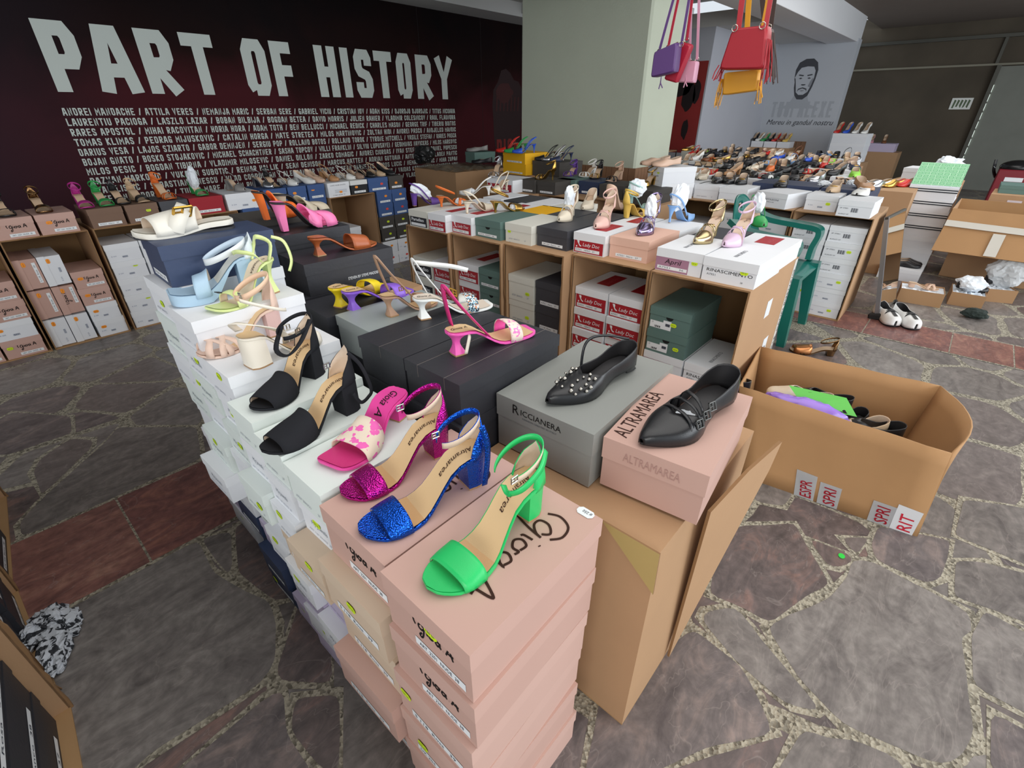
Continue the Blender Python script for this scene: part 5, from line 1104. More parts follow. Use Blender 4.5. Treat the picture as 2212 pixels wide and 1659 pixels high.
def bg_pump(label, c, loc, rot, L=.22, hh=.07, shape='point', kind='stiletto', group=None, strap=None, hx=.02, sling=False, name='pump', lin_=None):
    s = Shoe(name, label, None, None, 0, hh, shape, loc=loc, rot=rot, fixed_len=L, th=.005, group=group, hx=hx); m = cm(c)
    s.sole(m); s.insole(lin_ or leather('#d2b79c', .55), .02, .7); s.heel(m, kind, tip=TIPM)
    if sling:
        s.band(m, .6, .985, .042, .016, n=9, lining=NUDE_LIN, name='vamp'); s.strip(m, [(.11, .034, s.zs(.5)+.012), (.05, .032, s.zs(.2)+.03), (.0, .0, s.zs(.05)+.055), (.05, -.032, s.zs(.2)+.03), (.11, -.034, s.zs(.5)+.012)], .008, 'slingback_strap', up=(0, 0, 1) if False else (0, 1, .2))
    else: s.pump(m, .62, .042, .05, .028, .018, NUDE_LIN)
    if strap: s.ankle(m, .075, .055, .045, .034, .008, .012)
    return s
def bg_sandal(label, c, loc, rot, L=.21, hh=.06, shape='round', kind='block', group=None, sc=None, name='heeled_sandal', ank=True, cross=True):
    s = Shoe(name, label, None, None, 0, hh, shape, loc=loc, rot=rot, fixed_len=L, group=group); m = cm(c); s.sole(m); s.insole(leather('#cfb294', .55)); s.heel(m, kind)
    if cross: s.cross(cm(sc or c), .6, .82, .018, .034); s.cross(cm(sc or c), .84, .62, .018, .034)
    else: s.band(cm(sc or c), .64, .86, .036, .026)
    if ank: s.ankle(m, .05, .05, .045, .03, .009, .014); s.counter(m, .069, .1)
    return s
def at(px, py, z): v = P(px, py, z); return v
def place(fn, label, c, toe, heel, z, **k):
    a, b = P(*toe, z), P(*heel, z); d = a-b; L = k.pop('L', None) or max(.17, min(.27, d.length+.02)); dn = d.normalized(); org = a-dn*L
    return fn(label, c, org, math.atan2(d.y, d.x), L=L, **k)
mm_ = lambda x, y: (860+x*.2773, 300+y*.2773)
nn_ = lambda x, y: (1200+x*.2773, 300+y*.2773)
ZB = .8005; ZB2 = .7905
# on the middle cartons
s = place(bg_pump, 'purple slingback pump stuffed with tissue', 'purple', mm_(335, 500), mm_(195, 515), ZB, hh=.07, kind='cone', sling=True, L=.2); s.paper(.35, 0, .07, .026, .035, .03, .5, 2)
s = place(bg_sandal, 'orange slingback sandal with stiletto heel', 'orange', mm_(552, 508), mm_(320, 535), ZB, hh=.06, kind='kitten', ank=False, L=.22); s.ankle(cm('orange'), .03, .06, .06, .034, .01, .02); s.paper(.72, 0, .03, .025, .02, .015, 0, 3)
s = place(bg_pump, 'beige slingback with pointed toe beside the gold one', 'cream', mm_(742, 545), mm_(580, 572), ZB, hh=.06, kind='kitten', sling=True, L=.22)
s = place(bg_sandal, 'gold sandal with stiletto heel on the grey green box', 'gold', mm_(977, 548), mm_(740, 580), ZB, hh=.06, kind='kitten', ank=False, cross=False, L=.23); s.ankle(cm('gold'), .04, .06, .055, .034, .009, .02); s.paper(.72, 0, .03, .025, .02, .012, 0, 5)
s = place(bg_pump, 'white pointed pump behind the orange slingback', 'white', mm_(475, 437), mm_(690, 440), ZB2, hh=.06, kind='kitten', sling=True, L=.23); s.paper(.62, 0, .03, .02, .02, .02, 0, 6)
s = place(bg_pump, 'white pointed pump behind the gold sandal', 'cream', mm_(710, 425), mm_(870, 400), ZB2, hh=.07, kind='kitten', sling=True, L=.2)
def strappy_pump(label, c, toe, heel, z, paper=True, metal=False, hh=.078, L=None, lac=None, paperbig=True):
    s = place(bg_pump, label, c, toe, heel, z, hh=hh, kind='stiletto', sling=False, L=L) if False else None
    a, b = P(*toe, z), P(*heel, z); d = a-b; LL = L or max(.19, min(.25, d.length+.02)); dn = d.normalized(); org = a-dn*LL
    s = Shoe('strappy_pump', label, None, None, 0, hh, 'point', loc=org, rot=math.atan2(d.y, d.x), fixed_len=LL, th=.005, hx=.018); m = lac or cm(c)
    s.sole(m); s.insole(leather('#dcc3ae', .5), .02, .7, brand=('Lady Doc', .06, .16, .01)); s.heel(m, 'stiletto'); s.band(m, .68, .99, .046, .016, n=10, lining=NUDE_LIN, name='vamp')
    s.counter(m, .075, .2, NUDE_LIN); s.ankle(m, .06, .055, .05, .03, .009, .012)
    s.cross(m, .5, .6, .009, .058, name='instep_strap'); s.cross(m, .62, .5, .009, .06, name='instep_strap'); bk = mat('buckle_gold_pale', '#d3b987', .25, metal=1)
    s.buckle((.56*s.L, s.cy(.56)-.03, s.zs(.56)+.038), .011, (1, 0, .2), (0, .5, .8), bk); s.buckle((.52*s.L, s.cy(.5)-.026, s.zs(.5)+.05), .011, (1, 0, .2), (0, .5, .8), bk)
    if paper:
        s.paper(.66, 0, .035, .024, .022, .02, 0, int(toe[0]))
        if paperbig: s.paper(.4, 0, .04, .026, .06, .06, .2, int(toe[0])+3, 'tissue_roll')
    return s
strappy_pump('cream pump with two instep straps, filled with tissue', 'cream', mm_(1252, 655), mm_(1395, 590), ZB, L=.22)
s = place(bg_pump, 'cream pump seen from behind the filled one', 'cream', mm_(1440, 560), mm_(1545, 505), ZB2, hh=.05, kind='kitten', L=.2)
strappy_pump('pale pink pump with buckled straps', 'pink', mm_(1537, 708), mm_(1745, 590), ZB, L=.24, paperbig=False, lac=leather('#e7bfb4', .35))
s = place(bg_pump, 'dusty pink pump with stiletto heel turned away', 'nude', mm_(1740, 535), mm_(1580, 590), ZB2, hh=.1, kind='stiletto', L=.2)
s = place(bg_sandal, 'pale yellow slingback turned away from the viewer', 'yellow', mm_(1935, 590), mm_(1810, 612), ZB2, hh=.075, kind='cone', L=.2, cross=False)
s = place(bg_sandal, 'pale teal sandal filled with tissue', 'teal', mm_(2010, 560), mm_(1945, 560), ZB2, hh=.085, kind='cone', L=.18); s.paper(.3, 0, .05, .03, .05, .05, .4, 9)
strappy_pump('metallic lilac pump stuffed with tissue on the peach box', 'lilac', mm_(1870, 762), mm_(2060, 650), ZB, L=.24, lac=foil('#9c8fb8', .15))
s = place(bg_pump, 'blue slingback stuffed with tissue', 'sky', nn_(1075, 625), nn_(915, 650), ZB2, hh=.085, kind='stiletto', sling=True, L=.21); s.paper(.35, 0, .05, .028, .07, .06, .35, 12)
def irid():
    m = mat('iridescent_gold', '#cdbb90', .2, metal=1); nt = m.node_tree; b = nt.nodes['Principled BSDF']; b.inputs['Thin Film Thickness'].default_value = 420; return m
strappy_pump('iridescent gold pump with pointed toe', 'gold', nn_(1080, 826), nn_(1255, 760), ZB, L=.225, paperbig=False, lac=irid())
strappy_pump('pale lilac pump at the end of the middle row', 'lilac', nn_(1308, 852), nn_(1560, 740), ZB, L=.235, paperbig=False, lac=leather('#d9bcd4', .18))
s = place(bg_pump, 'green slingback stuffed with tissue behind the lilac pump', 'green', nn_(1620, 700), nn_(1545, 660), ZB2, hh=.07, kind='kitten', sling=True, L=.2); s.paper(.35, 0, .05, .03, .05, .05, .4, 14)
# along the painted wall
ZD = .7855
DS = [(bg_sandal, 'gold fabric shoe at the near end of the wall row', 'cream', .125, {}), (bg_sandal, 'black strappy sandal on a pink box by the wall', 'black', .215, {}), (bg_sandal, 'bronze sandal on the end pink box', 'bronze', .38, {'cross': False}),
 (bg_sandal, 'magenta patent sandal with wide ankle strap', 'magenta', .585, {'cross': False}), (bg_sandal, 'green patent sandal beside the magenta one', 'green', .685, {'cross': False}), (bg_sandal, 'black sandal beside the green patent one', 'black', .775, {}), (bg_sandal, 'nude wedge sandal with black strap', 'beige', .87, {'sc': 'black', 'cross': False, 'kind': 'wide'}),
 (bg_sandal, 'orange high sandal on the charcoal box', 'orange', 1.02, {'hh': .085}), (bg_sandal, 'green and white sandal rolled in tissue', 'green', 1.24, {'cross': False}), (bg_pump, 'clear heeled grey pump on the white box by the wall', 'grey', 1.48, {'sling': True, 'kind': 'block'}), (bg_pump, 'silver pump on the first blue box', 'silver', 1.68, {'sling': True, 'kind': 'block'}), (bg_sandal, 'black sandal beside the silver pump', 'black', 1.78, {}),
 (bg_pump, 'white slingback on the second blue box', 'white', 1.88, {'sling': True, 'kind': 'block', 'hh': .045}), (bg_pump, 'white block heeled pump on the third blue box', 'white', 2.02, {'kind': 'block', 'hh': .045}), (bg_pump, 'nude block heeled pump on the third blue box edge', 'nude', 2.12, {'kind': 'block', 'hh': .045}), (bg_pump, 'tan slingback on the printed white box', 'tan', 2.24, {'sling': True, 'kind': 'block'}),
 (bg_pump, 'white slingback on the white lidded black box', 'white', 2.40, {'sling': True, 'kind': 'block', 'hh': .045}), (bg_pump, 'brown slingback beside the white one', 'taupe', 2.5, {'sling': True, 'kind': 'block', 'hh': .06}), (bg_pump, 'black slingback on the far blue box', 'black', 2.61, {'sling': True, 'kind': 'block', 'hh': .05}), (bg_pump, 'beige slingback on the far blue box', 'beige', 2.71, {'sling': True, 'kind': 'block', 'hh': .05}), (bg_pump, 'black pump at the far end of the wall row', 'black', 2.83, {'kind': 'block', 'hh': .055})]
for fn, lab, c, x, k in DS:
    steep = fn is bg_sandal; s = fn(lab, c, (x-.02, YD+.235, ZD), math.radians(-90+(4 if steep else 18)+rj.uniform(-5, 5)), L=.2, **k)
    if 'tissue' in lab: s.paper(.35, 0, .05, .032, .075, .06, .3, 21)
s = bg_sandal('black patent sandal lying between the blue boxes', 'black', (2.68, YD+.2, ZD-.0), math.radians(-100), L=.2) if False else None
# before the pillar
ZC = .8
CS = [(bg_sandal, 'silver sandal on the red labelled box', 'silver', mm_(720, 300), mm_(930, 245), {'hh': .08, 'kind': 'stiletto'}), (bg_sandal, 'gold strappy sandal on the dark grey box', 'gold', mm_(1070, 310), mm_(1215, 325), {'hh': .08, 'kind': 'stiletto'}), (bg_sandal, 'purple strappy sandal on the green box', 'purple', mm_(1300, 295), mm_(1440, 265), {'hh': .05}), (bg_sandal, 'white sandal with black spots', 'white', mm_(1415, 300), mm_(1570, 280), {'hh': .06}), (bg_sandal, 'black and gold sandal beside the spotted one', 'black', mm_(1510, 315), mm_(1660, 270), {'hh': .06, 'sc': 'gold'}), (bg_sandal, 'nude sandal with black straps on the charcoal box', 'nude', mm_(1630, 335), mm_(1775, 310), {'hh': .065, 'sc': 'black'}), (bg_sandal, 'woven gold sandal on the last dark box', 'gold', mm_(1880, 378), mm_(2030, 350), {'hh': .06, 'cross': False})]
for fn, lab, c, toe, heel, k in CS: place(fn, lab, c, toe, heel, ZC, L=.21, **k)
for i, c in enumerate(('red', 'green', 'blue')): bg_pump('%s pointed pump on the yellow box' % c, c, (3.88+.0, 3.25+.11-i*.105, .9565), math.radians(140), L=.23, hh=.075, sling=True)
for i, c in enumerate(('black', 'silver', 'navy')): bg_pump('%s pointed slingback on the dark box by the pillar' % c, c, (4.0+.02, 3.0-i*.09+.0, .896), math.radians(145), L=.23, hh=.07, sling=True)
bg_flat('pale grey flat shoe on the mint box', 'grey', (4.32, 4.22, .9005), math.radians(120), shape='round')
bg_flat('black shoe leaning beside the mint box', 'black', (4.22, 4.06, .79), math.radians(110), shape='round')
for i in range(2): bg_flat('nude slide with open toe on the tall white box, %s the pillar' % ('nearest', 'further from')[i], 'nude', (3.9-.02*i, 1.82-.1*i, .9310), math.radians(150), shape='round', name='slide', hv=.05)
# first far row
def oz(px, py): return P(px, py, .8)
gg = lambda x, y: (1480+x*.2622, 230+y*.2622)
for lab, c, toe, heel, k in (('nude and white flat with black toe', 'white', gg(40, 600), gg(190, 540), {}), ('white flat with black tip beside it', 'cream', gg(110, 610), gg(260, 545), {}), ('black flat with white oval ornament', 'black', gg(250, 640), gg(310, 560), {'orn': 'silver'}), ('black flat between two ornamented ones', 'black', gg(345, 645), gg(400, 565), {'orn': 'bronze'}), ('black flat with gold oval ornament', 'black', gg(440, 650), gg(550, 570), {'orn': 'gold'}), ('white loafer with back strap', 'white', gg(710, 600), gg(590, 580), {'shape': 'round'}), ('black loafer with gold chain', 'black', gg(770, 672), gg(870, 600), {'orn': 'gold', 'shape': 'round'}),
 ('beige pointed flat with gold bow', 'beige', gg(1190, 715), gg(1320, 640), {'orn': 'gold'}), ('white flat with crystal buckle', 'white', gg(1410, 738), gg(1610, 680), {'orn': 'silver', 'shape': 'round'})):
    place(bg_flat, lab, c, toe, heel, .8, L=.245, **k)
for i, (px, py) in enumerate((gg(1135, 670), gg(1380, 660))):
    v = P(px, py, .8); o = lump('tissue_paper', 'crumpled white tissue beside the %s flat' % ('beige', 'white')[i], 'tissue', (v.x, v.y, .8+.025), (.06, .045, .024), mat('tissue', '#e6edf4', .75), 31+i)
bg_flat('tan suede flat on the navy box', 'tan', (4.43, .6, .8205), math.radians(205), L=.25, shape='round', hh=.02)
# rows behind, on long low cartons
rk = random.Random(77)
rowx = [(4.8, .62, 2.3), (5.4, .72, 2.45), (6.05, .85, 2.75), (6.75, .95, 3.0), (7.45, 1.05, 3.3)]
PAL = ['black']*10+['nude', 'beige', 'white', 'cream', 'black', 'brown', 'silver', 'navy', 'orange', 'blue', 'taupe', 'gold', 'lime', 'sky', 'grey', 'tan', 'red']
BCOL = ['white', 'dusk', 'green', 'cream', 'white', 'deep', 'dusk', 'tan', 'white', 'slate']
RN = ['first', 'second', 'third', 'fourth', 'fifth', 'sixth']; NW = ['one', 'two', 'three', 'four', 'five', 'six', 'seven', 'eight', 'nine', 'ten', 'eleven', 'twelve', 'thirteen', 'fourteen', 'fifteen', 'sixteen', 'seventeen', 'eighteen', 'nineteen', 'twenty']
for r, (x, y0, y1) in enumerate(rowx):
    carton((x+.02, (y0+y1)/2, 0), .5, y1-y0, .70, 0, 'long closed carton carrying the %s far row of shoe boxes' % RN[r], name='long_carton')
    y = y0+.01; i = 0
    while y+.19 < y1:
        w = rk.uniform(.19, .24); c = rk.choice(BCOL)
        shoe_box((x-.07, y+w/2, .7005), .30, w-.008, .1, rk.uniform(-3, 3), c, '%s shoe box, number %s along the %s far row' % (CN[c], NW[i], RN[r]), ends='strip' if r < 2 and c != 'cream' else None, detail=False, lid_h=.034, group='shoe boxes of the far rows')
        for j in range(2):
            cc = rk.choice(PAL); kind = rk.random(); yy = y+w*(.27+.46*j); a = math.radians(180+rk.uniform(-25, 25)); dl = DARKLIN if cc in ('black', 'navy', 'brown') and i % 3 else None; lab = '%%s %%s, %s pair member on box %s of the %s far row' % (('first', 'second')[j], NW[i], RN[r])
            if kind < .5: bg_flat(lab % (cc, 'flat'), cc, (x+.05, yy, .8008), a, L=.24, shape=rk.choice(['point', 'round']), orn=rk.choice([None, None, 'gold', 'silver']), lin_=dl, group='shoes of the far rows')
            elif kind < .75: bg_pump(lab % (cc, 'pump'), cc, (x+.05, yy, .8008), a, L=.21, hh=.05, kind='cone', sling=rk.random() < .4, lin_=dl, group='shoes of the far rows')
            else: bg_sandal(lab % (cc, 'sandal'), cc, (x+.05, yy, .8008), a, L=.22, hh=.03, kind='block', ank=False, group='shoes of the far rows')
        y += w; i += 1
for i, c in enumerate(('silver', 'silver', 'gold', 'red')): bg_flat('%s shiny flat, %s, on the carton end of the far rows' % (c, ('nearest the pillar', 'second', 'third', 'last')[i]), c, (5.6+.12*i, .62-.085*i, .70), math.radians(150), L=.25, shape='round', hv=.06)
carton((5.75, .52, 0), .7, .4, .6995, 0, 'closed carton carrying the shiny silver, gold and red flats')
# by the portrait
carton((10.75, 3.0, 0), .4, .7, .70, 0, 'low carton by the portrait panel')
for i in range(3): shoe_box((10.75, 3.24-.23*i, .7005), .3, .215, .1, 0, 'white', 'white shoe box by the portrait, %s from the wall corner' % RN[i], ends=None)
for i, c in enumerate(('black', 'white', 'green', 'black', 'red', 'brown', 'yellow')): bg_pump('%s pump leaning by the portrait, number %s' % (c, NW[i]), c, (10.8, 3.3-.095*i, .801), math.radians(160), L=.22, hh=.09)
carton((10.45, 1.7, 0), .5, .6, .55, 0, 'low carton under the white boxes with four pumps')
for i in range(3): shoe_box((10.4, 1.7, .5505+.14*i), .34, .5, .1395, -4, 'white', 'large white box, %s up, under the four pumps' % ('lowest', 'second', 'third')[i], ends=None)
for i, c in enumerate(('red', 'blue', 'white', 'white')): bg_pump('%s pump on the white boxes beside the portrait%s' % (c, ', nearest the dark wall' if i == 3 else ''), c, (10.5, 1.9-.13*i, .9705), math.radians(165), L=.24, hh=.11)
# rack of shoes behind the pillar
tb = empty('shoe_rack', (7.25, 3.7, 0), 0, 'narrow rack of shoes standing by the white recess wall', 'rack')
rkb = MB()
for zz in (.06, .42, .78): rkb.box((-.15, -.3, zz), (.25, .5, zz+.015), CARD)
rkb.build('shelf', tb, smooth=0)
for (a, b2) in ((-.15, -.3), (.24, -.3), (-.15, .49), (.24, .49)):
    l_ = MB(); l_.box((a, b2, 0), (a+.012, b2+.012, .8), MET); l_.build('leg', tb, smooth=0)
for i in range(5): bg_flat('%s flat lying on the narrow rack, number %s' % (('black', 'nude', 'black', 'taupe', 'red')[i], NW[i]), ('black', 'nude', 'black', 'taupe', 'red')[i], (7.35, 3.48+.14*i, .7955), math.radians(170), L=.25)
for i in range(4): shoe_box((7.3, 3.52+.18*i, .4355), .3, .17, .12, 0, ('white', 'dusk', 'brown', 'white')[i], '%s shoe box on the rack shelf, number %s' % (CN[('white', 'dusk', 'brown', 'white')[i]], NW[i]), ends=None)
for i in range(2): shoe_box((12.2, 1.9-.45*i, .62), .35, .43, .14, 0, 'lilac', 'pale box before the dark end wall, number %s' % NW[i], ends=None)
carton((12.2, 1.65, 0), .5, 1.0, .62, 0, 'low carton before the dark end wall')
for i, c in enumerate(('brown', 'pink', 'brown')): bg_pump('%s pump before the dark end wall, number %s' % (c, NW[i]), c, (12.25, 1.85-.2*i, .7605), math.radians(180), L=.22, hh=.09)
# ------------------------------------------------------------------ green plastic chair
CH = empty('plastic_chair', (3.44, .80, 0), 0, 'dark green plastic garden chair behind the middle cartons', 'chair'); GM = mat('green_plastic', '#0b6a60', .3, coat=.2)
sb = MB(); rows = []
for i in range(9):
    v = -.235+.45*i/8; w = .235-.03*(i/8)
    rows.append([(w*(-1+2*j/8), v, .43+.012*(1-abs(i-3)/5)*0-.018*math.sin(PI*j/8)*math.sin(PI*i/8)-(.03*((1-i/1.5)**2) if i < 1.5 else 0)) for j in range(9)])
sb.grid(rows, GM); sb.build('seat', CH, smooth=60, solid=.012, off=0)
bb = MB(); NI, NJ = 24, 36; pts = []
for i in range(NI+1):
    t = i/NI; r = []
    for j in range(NJ+1):
        a = (-1+2*j/NJ); hz = .43+t*(.40*(1-abs(a)**2.6*.42))
        wd = .215+.03*math.sin(PI*min(1, t*1.1)); r.append((a*wd, .20+.085*t-.07*abs(a)**2.2, hz))
    pts.append(r)
def hole(i, j):
    t = (i+.5)/NI; a = -1+2*(j+.5)/NJ
    for c in (-.5, -.17, .17, .5):
        if ((a-c)/.06)**2+((t-.5)/.17)**2 < 1: return True
    return (a/.2)**2+((t-.84)/.05)**2 < 1
vs = [p for r in pts for p in r]; fs = []
for i in range(NI):
    for j in range(NJ):
        if not hole(i, j): fs.append((i*(NJ+1)+j, i*(NJ+1)+j+1, (i+1)*(NJ+1)+j+1, (i+1)*(NJ+1)+j))
bb.add(vs, fs, GM); bb.build('backrest', CH, smooth=60, solid=.01, off=0)
def bar(mb, pts, w, th, m):
    pp = catmull([Vector(p) for p in pts], 6); rings = []
    for i, p in enumerate(pp):
        t = (pp[min(i+1, len(pp)-1)]-pp[max(i-1, 0)]).normalized(); s_ = t.cross(Vector((1, 0, 0))); s_ = s_.normalized() if s_.length > .05 else Vector((0, 0, 1)); x = Vector((1, 0, 0)) - t*t.x; x.normalize(); s_ = x.cross(t)
        rings.append([tuple(p+x*a*w/2+s_*b*th/2) for a, b in ((-1, -1), (1, -1), (1, 1), (-1, 1))])
    mb.loft(rings, m)
for sx in (-1, 1):
    a = MB(); bar(a, [(sx*.22, .22, .70), (sx*.255, .12, .66), (sx*.265, -.05, .645), (sx*.262, -.16, .635), (sx*.258, -.185, .60), (sx*.25, -.17, .52), (sx*.24, -.17, .44)], .1, .032, GM); a.build('armrest', CH, smooth=40)
for sx in (-1, 1):
    for sy in (-1, 1):
        l = MB(); x0, y0 = sx*.225, (-.2 if sy < 0 else .19); x1, y1 = sx*.25, (-.245 if sy < 0 else .27); rg = []
        for k in range(6):
            t = k/5; x = x0+(x1-x0)*t; y = y0+(y1-y0)*t; z = .435*(1-t); w = .07-.032*t
            rg.append([(x-w*.6, y-w*.6, z), (x+w*.6, y-w*.6, z), (x+w*.6, y+w*.6, z), (x-w*.6, y+w*.6, z)])
        l.loft(rg, GM); l.build('leg', CH, smooth=30)
# ------------------------------------------------------------------ big open carton of bargain shoes
w8 = lambda x, y: (1540+x*.3038, 700+y*.3038)
E0 = Vector((2.07, .06, 0)); ER = empty('cardboard_carton', E0, 0, 'big open cardboard carton with red lettered tape holding bargain shoes', 'carton')
BF = [Vector((1.75, .30, 0)), Vector((1.829, -.27, 0)), Vector((2.33, -.15, 0)), Vector((2.25, .44, 0))]
TF = [P(*w8(190, 440), .34), P(*w8(1700, 920), .345), P(*w8(1620, 440), .345), P(*w8(340, 160), .335)]
CARD_S = mat('cardboard_soft', '#ad8459', .8, var=.1, vscale=5, bump=.25, bscale=40)
def wall(mb, a, b, c, d, m, n=10, bulge=0, dirn=None, th=.006):
    rows = []
    for i in range(7):
        t = i/6; r = []
        for j in range(n+1):
            u = j/n; p = (a.lerp(b, u)).lerp(d.lerp(c, u), t); o = (dirn or Vector((0, 0, 0)))*bulge*math.sin(PI*u)*t
            o += Vector((1, 0, 0))*(.004*math.sin(u*19)*t); r.append(tuple(p+o-E0))
        rows.append(r)
    mb.grid(rows, m)
wm = MB(); wall(wm, BF[0], BF[1], TF[1], TF[0], CARD_S); wm.build('front_panel', ER, smooth=30, solid=.006, off=0)
wm = MB(); wall(wm, BF[1], BF[2], TF[2], TF[1], CARD_S, bulge=.07, dirn=Vector((.35, -1, 0))); wm.build('end_panel', ER, smooth=40, solid=.006, off=0)
wm = MB(); wall(wm, BF[2], BF[3], TF[3], TF[2], CARD_S); wm.build('back_panel', ER, smooth=30, solid=.006, off=0)
wm = MB(); wall(wm, BF[3], BF[0], TF[0], TF[3], CARD_S); wm.build('end_panel', ER, smooth=30, solid=.006, off=0)
wm = MB(); wm.add([tuple(p-E0+Vector((0, 0, .004))) for p in BF], [(0, 1, 2, 3)], CARD_S); wm.build('bottom', ER, smooth=0, solid=.006, off=1)
tpm = MB(); nf = (BF[1]-BF[0]).cross(TF[0]-BF[0]).normalized(); nf = -nf if nf.x > 0 else nf
def onf(u, v, k=.006): return (BF[0].lerp(BF[1], u)).lerp(TF[0].lerp(TF[1], u), v)+nf*k-E0
SILV = mat('tape_silver', '#d7d9dc', .4); RLET = ink('#c22a3c')
for (u, s_, rot) in ((.33, 'ESPR', 1), (.465, 'SPRI', 1), (.745, 'SPRI', 1), (.862, 'RIT', 1)):
    uw = .115; tpm.add([onf(u, .0), onf(u+uw, .0), onf(u+uw+.012, .29-.04*(s_ == 'SPRI')), onf(u+.01, .30-.05*(s_ == 'SPRI'))], [(0, 1, 2, 3)], SILV)
    put_text(tpm, s_, lambda a, b: onf(u+uw*.86-b*1.0, .02+a, .0075), 0, 0, 0.066, RLET, wide=.19, bold=.01); tpm.build('tape_lettering', [c for c in ER.children if c.name.startswith('front_panel')][0], smooth=0)
gs = MB(); c0 = P(1938, 822, .30); sticker(gs, lambda a, b: Vector((c0.x-E0.x-.012, c0.y-E0.y-a, c0.z+b)), 0, 0, .035, .018, mat('sticker_green', '#2fd04a', .5)); gs.build('price_sticker', ER, smooth=0)
PURB = mat('purple_bag', '#9a76d6', .3, coat=.3)
o = lump('plastic_bag', 'crumpled purple plastic bag lying in the bargain carton', 'bag', (0, 0, 0), (.16, .055, .062), PURB, 8, .2, fine=.1, smooth=50)
pa, pb = P(1668, 858, .30), P(1825, 925, .25); d_ = pb-pa; o.location = (pa+pb)/2+Vector((-.02, 0, 0)); o.rotation_euler = (0, .12, math.atan2(d_.y, d_.x))
sg = MB(); c = [P(*w8(540, 435), .35), P(*w8(950, 525), .345), P(*w8(1025, 660), .30), P(*w8(640, 580), .315)]
def onsg(a, b, k=.0012): p = c[3].lerp(c[2], a).lerp(c[0].lerp(c[1], a), b); n_ = (c[2]-c[3]).cross(c[0]-c[3]).normalized(); n_ = n_ if n_.z > 0 else -n_; return p+n_*k
sg.add([tuple(onsg(0, 0, 0)), tuple(onsg(1, 0, 0)), tuple(onsg(1, 1, 0)), tuple(onsg(0, 1, 0))], [(0, 1, 2, 3)], mat('sign_green', '#5fb84e', .6))
put_text(sg, '30', onsg, .3, .42, .42, BLK, wide=.52, bold=.04); put_text(sg, 'LEI', onsg, .38, .06, .28, BLK, wide=.45, bold=.04)
tag(sg.build('price_sign', smooth=0), 'green card price sign lying among the bargain shoes', 'sign')
for i, (px, py, z, c_, rot, lab) in enumerate(((1905, 905, .20, 'black', 150, 'black clog standing open in the bargain carton'), (1985, 945, .12, 'black', 120, 'black shoe at the open end of the bargain carton'), (1945, 930, .12, 'beige', 140, 'beige shoe between black ones in the bargain carton'), (1870, 885, .13, 'black', 100, 'black shoe half under the price sign'), (1825, 880, .12, 'cream', 100, 'cream slipper half under the purple bag'), (1640, 850, .25, 'black', 60, 'black trainer with white sole by the carton corner'))):
    z = max(z, .2)+.05; v = P(px, py, z); s = bg_flat(lab, c_, (v.x, v.y+.05, z-.03), math.radians(rot), L=.24, shape='round', hv=.06, hh=.012, lin_=DARKLIN if c_ == 'black' else None, name='bargain_shoe'); s.R.rotation_euler = (0, .3 if i == 0 else 0, math.radians(rot))
HEAP = []
for i in range(20):
    HEAP.append(bg_flat('bargain shoe heaped in the carton, number %s' % NW[i], rk.choice(['black', 'black', 'brown', 'beige']), (1.86+.04*(i % 4), -.17+.027*i, .012+.07*(i % 3)), math.radians(rk.uniform(-20, 20)), L=.23, shape='round', name='bargain_shoe').R)
s = place(bg_sandal, 'copper sandal with gold straps behind the bargain carton', 'bronze', (1704, 757), (1822, 772), 0, L=.25, hh=.04, cross=False); s.band(foil('#c98a5a', .35), .55, .93, .05, .03, name='vamp')
# pair of white and black shoes on the red floor strip
for i, (toe, lab) in enumerate((((1931, 709), 'white and black thick soled shoe nearer the mirror'), ((1975, 716), 'white and black thick soled shoe away from the mirror'))):
    tp_ = P(*toe, 0); L = .27; a = math.radians(212); org = Vector((tp_.x-math.cos(a)*L, tp_.y-math.sin(a)*L, .003))
    s = Shoe('thick_soled_shoe', lab, None, None, 0, .012, 'round', loc=org, rot=a, fixed_len=L, th=.032, wide=1.15); s.sole(leather('#17181b', .5), ext=1.08); s.pump(leather('#e8e8e6', .4), .58, .055, .07, .05, .03, DARKLIN)
    s.band(leather('#1b1b1d', .5), .56, .60, .058, .056, name='tongue_strap'); s.cross(leather('#1b1b1d', .5), .62, .62, .03, .056, name='black_stripe')
    st2 = MB(); st2.grid([[(u*s.L, s.cy(u)+y, s.zs(u)+.057+(.032-.057)*max(0, (u-.58)/.42)**.8+.0035) for y in (-.011, 0, .011)] for u in (.58, .66, .74, .82, .9)], leather('#1b1b1d', .5)); st2.build('centre_stripe', s.R)
    s.insole(DARKLIN, .02, .6)
# floor mirror
MR = empty('floor_mirror', (4.36, .15, .0), math.atan2(-.046, .48), 'small floor mirror with grey frame and black foot beside the white boxes', 'mirror')
g_ = MB(); g_.box((-.235, -.008, .03), (.235, -.004, .685), mat('mirror_glass', '#f2f5f5', .02, metal=1)); g_.build('glass', MR, smooth=0)
g_ = MB(); g_.box((-.25, -.012, .02), (-.232, .014, .70), mat('frame_grey', '#8e9196', .35, metal=.7)); g_.box((.236, -.008, .02), (.243, .008, .70), MET); g_.box((-.25, -.008, .685), (.243, .01, .70), MET); g_.box((-.25, -.008, .02), (.243, .01, .032), MET); g_.box((-.235, -.003, .03), (.235, .004, .69), mat('mirror_back', '#6b5a48', .8)); g_.build('frame', MR, smooth=0)
g_ = MB(); g_.bbox((-.27, -.06, 0), (-.225, .05, .045), mat('black_rubber', '#141416', .6), .008); g_.build('foot', MR, smooth=0); g_ = MB(); g_.bbox((.21, -.02, 0), (.245, .05, .03), mat('black_rubber', '#141416', .6), .006); g_.build('foot', MR, smooth=0)
MT = P(1908, 476, .66); MR.rotation_euler = (-math.atan2(MT.y-.174, .66)*.9 if MT.y > .174 else 0, 0, math.atan2(-.046, .48))
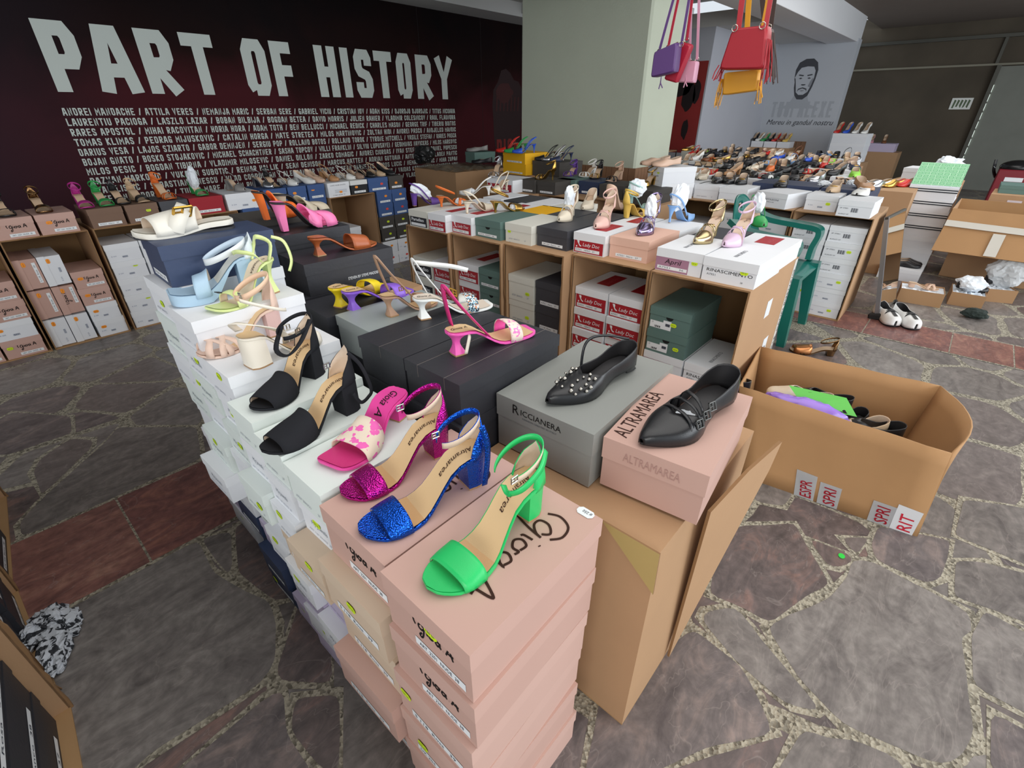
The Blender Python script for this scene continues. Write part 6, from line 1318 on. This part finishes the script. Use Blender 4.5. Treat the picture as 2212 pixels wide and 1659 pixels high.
print('mirror top', MT)
# ------------------------------------------------------------------ striped boxes and cartons on the far side
def pattern_green():
    m = mat('green_lattice', '#8fc79b', .6); nt = m.node_tree; b = nt.nodes['Principled BSDF']; tc = nt.nodes.new('ShaderNodeTexCoord'); v = nt.nodes.new('ShaderNodeTexVoronoi'); v.distance = 'CHEBYCHEV'; v.inputs['Scale'].default_value = 22; v.inputs['Randomness'].default_value = .12
    nt.links.new(tc.outputs['Object'], v.inputs['Vector']); r = nt.nodes.new('ShaderNodeValToRGB'); r.color_ramp.interpolation = 'CONSTANT'; e = r.color_ramp.elements; e[0].color = lin('#86c494'); e[1].position = .28; e[1].color = lin('#3f9a66'); x = e.new(.36); x.color = lin('#a6d6ae'); x = e.new(.47); x.color = lin('#5fae7c')
    nt.links.new(v.outputs['Distance'], r.inputs['Fac']); nt.links.new(r.outputs[0], b.inputs['Base Color']); return m
PGR = pattern_green(); STRP = mat('stripe_navy', '#20262f', .6)
for k in range(7):
    zb = k*.103; striped = k >= 3
    R = shoe_box((5.93, .215, zb), .34, .34, .1025, rj.uniform(-1, 1), 'lilac' if False else 'white', ('white box with two dark stripes, %s up in the striped stack' if striped else 'plain white box, %s up under the striped boxes') % ('lowest', 'second', 'third', 'fourth', 'fifth', 'sixth', 'seventh')[k], ends=None, lid_h=.045)
    if striped:
        q = MB()
        for z0 in (.06, .078): q.box((-.1714, -.1714, z0), (.1714, .1714, z0+.009), STRP)
        q.build('stripes', [c for c in R.children if c.name.startswith('lid')][0], smooth=0)
q = MB(); q.box((-.17, -.17, 0), (.17, .17, .012), PGR); q.box((-.172, -.172, -.03), (-.168, .172, .012), mat('paper_e7eaee', '#e7eaee')); o = q.build('box_lid', smooth=0, loc=(5.93, .215, .80)); o.rotation_euler = (0, -.48, 0); tag(o, 'green patterned box lid leaning on top of the striped boxes', 'lid')
ob = shoe_box((6.52, .3, .70), .3, .42, .11, -8, 'white', 'open white box with tissue sticking out behind the patterned lid', ends=None)
o = lump('tissue_paper', 'white tissue sheet sticking up from the open white box', 'tissue', (6.5, .2, .845), (.12, .11, .06), mat('tissue', '#e6edf4', .75), 44, .5, fine=.2)
carton((6.54, .32, 0), .5, .5, .6995, -8, 'tall carton under the open white box')
BCR = carton((5.85, -.50, .285), .74, 1.04, .315, -2, 'big taped carton with a hanging front flap near the small boxes', top=False)
fp = MB(); sheet(fp, [Vector((-.375, .515, .315)), Vector((-.375, -.515, .315)), Vector((-.62, -.53, .02)), Vector((-.64, .53, .02))], .006, CARD_S); fp.build('front_flap', BCR, smooth=0)
fp = MB()
def onfl(u, v): a = Vector((-.375, .515, .315)).lerp(Vector((-.375, -.515, .315)), u); b = Vector((-.64, .53, .02)).lerp(Vector((-.62, -.53, .02)), u); return a.lerp(b, v)+Vector((-.006, 0, .009))
fp.add([onfl(0, .3), onfl(1, .36), onfl(1, .5), onfl(0, .44)], [(0, 1, 2, 3)], WTAPE); fp.add([onfl(.30, .5), onfl(.37, .5), onfl(.37, 1), onfl(.30, 1)], [(0, 1, 2, 3)], WTAPE); fp.build('white_tape', BCR, smooth=0)
carton((6.0, -.50, 0), .55, .85, .284, -2, 'lower carton under the big taped carton')
for i, (x, y, W, H_, c_, lab) in enumerate(((6.75, -.45, .5, .62, 'tan', 'carton with red stickers behind the big taped carton'), (6.75, -.98, .5, .62, 'tan', 'carton behind the big one, towards the grey door'))): 
    R = carton((x, y, 0), .5, W, H_, -3, lab)
    q = MB(); 
    for k in range(2): q.add([(-.252, .12-.22*k, .48), (-.252, .02-.22*k, .48), (-.252, .02-.22*k, .58), (-.252, .12-.22*k, .58)], [(0, 1, 2, 3)], mat('label_pale', '#d8cdd2', .6)); put_text(q, ('VU', 'CK')[k], lambda a, b: (-.2535, .11-.22*k-a, .51+b), 0, 0, .05, RLET, wide=.07)
    q.build('stickers', R, smooth=0)
for i, (y, c_) in enumerate(((-.35, 'green'), (-.62, 'slate'), (-.9, 'lilac'), (-1.15, 'white'))): shoe_box((6.8, y, .6205), .34, .24, .07, 0, c_, '%s box on the cartons behind the big taped one' % CN[c_], ends=None, lid_h=.03)
def open_box(loc, L, W, H, yaw, label):
    R = empty('open_shoe_box', loc, math.radians(yaw), label, 'box'); b = MB(); t = .003; x, y = L/2, W/2; BR = mat('box_brown', '#a07b56', .75)
    b.box((-x, -y, 0), (x, y, t), BR); b.box((-x, -y, t), (-x+t, y, H), BR); b.box((x-t, -y, t), (x, y, H), BR); b.box((-x+t, -y, t), (x-t, -y+t, H), BR); b.box((-x+t, y-t, t), (x-t, y, H), BR); b.build('tray', R, smooth=0)
    pm = MB(); rows = []
    for i in range(15):
        r = []
        for j in range(15):
            u, v = -1+2*i/14, -1+2*j/14; e = max(abs(u), abs(v)); z = H*.82+.02*noise.noise(Vector((i*.8, j*.8, loc[0]*7)))+.012*noise.noise(Vector((i*1.9, j*1.7, loc[1]*9)))
            if e > .93: z = H*.9
            k = .985; r.append((u*x*k, v*y*k, z))
        rows.append(r)
    pm.grid(rows, mat('tissue', '#e6edf4', .75)); pm.build('tissue_lining', R, smooth=15); return R
B1 = open_box((4.79, 0.0, 0), .21, .27, .105, 16 if False else 5, 'open brown box lined with tissue nearest the mirror'); B2 = open_box((4.98, -.27, 0), .26, .2, .10, 3, 'open brown box with white tissue, second from the mirror'); B3 = open_box((5.28, -.42, 0), .28, .18, .10, 22, 'open brown box with a big tissue sheet, furthest from the mirror')
bg_sandal('nude sandal lying in the box nearest the mirror', 'nude', (4.79, .1, .095), math.radians(-80), L=.2, hh=.03, ank=False); bg_flat('black and nude sandal under tissue in the second box', 'black', (4.98, -.19, .09), math.radians(-70), L=.2, shape='round'); 
lump('tissue_paper', 'large sheet of tissue bulging from the second brown box', 'tissue', (5.02, -.27, .14), (.12, .09, .05), mat('tissue', '#e6edf4', .75), 51, .4); lump('tissue_paper', 'grey tissue sheet standing in the third brown box', 'tissue', (5.33, -.46, .2), (.09, .12, .11), mat('tissue_grey', '#c9ccce', .75), 53, .3); bg_flat('black shoe in the third brown box', 'black', (5.3, -.35, .09), math.radians(-60), L=.2, shape='round')
lump('shoe_cloth', 'small black crumpled cloth on the floor before the brown boxes', 'cloth', P(2106, 677, .035), (.05, .075, .035), mat('black_cloth', '#26302c', .9), 61, .3)
shoe_box((5.45, .2, 0), .28, .3, .10, 0, 'white', 'white box on the floor under the black loafers', ends=None)
for i in range(2): bg_flat('black loafer on the floor box, %s the mirror' % ('nearer', 'further from')[i], 'black', (5.42+.08*i, .32, .1005), math.radians(-85), L=.25, shape='round', hv=.05)
# red trolley at the far side
tr = empty('trolley', (9.6, -.42, 0), 0, 'red crate trolley with black bag before the grey door', 'trolley'); q = MB(); q.bbox((-.18, -.18, .15), (.18, .18, .62), mat('crate_red', '#7e1c28', .5), .01); q.build('crate', tr, smooth=0)
q = MB()
for z0 in (.34, .48): q.box((-.183, -.09, z0), (-.18, .09, z0+.05), STRIP)
q.build('labels', tr, smooth=0); q = MB(); bm = bmesh.new(); bmesh.ops.create_icosphere(bm, subdivisions=3, radius=1); q.bm(bm, BAGM, Matrix.Translation((0, 0, .64)) @ Matrix.Diagonal((.17, .19, .09, 1))); q.build('bag', tr)
for sy in (-1, 1): q = MB(); q.tube(catmull([Vector(p) for p in ((.15, sy*.18, .5), (-.02, sy*.23, .6), (.0, sy*.25, .72))]), .018, BAGM); q.build('handle', tr)
for (sx, sy) in ((-1, -1), (1, -1), (-1, 1), (1, 1)): q = MB(); q.tube([(sx*.15, sy*.16-.02, .075), (sx*.15, sy*.16+.02, .075)], .075, BAGM, 16); q.build('wheel', tr, smooth=30)
# ------------------------------------------------------------------ handbags hanging from the ceiling
def bagbody(name, parent, quad, depth, m, x, bulge=.012, smooth=50):
    """quad: px corners tl, tr, br, bl of the front; the bag has real depth towards +x"""
    q = [PX(*p, x) for p in quad]; b = MB(); n = 8; o0 = parent.location
    def ring(k, dx):
        out = []; ctr = sum(q, Vector((0, 0, 0)))/4
        for i in range(4):
            a, c_ = q[i], q[(i+1) % 4]
            for j in range(n):
                t = (j+.0)/n; p = a.lerp(c_, t); cnr = min(t, 1-t)*n
                if cnr < .6: p = p.lerp(ctr, .045)
                p = ctr+(p-ctr)*k; out.append(tuple(p+Vector((dx, 0, 0))-o0))
        return out
    b.loft([ring(.90, 0), ring(.97, .004), ring(1, .014), ring(1.01, depth*.5), ring(1, depth-.014), ring(.97, depth-.004), ring(.9, depth)], m)
    return b.build(name, parent, smooth=smooth)
def strap(parent, pts, w, m, x=None, name='strap'):
    b = MB(); pp = catmull([Vector(p)-parent.location for p in pts], 5); rings = []
    for i, p in enumerate(pp): rings.append([tuple(p+Vector((0, a*w/2, 0))+Vector((b_*.0018, 0, 0))) for a, b_ in ((-1, -1), (1, -1), (1, 1), (-1, 1))])
    b.loft(rings, m); return b.build(name, parent, smooth=30)
def dring(parent, p, r=.012): b = MB(); p = Vector(p)-parent.location; b.tube([p+Vector((0, r*math.cos(k*PI/6), r*math.sin(k*PI/6))) for k in range(13)], .0022, mat('buckle_steel', '#c9c6bd', .2, metal=1), 6); return b.build('ring', parent)
z3_ = lambda x, y: (1100+x*.2984, y*.2984)
HK = Vector((3.08, 1.47, 2.12)); HK2 = Vector((3.1, 1.13, 2.14))
def hookw(nm, H_, lab):
    b = MB(); b.tube([(0, 0, .52), (0, 0, .03), (.0, .015, .005), (0, .02, -.01), (0, .01, -.022), (0, -.012, -.018), (0, -.018, 0)], .004, mat('wire_steel', '#8d8f92', .3, metal=1), 8); return tag(b.build(nm, loc=tuple(H_)), lab, 'hook')
hookw('ceiling_hook', HK, 'steel wire hook in the ceiling holding the three small bags'); hookw('ceiling_hook', HK2, 'steel wire hook in the ceiling holding the fringed bags')
def small_bag(label, quad, m, x, depth, left, right, tassel=None):
    c = sum((PX(*z3_(*p), x) for p in quad), Vector((0, 0, 0)))/4; R = empty('handbag', c, 0, label, 'handbag'); bagbody('body', R, [z3_(*p) for p in quad], depth, m, x)
    l, r = PX(*z3_(*left), x), PX(*z3_(*right), x); l.x += depth/2; r.x += depth/2
    strap(R, [l, l.lerp(HK, .5)+Vector((0, .01, 0)), HK+Vector((0, .006, -.012))], .014, m); strap(R, [r, r.lerp(HK, .5)-Vector((0, .01, 0)), HK+Vector((0, -.006, -.012))], .014, m); dring(R, l); dring(R, r)
    z_ = MB(); tl, tr_ = PX(*z3_(*quad[0]), x)-c, PX(*z3_(*quad[1]), x)-c; z_.tube([tl+Vector((depth*.5, -.012, .001)), tr_+Vector((depth*.5, .012, .001))], .0025, mat('zip_gold', '#b09560', .3, metal=1), 6); z_.build('zip', R)
    if tassel:
        a = PX(*z3_(*tassel), x)-c; t_ = MB(); t_.tube([a+Vector((0, 0, .03)), a, a+Vector((0, .006, -.03))], .003, m, 6); t_.tube([a+Vector((0, 0, .0)), a+Vector((0, -.016, -.025))], .003, m, 6); t_.build('zip_pull', R)
    return R
small_bag('purple box shaped handbag hanging beside the white column', [(1045, 375), (1215, 300), (1190, 520), (1020, 562)], leather('#5d3d78', .4), 2.95, .075, (1062, 370), (1225, 315), (1095, 600))
small_bag('red handbag hanging between the purple and pink ones', [(1230, 300), (1315, 320), (1200, 600), (1115, 575)], leather('#b5203a', .4), 3.05, .055, (1135, 340), (1270, 290))
small_bag('pale pink handbag hanging behind the red one', [(1270, 440), (1355, 440), (1330, 600), (1200, 595)], leather('#d9a0b8', .4), 3.13, .055, (1290, 440), (1345, 430), (1275, 590))
def fringe_bag(label, quad, m, x, depth, left, right, fr, fm=None, strapm=None):
    c = sum((PX(*z3_(*p), x) for p in quad), Vector((0, 0, 0)))/4; R = empty('handbag', c, 0, label, 'handbag'); bagbody('body', R, [z3_(*p) for p in quad], depth, m, x)
    l, r = PX(*z3_(*left), x), PX(*z3_(*right), x); l.x += depth/2; r.x += depth/2; sm = strapm or m
    strap(R, [l, l.lerp(HK2, .5)+Vector((0, .03, 0)), HK2+Vector((0, .008, -.012))], .026, sm); strap(R, [r, r.lerp(HK2, .5)-Vector((0, .03, 0)), HK2+Vector((0, -.008, -.012))], .022, sm); dring(R, l+Vector((-depth/2-.004, 0, 0)), .014); dring(R, r+Vector((-depth/2-.004, 0, 0)), .014)
    for (a, b_, k) in fr:
        f = MB()
        for i in range(9):
            p = PX(*z3_(*a), x)-c+Vector((depth*i/9, rk.uniform(-.006, .006), 0)); e = PX(*z3_(*b_), x)-c+Vector((depth*i/9, rk.uniform(-.015, .015), rk.uniform(-.02, .02))); f.tube([p, p.lerp(e, .5)+Vector((0, rk.uniform(-.006, .006), 0)), e], .0028, fm or m, 5)
        f.build('fringe', R)
    return R
fringe_bag('red leather shoulder bag with fringe hanging from the ceiling', [(1612, 205), (1868, 178), (1840, 500), (1512, 505)], leather('#a3202c', .35), 2.9, .09, (1635, 205), (1835, 185), [((1865, 280), (1830, 590), 0), ((1525, 470), (1480, 600), 0)])
fringe_bag('yellow fringed bag hanging under the red one', [(1550, 525), (1815, 500), (1790, 655), (1535, 690)], leather('#d99a24', .4), 3.02, .07, (1700, 300), (1800, 300), [((1535, 570), (1480, 770), 0), ((1800, 580), (1800, 730), 0)])
fringe_bag('dark taupe fringed bag mostly hidden behind the red one', [(1780, 230), (1895, 200), (1890, 430), (1790, 450)], leather('#4a3b38', .5), 3.14, .06, (1840, 210), (1880, 200), [((1895, 230), (1910, 570), 0), ((1880, 300), (1880, 580), 0)])
# ------------------------------------------------------------------ cartons of black boxes at the viewer's side
for i, (y0, y1) in enumerate(((1.84, 2.42), (1.31, 1.79), (.25, 1.27))):
    who = ('beyond the crumpled tissue', 'beside the crumpled tissue', 'nearest the viewer')[i]
    carton((-.29-.25, (y0+y1)/2, 0), .5, y1-y0, .52, 180+(-4, 3, -3)[i], 'open carton of black boxes %s' % who, open_front=True)
    for j in range(2):
        for k in range(4):
            w = (y1-y0-.04)/2; shoe_box((-.305-.16, y0+.02+w*(j+.5), .0065+k*.126), .32, w-.004, .1255, 180+(-4, 3, -3)[i], 'black', 'black shoe box, %s up, column %s, carton %s' % (('lowest', 'second', 'third', 'fourth')[k], ('one', 'two')[j], who), ends='strip')
def zebra():
    m = mat('printed_tissue', '#c8ccd2', .7); nt = m.node_tree; b = nt.nodes['Principled BSDF']; tc = nt.nodes.new('ShaderNodeTexCoord'); n = nt.nodes.new('ShaderNodeTexNoise'); n.inputs['Scale'].default_value = 32; n.inputs['Detail'].default_value = 3; n.inputs['Distortion'].default_value = 2; nt.links.new(tc.outputs['Object'], n.inputs['Vector'])
    r = nt.nodes.new('ShaderNodeValToRGB'); e = r.color_ramp.elements; e[0].position = .44; e[0].color = lin('#23262c'); e[1].position = .49; e[1].color = lin('#c3c8cf'); nt.links.new(n.outputs['Fac'], r.inputs['Fac']); nt.links.new(r.outputs[0], b.inputs['Base Color']); return m
zb = MB(); ZM = zebra()
for (px, py, rx, ry, rz, ro, sd) in ((115, 1350, .055, .07, .035, .3, 71), (80, 1365, .06, .03, .03, .9, 72), (112, 1415, .035, .08, .03, -.4, 73), (75, 1450, .035, .03, .025, .2, 74), (120, 1330, .025, .03, .03, 0, 75)):
    v = P(px, py, .025); bm = bmesh.new(); bmesh.ops.create_icosphere(bm, subdivisions=4, radius=1)
    for w_ in bm.verts:
        k = 1+.35*noise.noise(w_.co*2+Vector((sd, 0, 0)))+.22*noise.noise(w_.co*6+Vector((sd, 2, 0))); cc = Vector((w_.co.x*rx*k, w_.co.y*ry*k, max(-.021, w_.co.z*rz*k))); cc.rotate(Matrix.Rotation(ro, 3, 'Z')); w_.co = cc+v
    zb.bm(bm, ZM)
tag(zb.build('crumpled_paper', smooth=12), 'crumpled black and white printed tissue paper on the floor', 'paper')
gp = MB(); v = P(1818, 1201, .004); gp.loft([[(v.x+.012*math.cos(a), v.y+.01*math.sin(a), v.z+dz) for a in [2*PI*k/9 for k in range(9)]] for dz in (0, .001)], mat('sticker_green', '#2fd04a', .5)); tag(gp.build('paper_scrap', smooth=0), 'tiny green paper scrap on the stone floor beside the bargain carton', 'scrap')
REST = set("""dusty pink shoe box, fifth down in the stack under the metallic blue sandal|white shoe box, fourth down in the stack under the pink leopard mule|lilac-shaded white shoe box, seventh down in the stack under the pink leopard mule|white shoe box, eighth down in the stack under the pink leopard mule|pale lilac shoe box, sixth down in the stack under the looped black sandal|white shoe box, fifth down in the stack under the nude and cream sandals|navy blue shoe box, ninth down in the stack under the lime and pale blue sandals|white shoe box, seventh down in the stack under the navy box|black shoe box, third down in the stack under the white kitten heel sandal|black shoe box, third down in the stack under the taupe sandal|black shoe box, second down in the stack under the yellow and purple mules|black shoe box, third down in the stack under the yellow and purple mules|lower black shoe box under the one with the brown mule|charcoal shoe box under the one with the orange mule|off white shoe box, fourth down, column one, carton fifth from the chair|charcoal shoe box, third down, column one, carton fifth from the chair|grey green shoe box, fourth down, column two, carton fifth from the chair|white red labelled shoe box, third down, column two, carton fifth from the chair|grey green shoe box, fifth down, column one, carton fourth from the chair|white red labelled shoe box, fourth down, column one, carton fourth from the chair|white red labelled shoe box, third down, column one, carton fourth from the chair|white red labelled shoe box, fifth down, column two, carton fourth from the chair|white red labelled shoe box, fourth down, column two, carton fourth from the chair|off white shoe box, fourth down, column one, carton third from the chair|off white shoe box, third down, column one, carton third from the chair|charcoal shoe box, fourth down, column two, carton third from the chair|charcoal shoe box, third down, column two, carton third from the chair|white red labelled shoe box, fifth down, column one, carton second from the chair|white red labelled shoe box, fifth down, column two, carton second from the chair|white red labelled shoe box, fourth down, column two, carton second from the chair|white shoe box, fifth down, column one, carton nearest the chair|white shoe box, fourth down, column one, carton nearest the chair|white shoe box, third down, column two, carton nearest the chair|white shoe box, second down, column two, carton nearest the chair|dusty pink shoe box carrying the gold fabric shoe|white shoe box, second up in column one of the end carton|dusty pink shoe box, third up in column one of the end carton|dusty pink shoe box, fourth up in column one of the end carton|white shoe box, lowest up in the second column of the white box carton|white shoe box, second up in the second column of the white box carton|white shoe box, lowest up, column one below the dark red box|dark red shoe box, second up, column one below the dark red box|pale lilac shoe box, third up, column one below the dark red box|white shoe box, fourth up, column one below the dark red box|dark red shoe box, lowest up, column two below the dark red box|pale lilac shoe box, second up, column two below the dark red box|white shoe box, third up, column two below the dark red box|white shoe box, fourth up, column two below the dark red box|deep blue box at the bottom of the nearly empty carton|blue shoe box, lowest up in pile one between the wall cartons|white shoe box, second up in pile one between the wall cartons|charcoal shoe box, third up in pile one between the wall cartons|blue shoe box, fourth up in pile one between the wall cartons|blue shoe box, fifth up in pile one between the wall cartons|white shoe box, lowest up in pile two between the wall cartons|white shoe box, second up in pile two between the wall cartons|blue shoe box, third up in pile two between the wall cartons|charcoal shoe box, fourth up in pile two between the wall cartons|blue shoe box, fifth up in pile two between the wall cartons|white shoe box, lowest up in pile three between the wall cartons|blue shoe box, second up in pile three between the wall cartons|charcoal shoe box, third up in pile three between the wall cartons|charcoal shoe box, fourth up in pile three between the wall cartons|blue shoe box, fifth up in pile three between the wall cartons|blue shoe box, lowest up in pile four between the wall cartons|white shoe box, second up in pile four between the wall cartons|charcoal shoe box, third up in pile four between the wall cartons|blue shoe box, fourth up in pile four between the wall cartons|blue shoe box, fifth up in pile four between the wall cartons|dark grey shoe box lowest up, column one, carton before the pillar far|charcoal shoe box second up, column one, carton before the pillar far|white shoe box third up, column one, carton before the pillar far|dark grey shoe box fourth up, column one, carton before the pillar far|charcoal shoe box fifth up, column one, carton before the pillar far|white shoe box lowest up, column two, carton before the pillar far|dark grey shoe box second up, column two, carton before the pillar far|charcoal shoe box third up, column two, carton before the pillar far|dark grey shoe box fourth up, column two, carton before the pillar far|charcoal shoe box fifth up, column two, carton before the pillar far|charcoal shoe box lowest up, column one, carton before the pillar middle|white shoe box second up, column one, carton before the pillar middle|dark grey shoe box third up, column one, carton before the pillar middle|charcoal shoe box fourth up, column one, carton before the pillar middle|dark grey shoe box fifth up, column one, carton before the pillar middle|dark grey shoe box lowest up, column two, carton before the pillar middle|charcoal shoe box second up, column two, carton before the pillar middle|dark grey shoe box third up, column two, carton before the pillar middle|charcoal shoe box fourth up, column two, carton before the pillar middle|white shoe box fifth up, column two, carton before the pillar middle|white shoe box lowest up, column one, carton before the pillar near|dark grey shoe box second up, column one, carton before the pillar near|charcoal shoe box third up, column one, carton before the pillar near|dark grey shoe box fourth up, column one, carton before the pillar near|charcoal shoe box lowest up, column two, carton before the pillar near|dark grey shoe box second up, column two, carton before the pillar near|charcoal shoe box third up, column two, carton before the pillar near|white shoe box fourth up, column two, carton before the pillar near|dark grey shoe box fifth up, column two, carton before the pillar near|white shoe box, lowest up, column one, carton nearest the pillar|white shoe box, second up, column one, carton nearest the pillar|white shoe box, third up, column one, carton nearest the pillar|white shoe box, fourth up, column one, carton nearest the pillar|white shoe box, fifth up, column one, carton nearest the pillar|white shoe box, lowest up, column two, carton nearest the pillar|white shoe box, second up, column two, carton nearest the pillar|white shoe box, third up, column two, carton nearest the pillar|white shoe box, fourth up, column two, carton nearest the pillar|white shoe box, lowest up, column one, carton behind the green chair|white shoe box, second up, column one, carton behind the green chair|white shoe box, third up, column one, carton behind the green chair|white shoe box, fourth up, column one, carton behind the green chair|white shoe box, lowest up, column two, carton behind the green chair|white shoe box, second up, column two, carton behind the green chair|white shoe box, third up, column two, carton behind the green chair|white shoe box, fourth up, column two, carton behind the green chair|white shoe box, third up, column one, carton with barcoded boxes|tan shoe box, number seven along the first far row|charcoal shoe box, number nine along the fourth far row|white shoe box on the rack shelf, number one|dark grey shoe box on the rack shelf, number two|brown shoe box on the rack shelf, number three|white shoe box on the rack shelf, number four|charcoal box on the cartons behind the big taped one|pale lilac box on the cartons behind the big taped one|white box on the cartons behind the big taped one|black shoe box, second up, column one, carton beyond the crumpled tissue|black shoe box, third up, column one, carton beyond the crumpled tissue|black shoe box, fourth up, column one, carton beyond the crumpled tissue|black shoe box, lowest up, column two, carton beyond the crumpled tissue|black shoe box, second up, column two, carton beyond the crumpled tissue|black shoe box, third up, column two, carton beyond the crumpled tissue|black shoe box, fourth up, column two, carton beyond the crumpled tissue|black shoe box, third up, column one, carton beside the crumpled tissue|black shoe box, fourth up, column one, carton beside the crumpled tissue|black shoe box, third up, column two, carton beside the crumpled tissue|black shoe box, fourth up, column two, carton beside the crumpled tissue|black shoe box, lowest up, column one, carton nearest the viewer|black shoe box, second up, column one, carton nearest the viewer|black shoe box, third up, column one, carton nearest the viewer|black shoe box, fourth up, column one, carton nearest the viewer|black shoe box, fourth up, column two, carton nearest the viewer""".split("|"))
# ------------------------------------------------------------------ what lies deep in the stacks: one object each
def merge(roots, name, label, cat):
    bpy.context.view_layer.update(); vs, fs, ms, mats = [], [], [], []; dg = bpy.context.evaluated_depsgraph_get()
    def desc(o): return [o]+[d for c in o.children for d in desc(c)]
    objs = [d for r in roots for d in desc(r)]
    for o in objs:
        if o.type != 'MESH': continue
        ev = o.evaluated_get(dg); me = ev.to_mesh(); base = len(vs); mw = o.matrix_world
        vs += [tuple(mw @ v.co) for v in me.vertices]
        for m in o.data.materials:
            if m not in mats: mats.append(m)
        for p in me.polygons:
            fs.append(tuple(i+base for i in p.vertices)); ms.append(mats.index(o.data.materials[min(p.material_index, len(o.data.materials)-1)]))
        ev.to_mesh_clear()
    me = bpy.data.meshes.new(name); me.from_pydata(vs, [], fs)
    for m in mats: me.materials.append(m)
    me.polygons.foreach_set('material_index', ms); me.update()
    for o in objs[::-1]: bpy.data.objects.remove(o)
    o = bpy.data.objects.new(name, me); COL.objects.link(o); return tag(o, label, cat, kind='stuff')
merge(HEAP, 'bargain_shoe_heap', 'heap of dark shoes lying deep in the bargain carton', 'shoes')
rest = [o for o in SC.objects if o.parent is None and o.get('label') in REST]
if rest: merge(rest, 'hidden_shoe_boxes', 'shoe boxes stacked deep inside the cartons and piles', 'shoe boxes')
for o in SC.objects:
    if 'lid_name' in o: del o['lid_name']
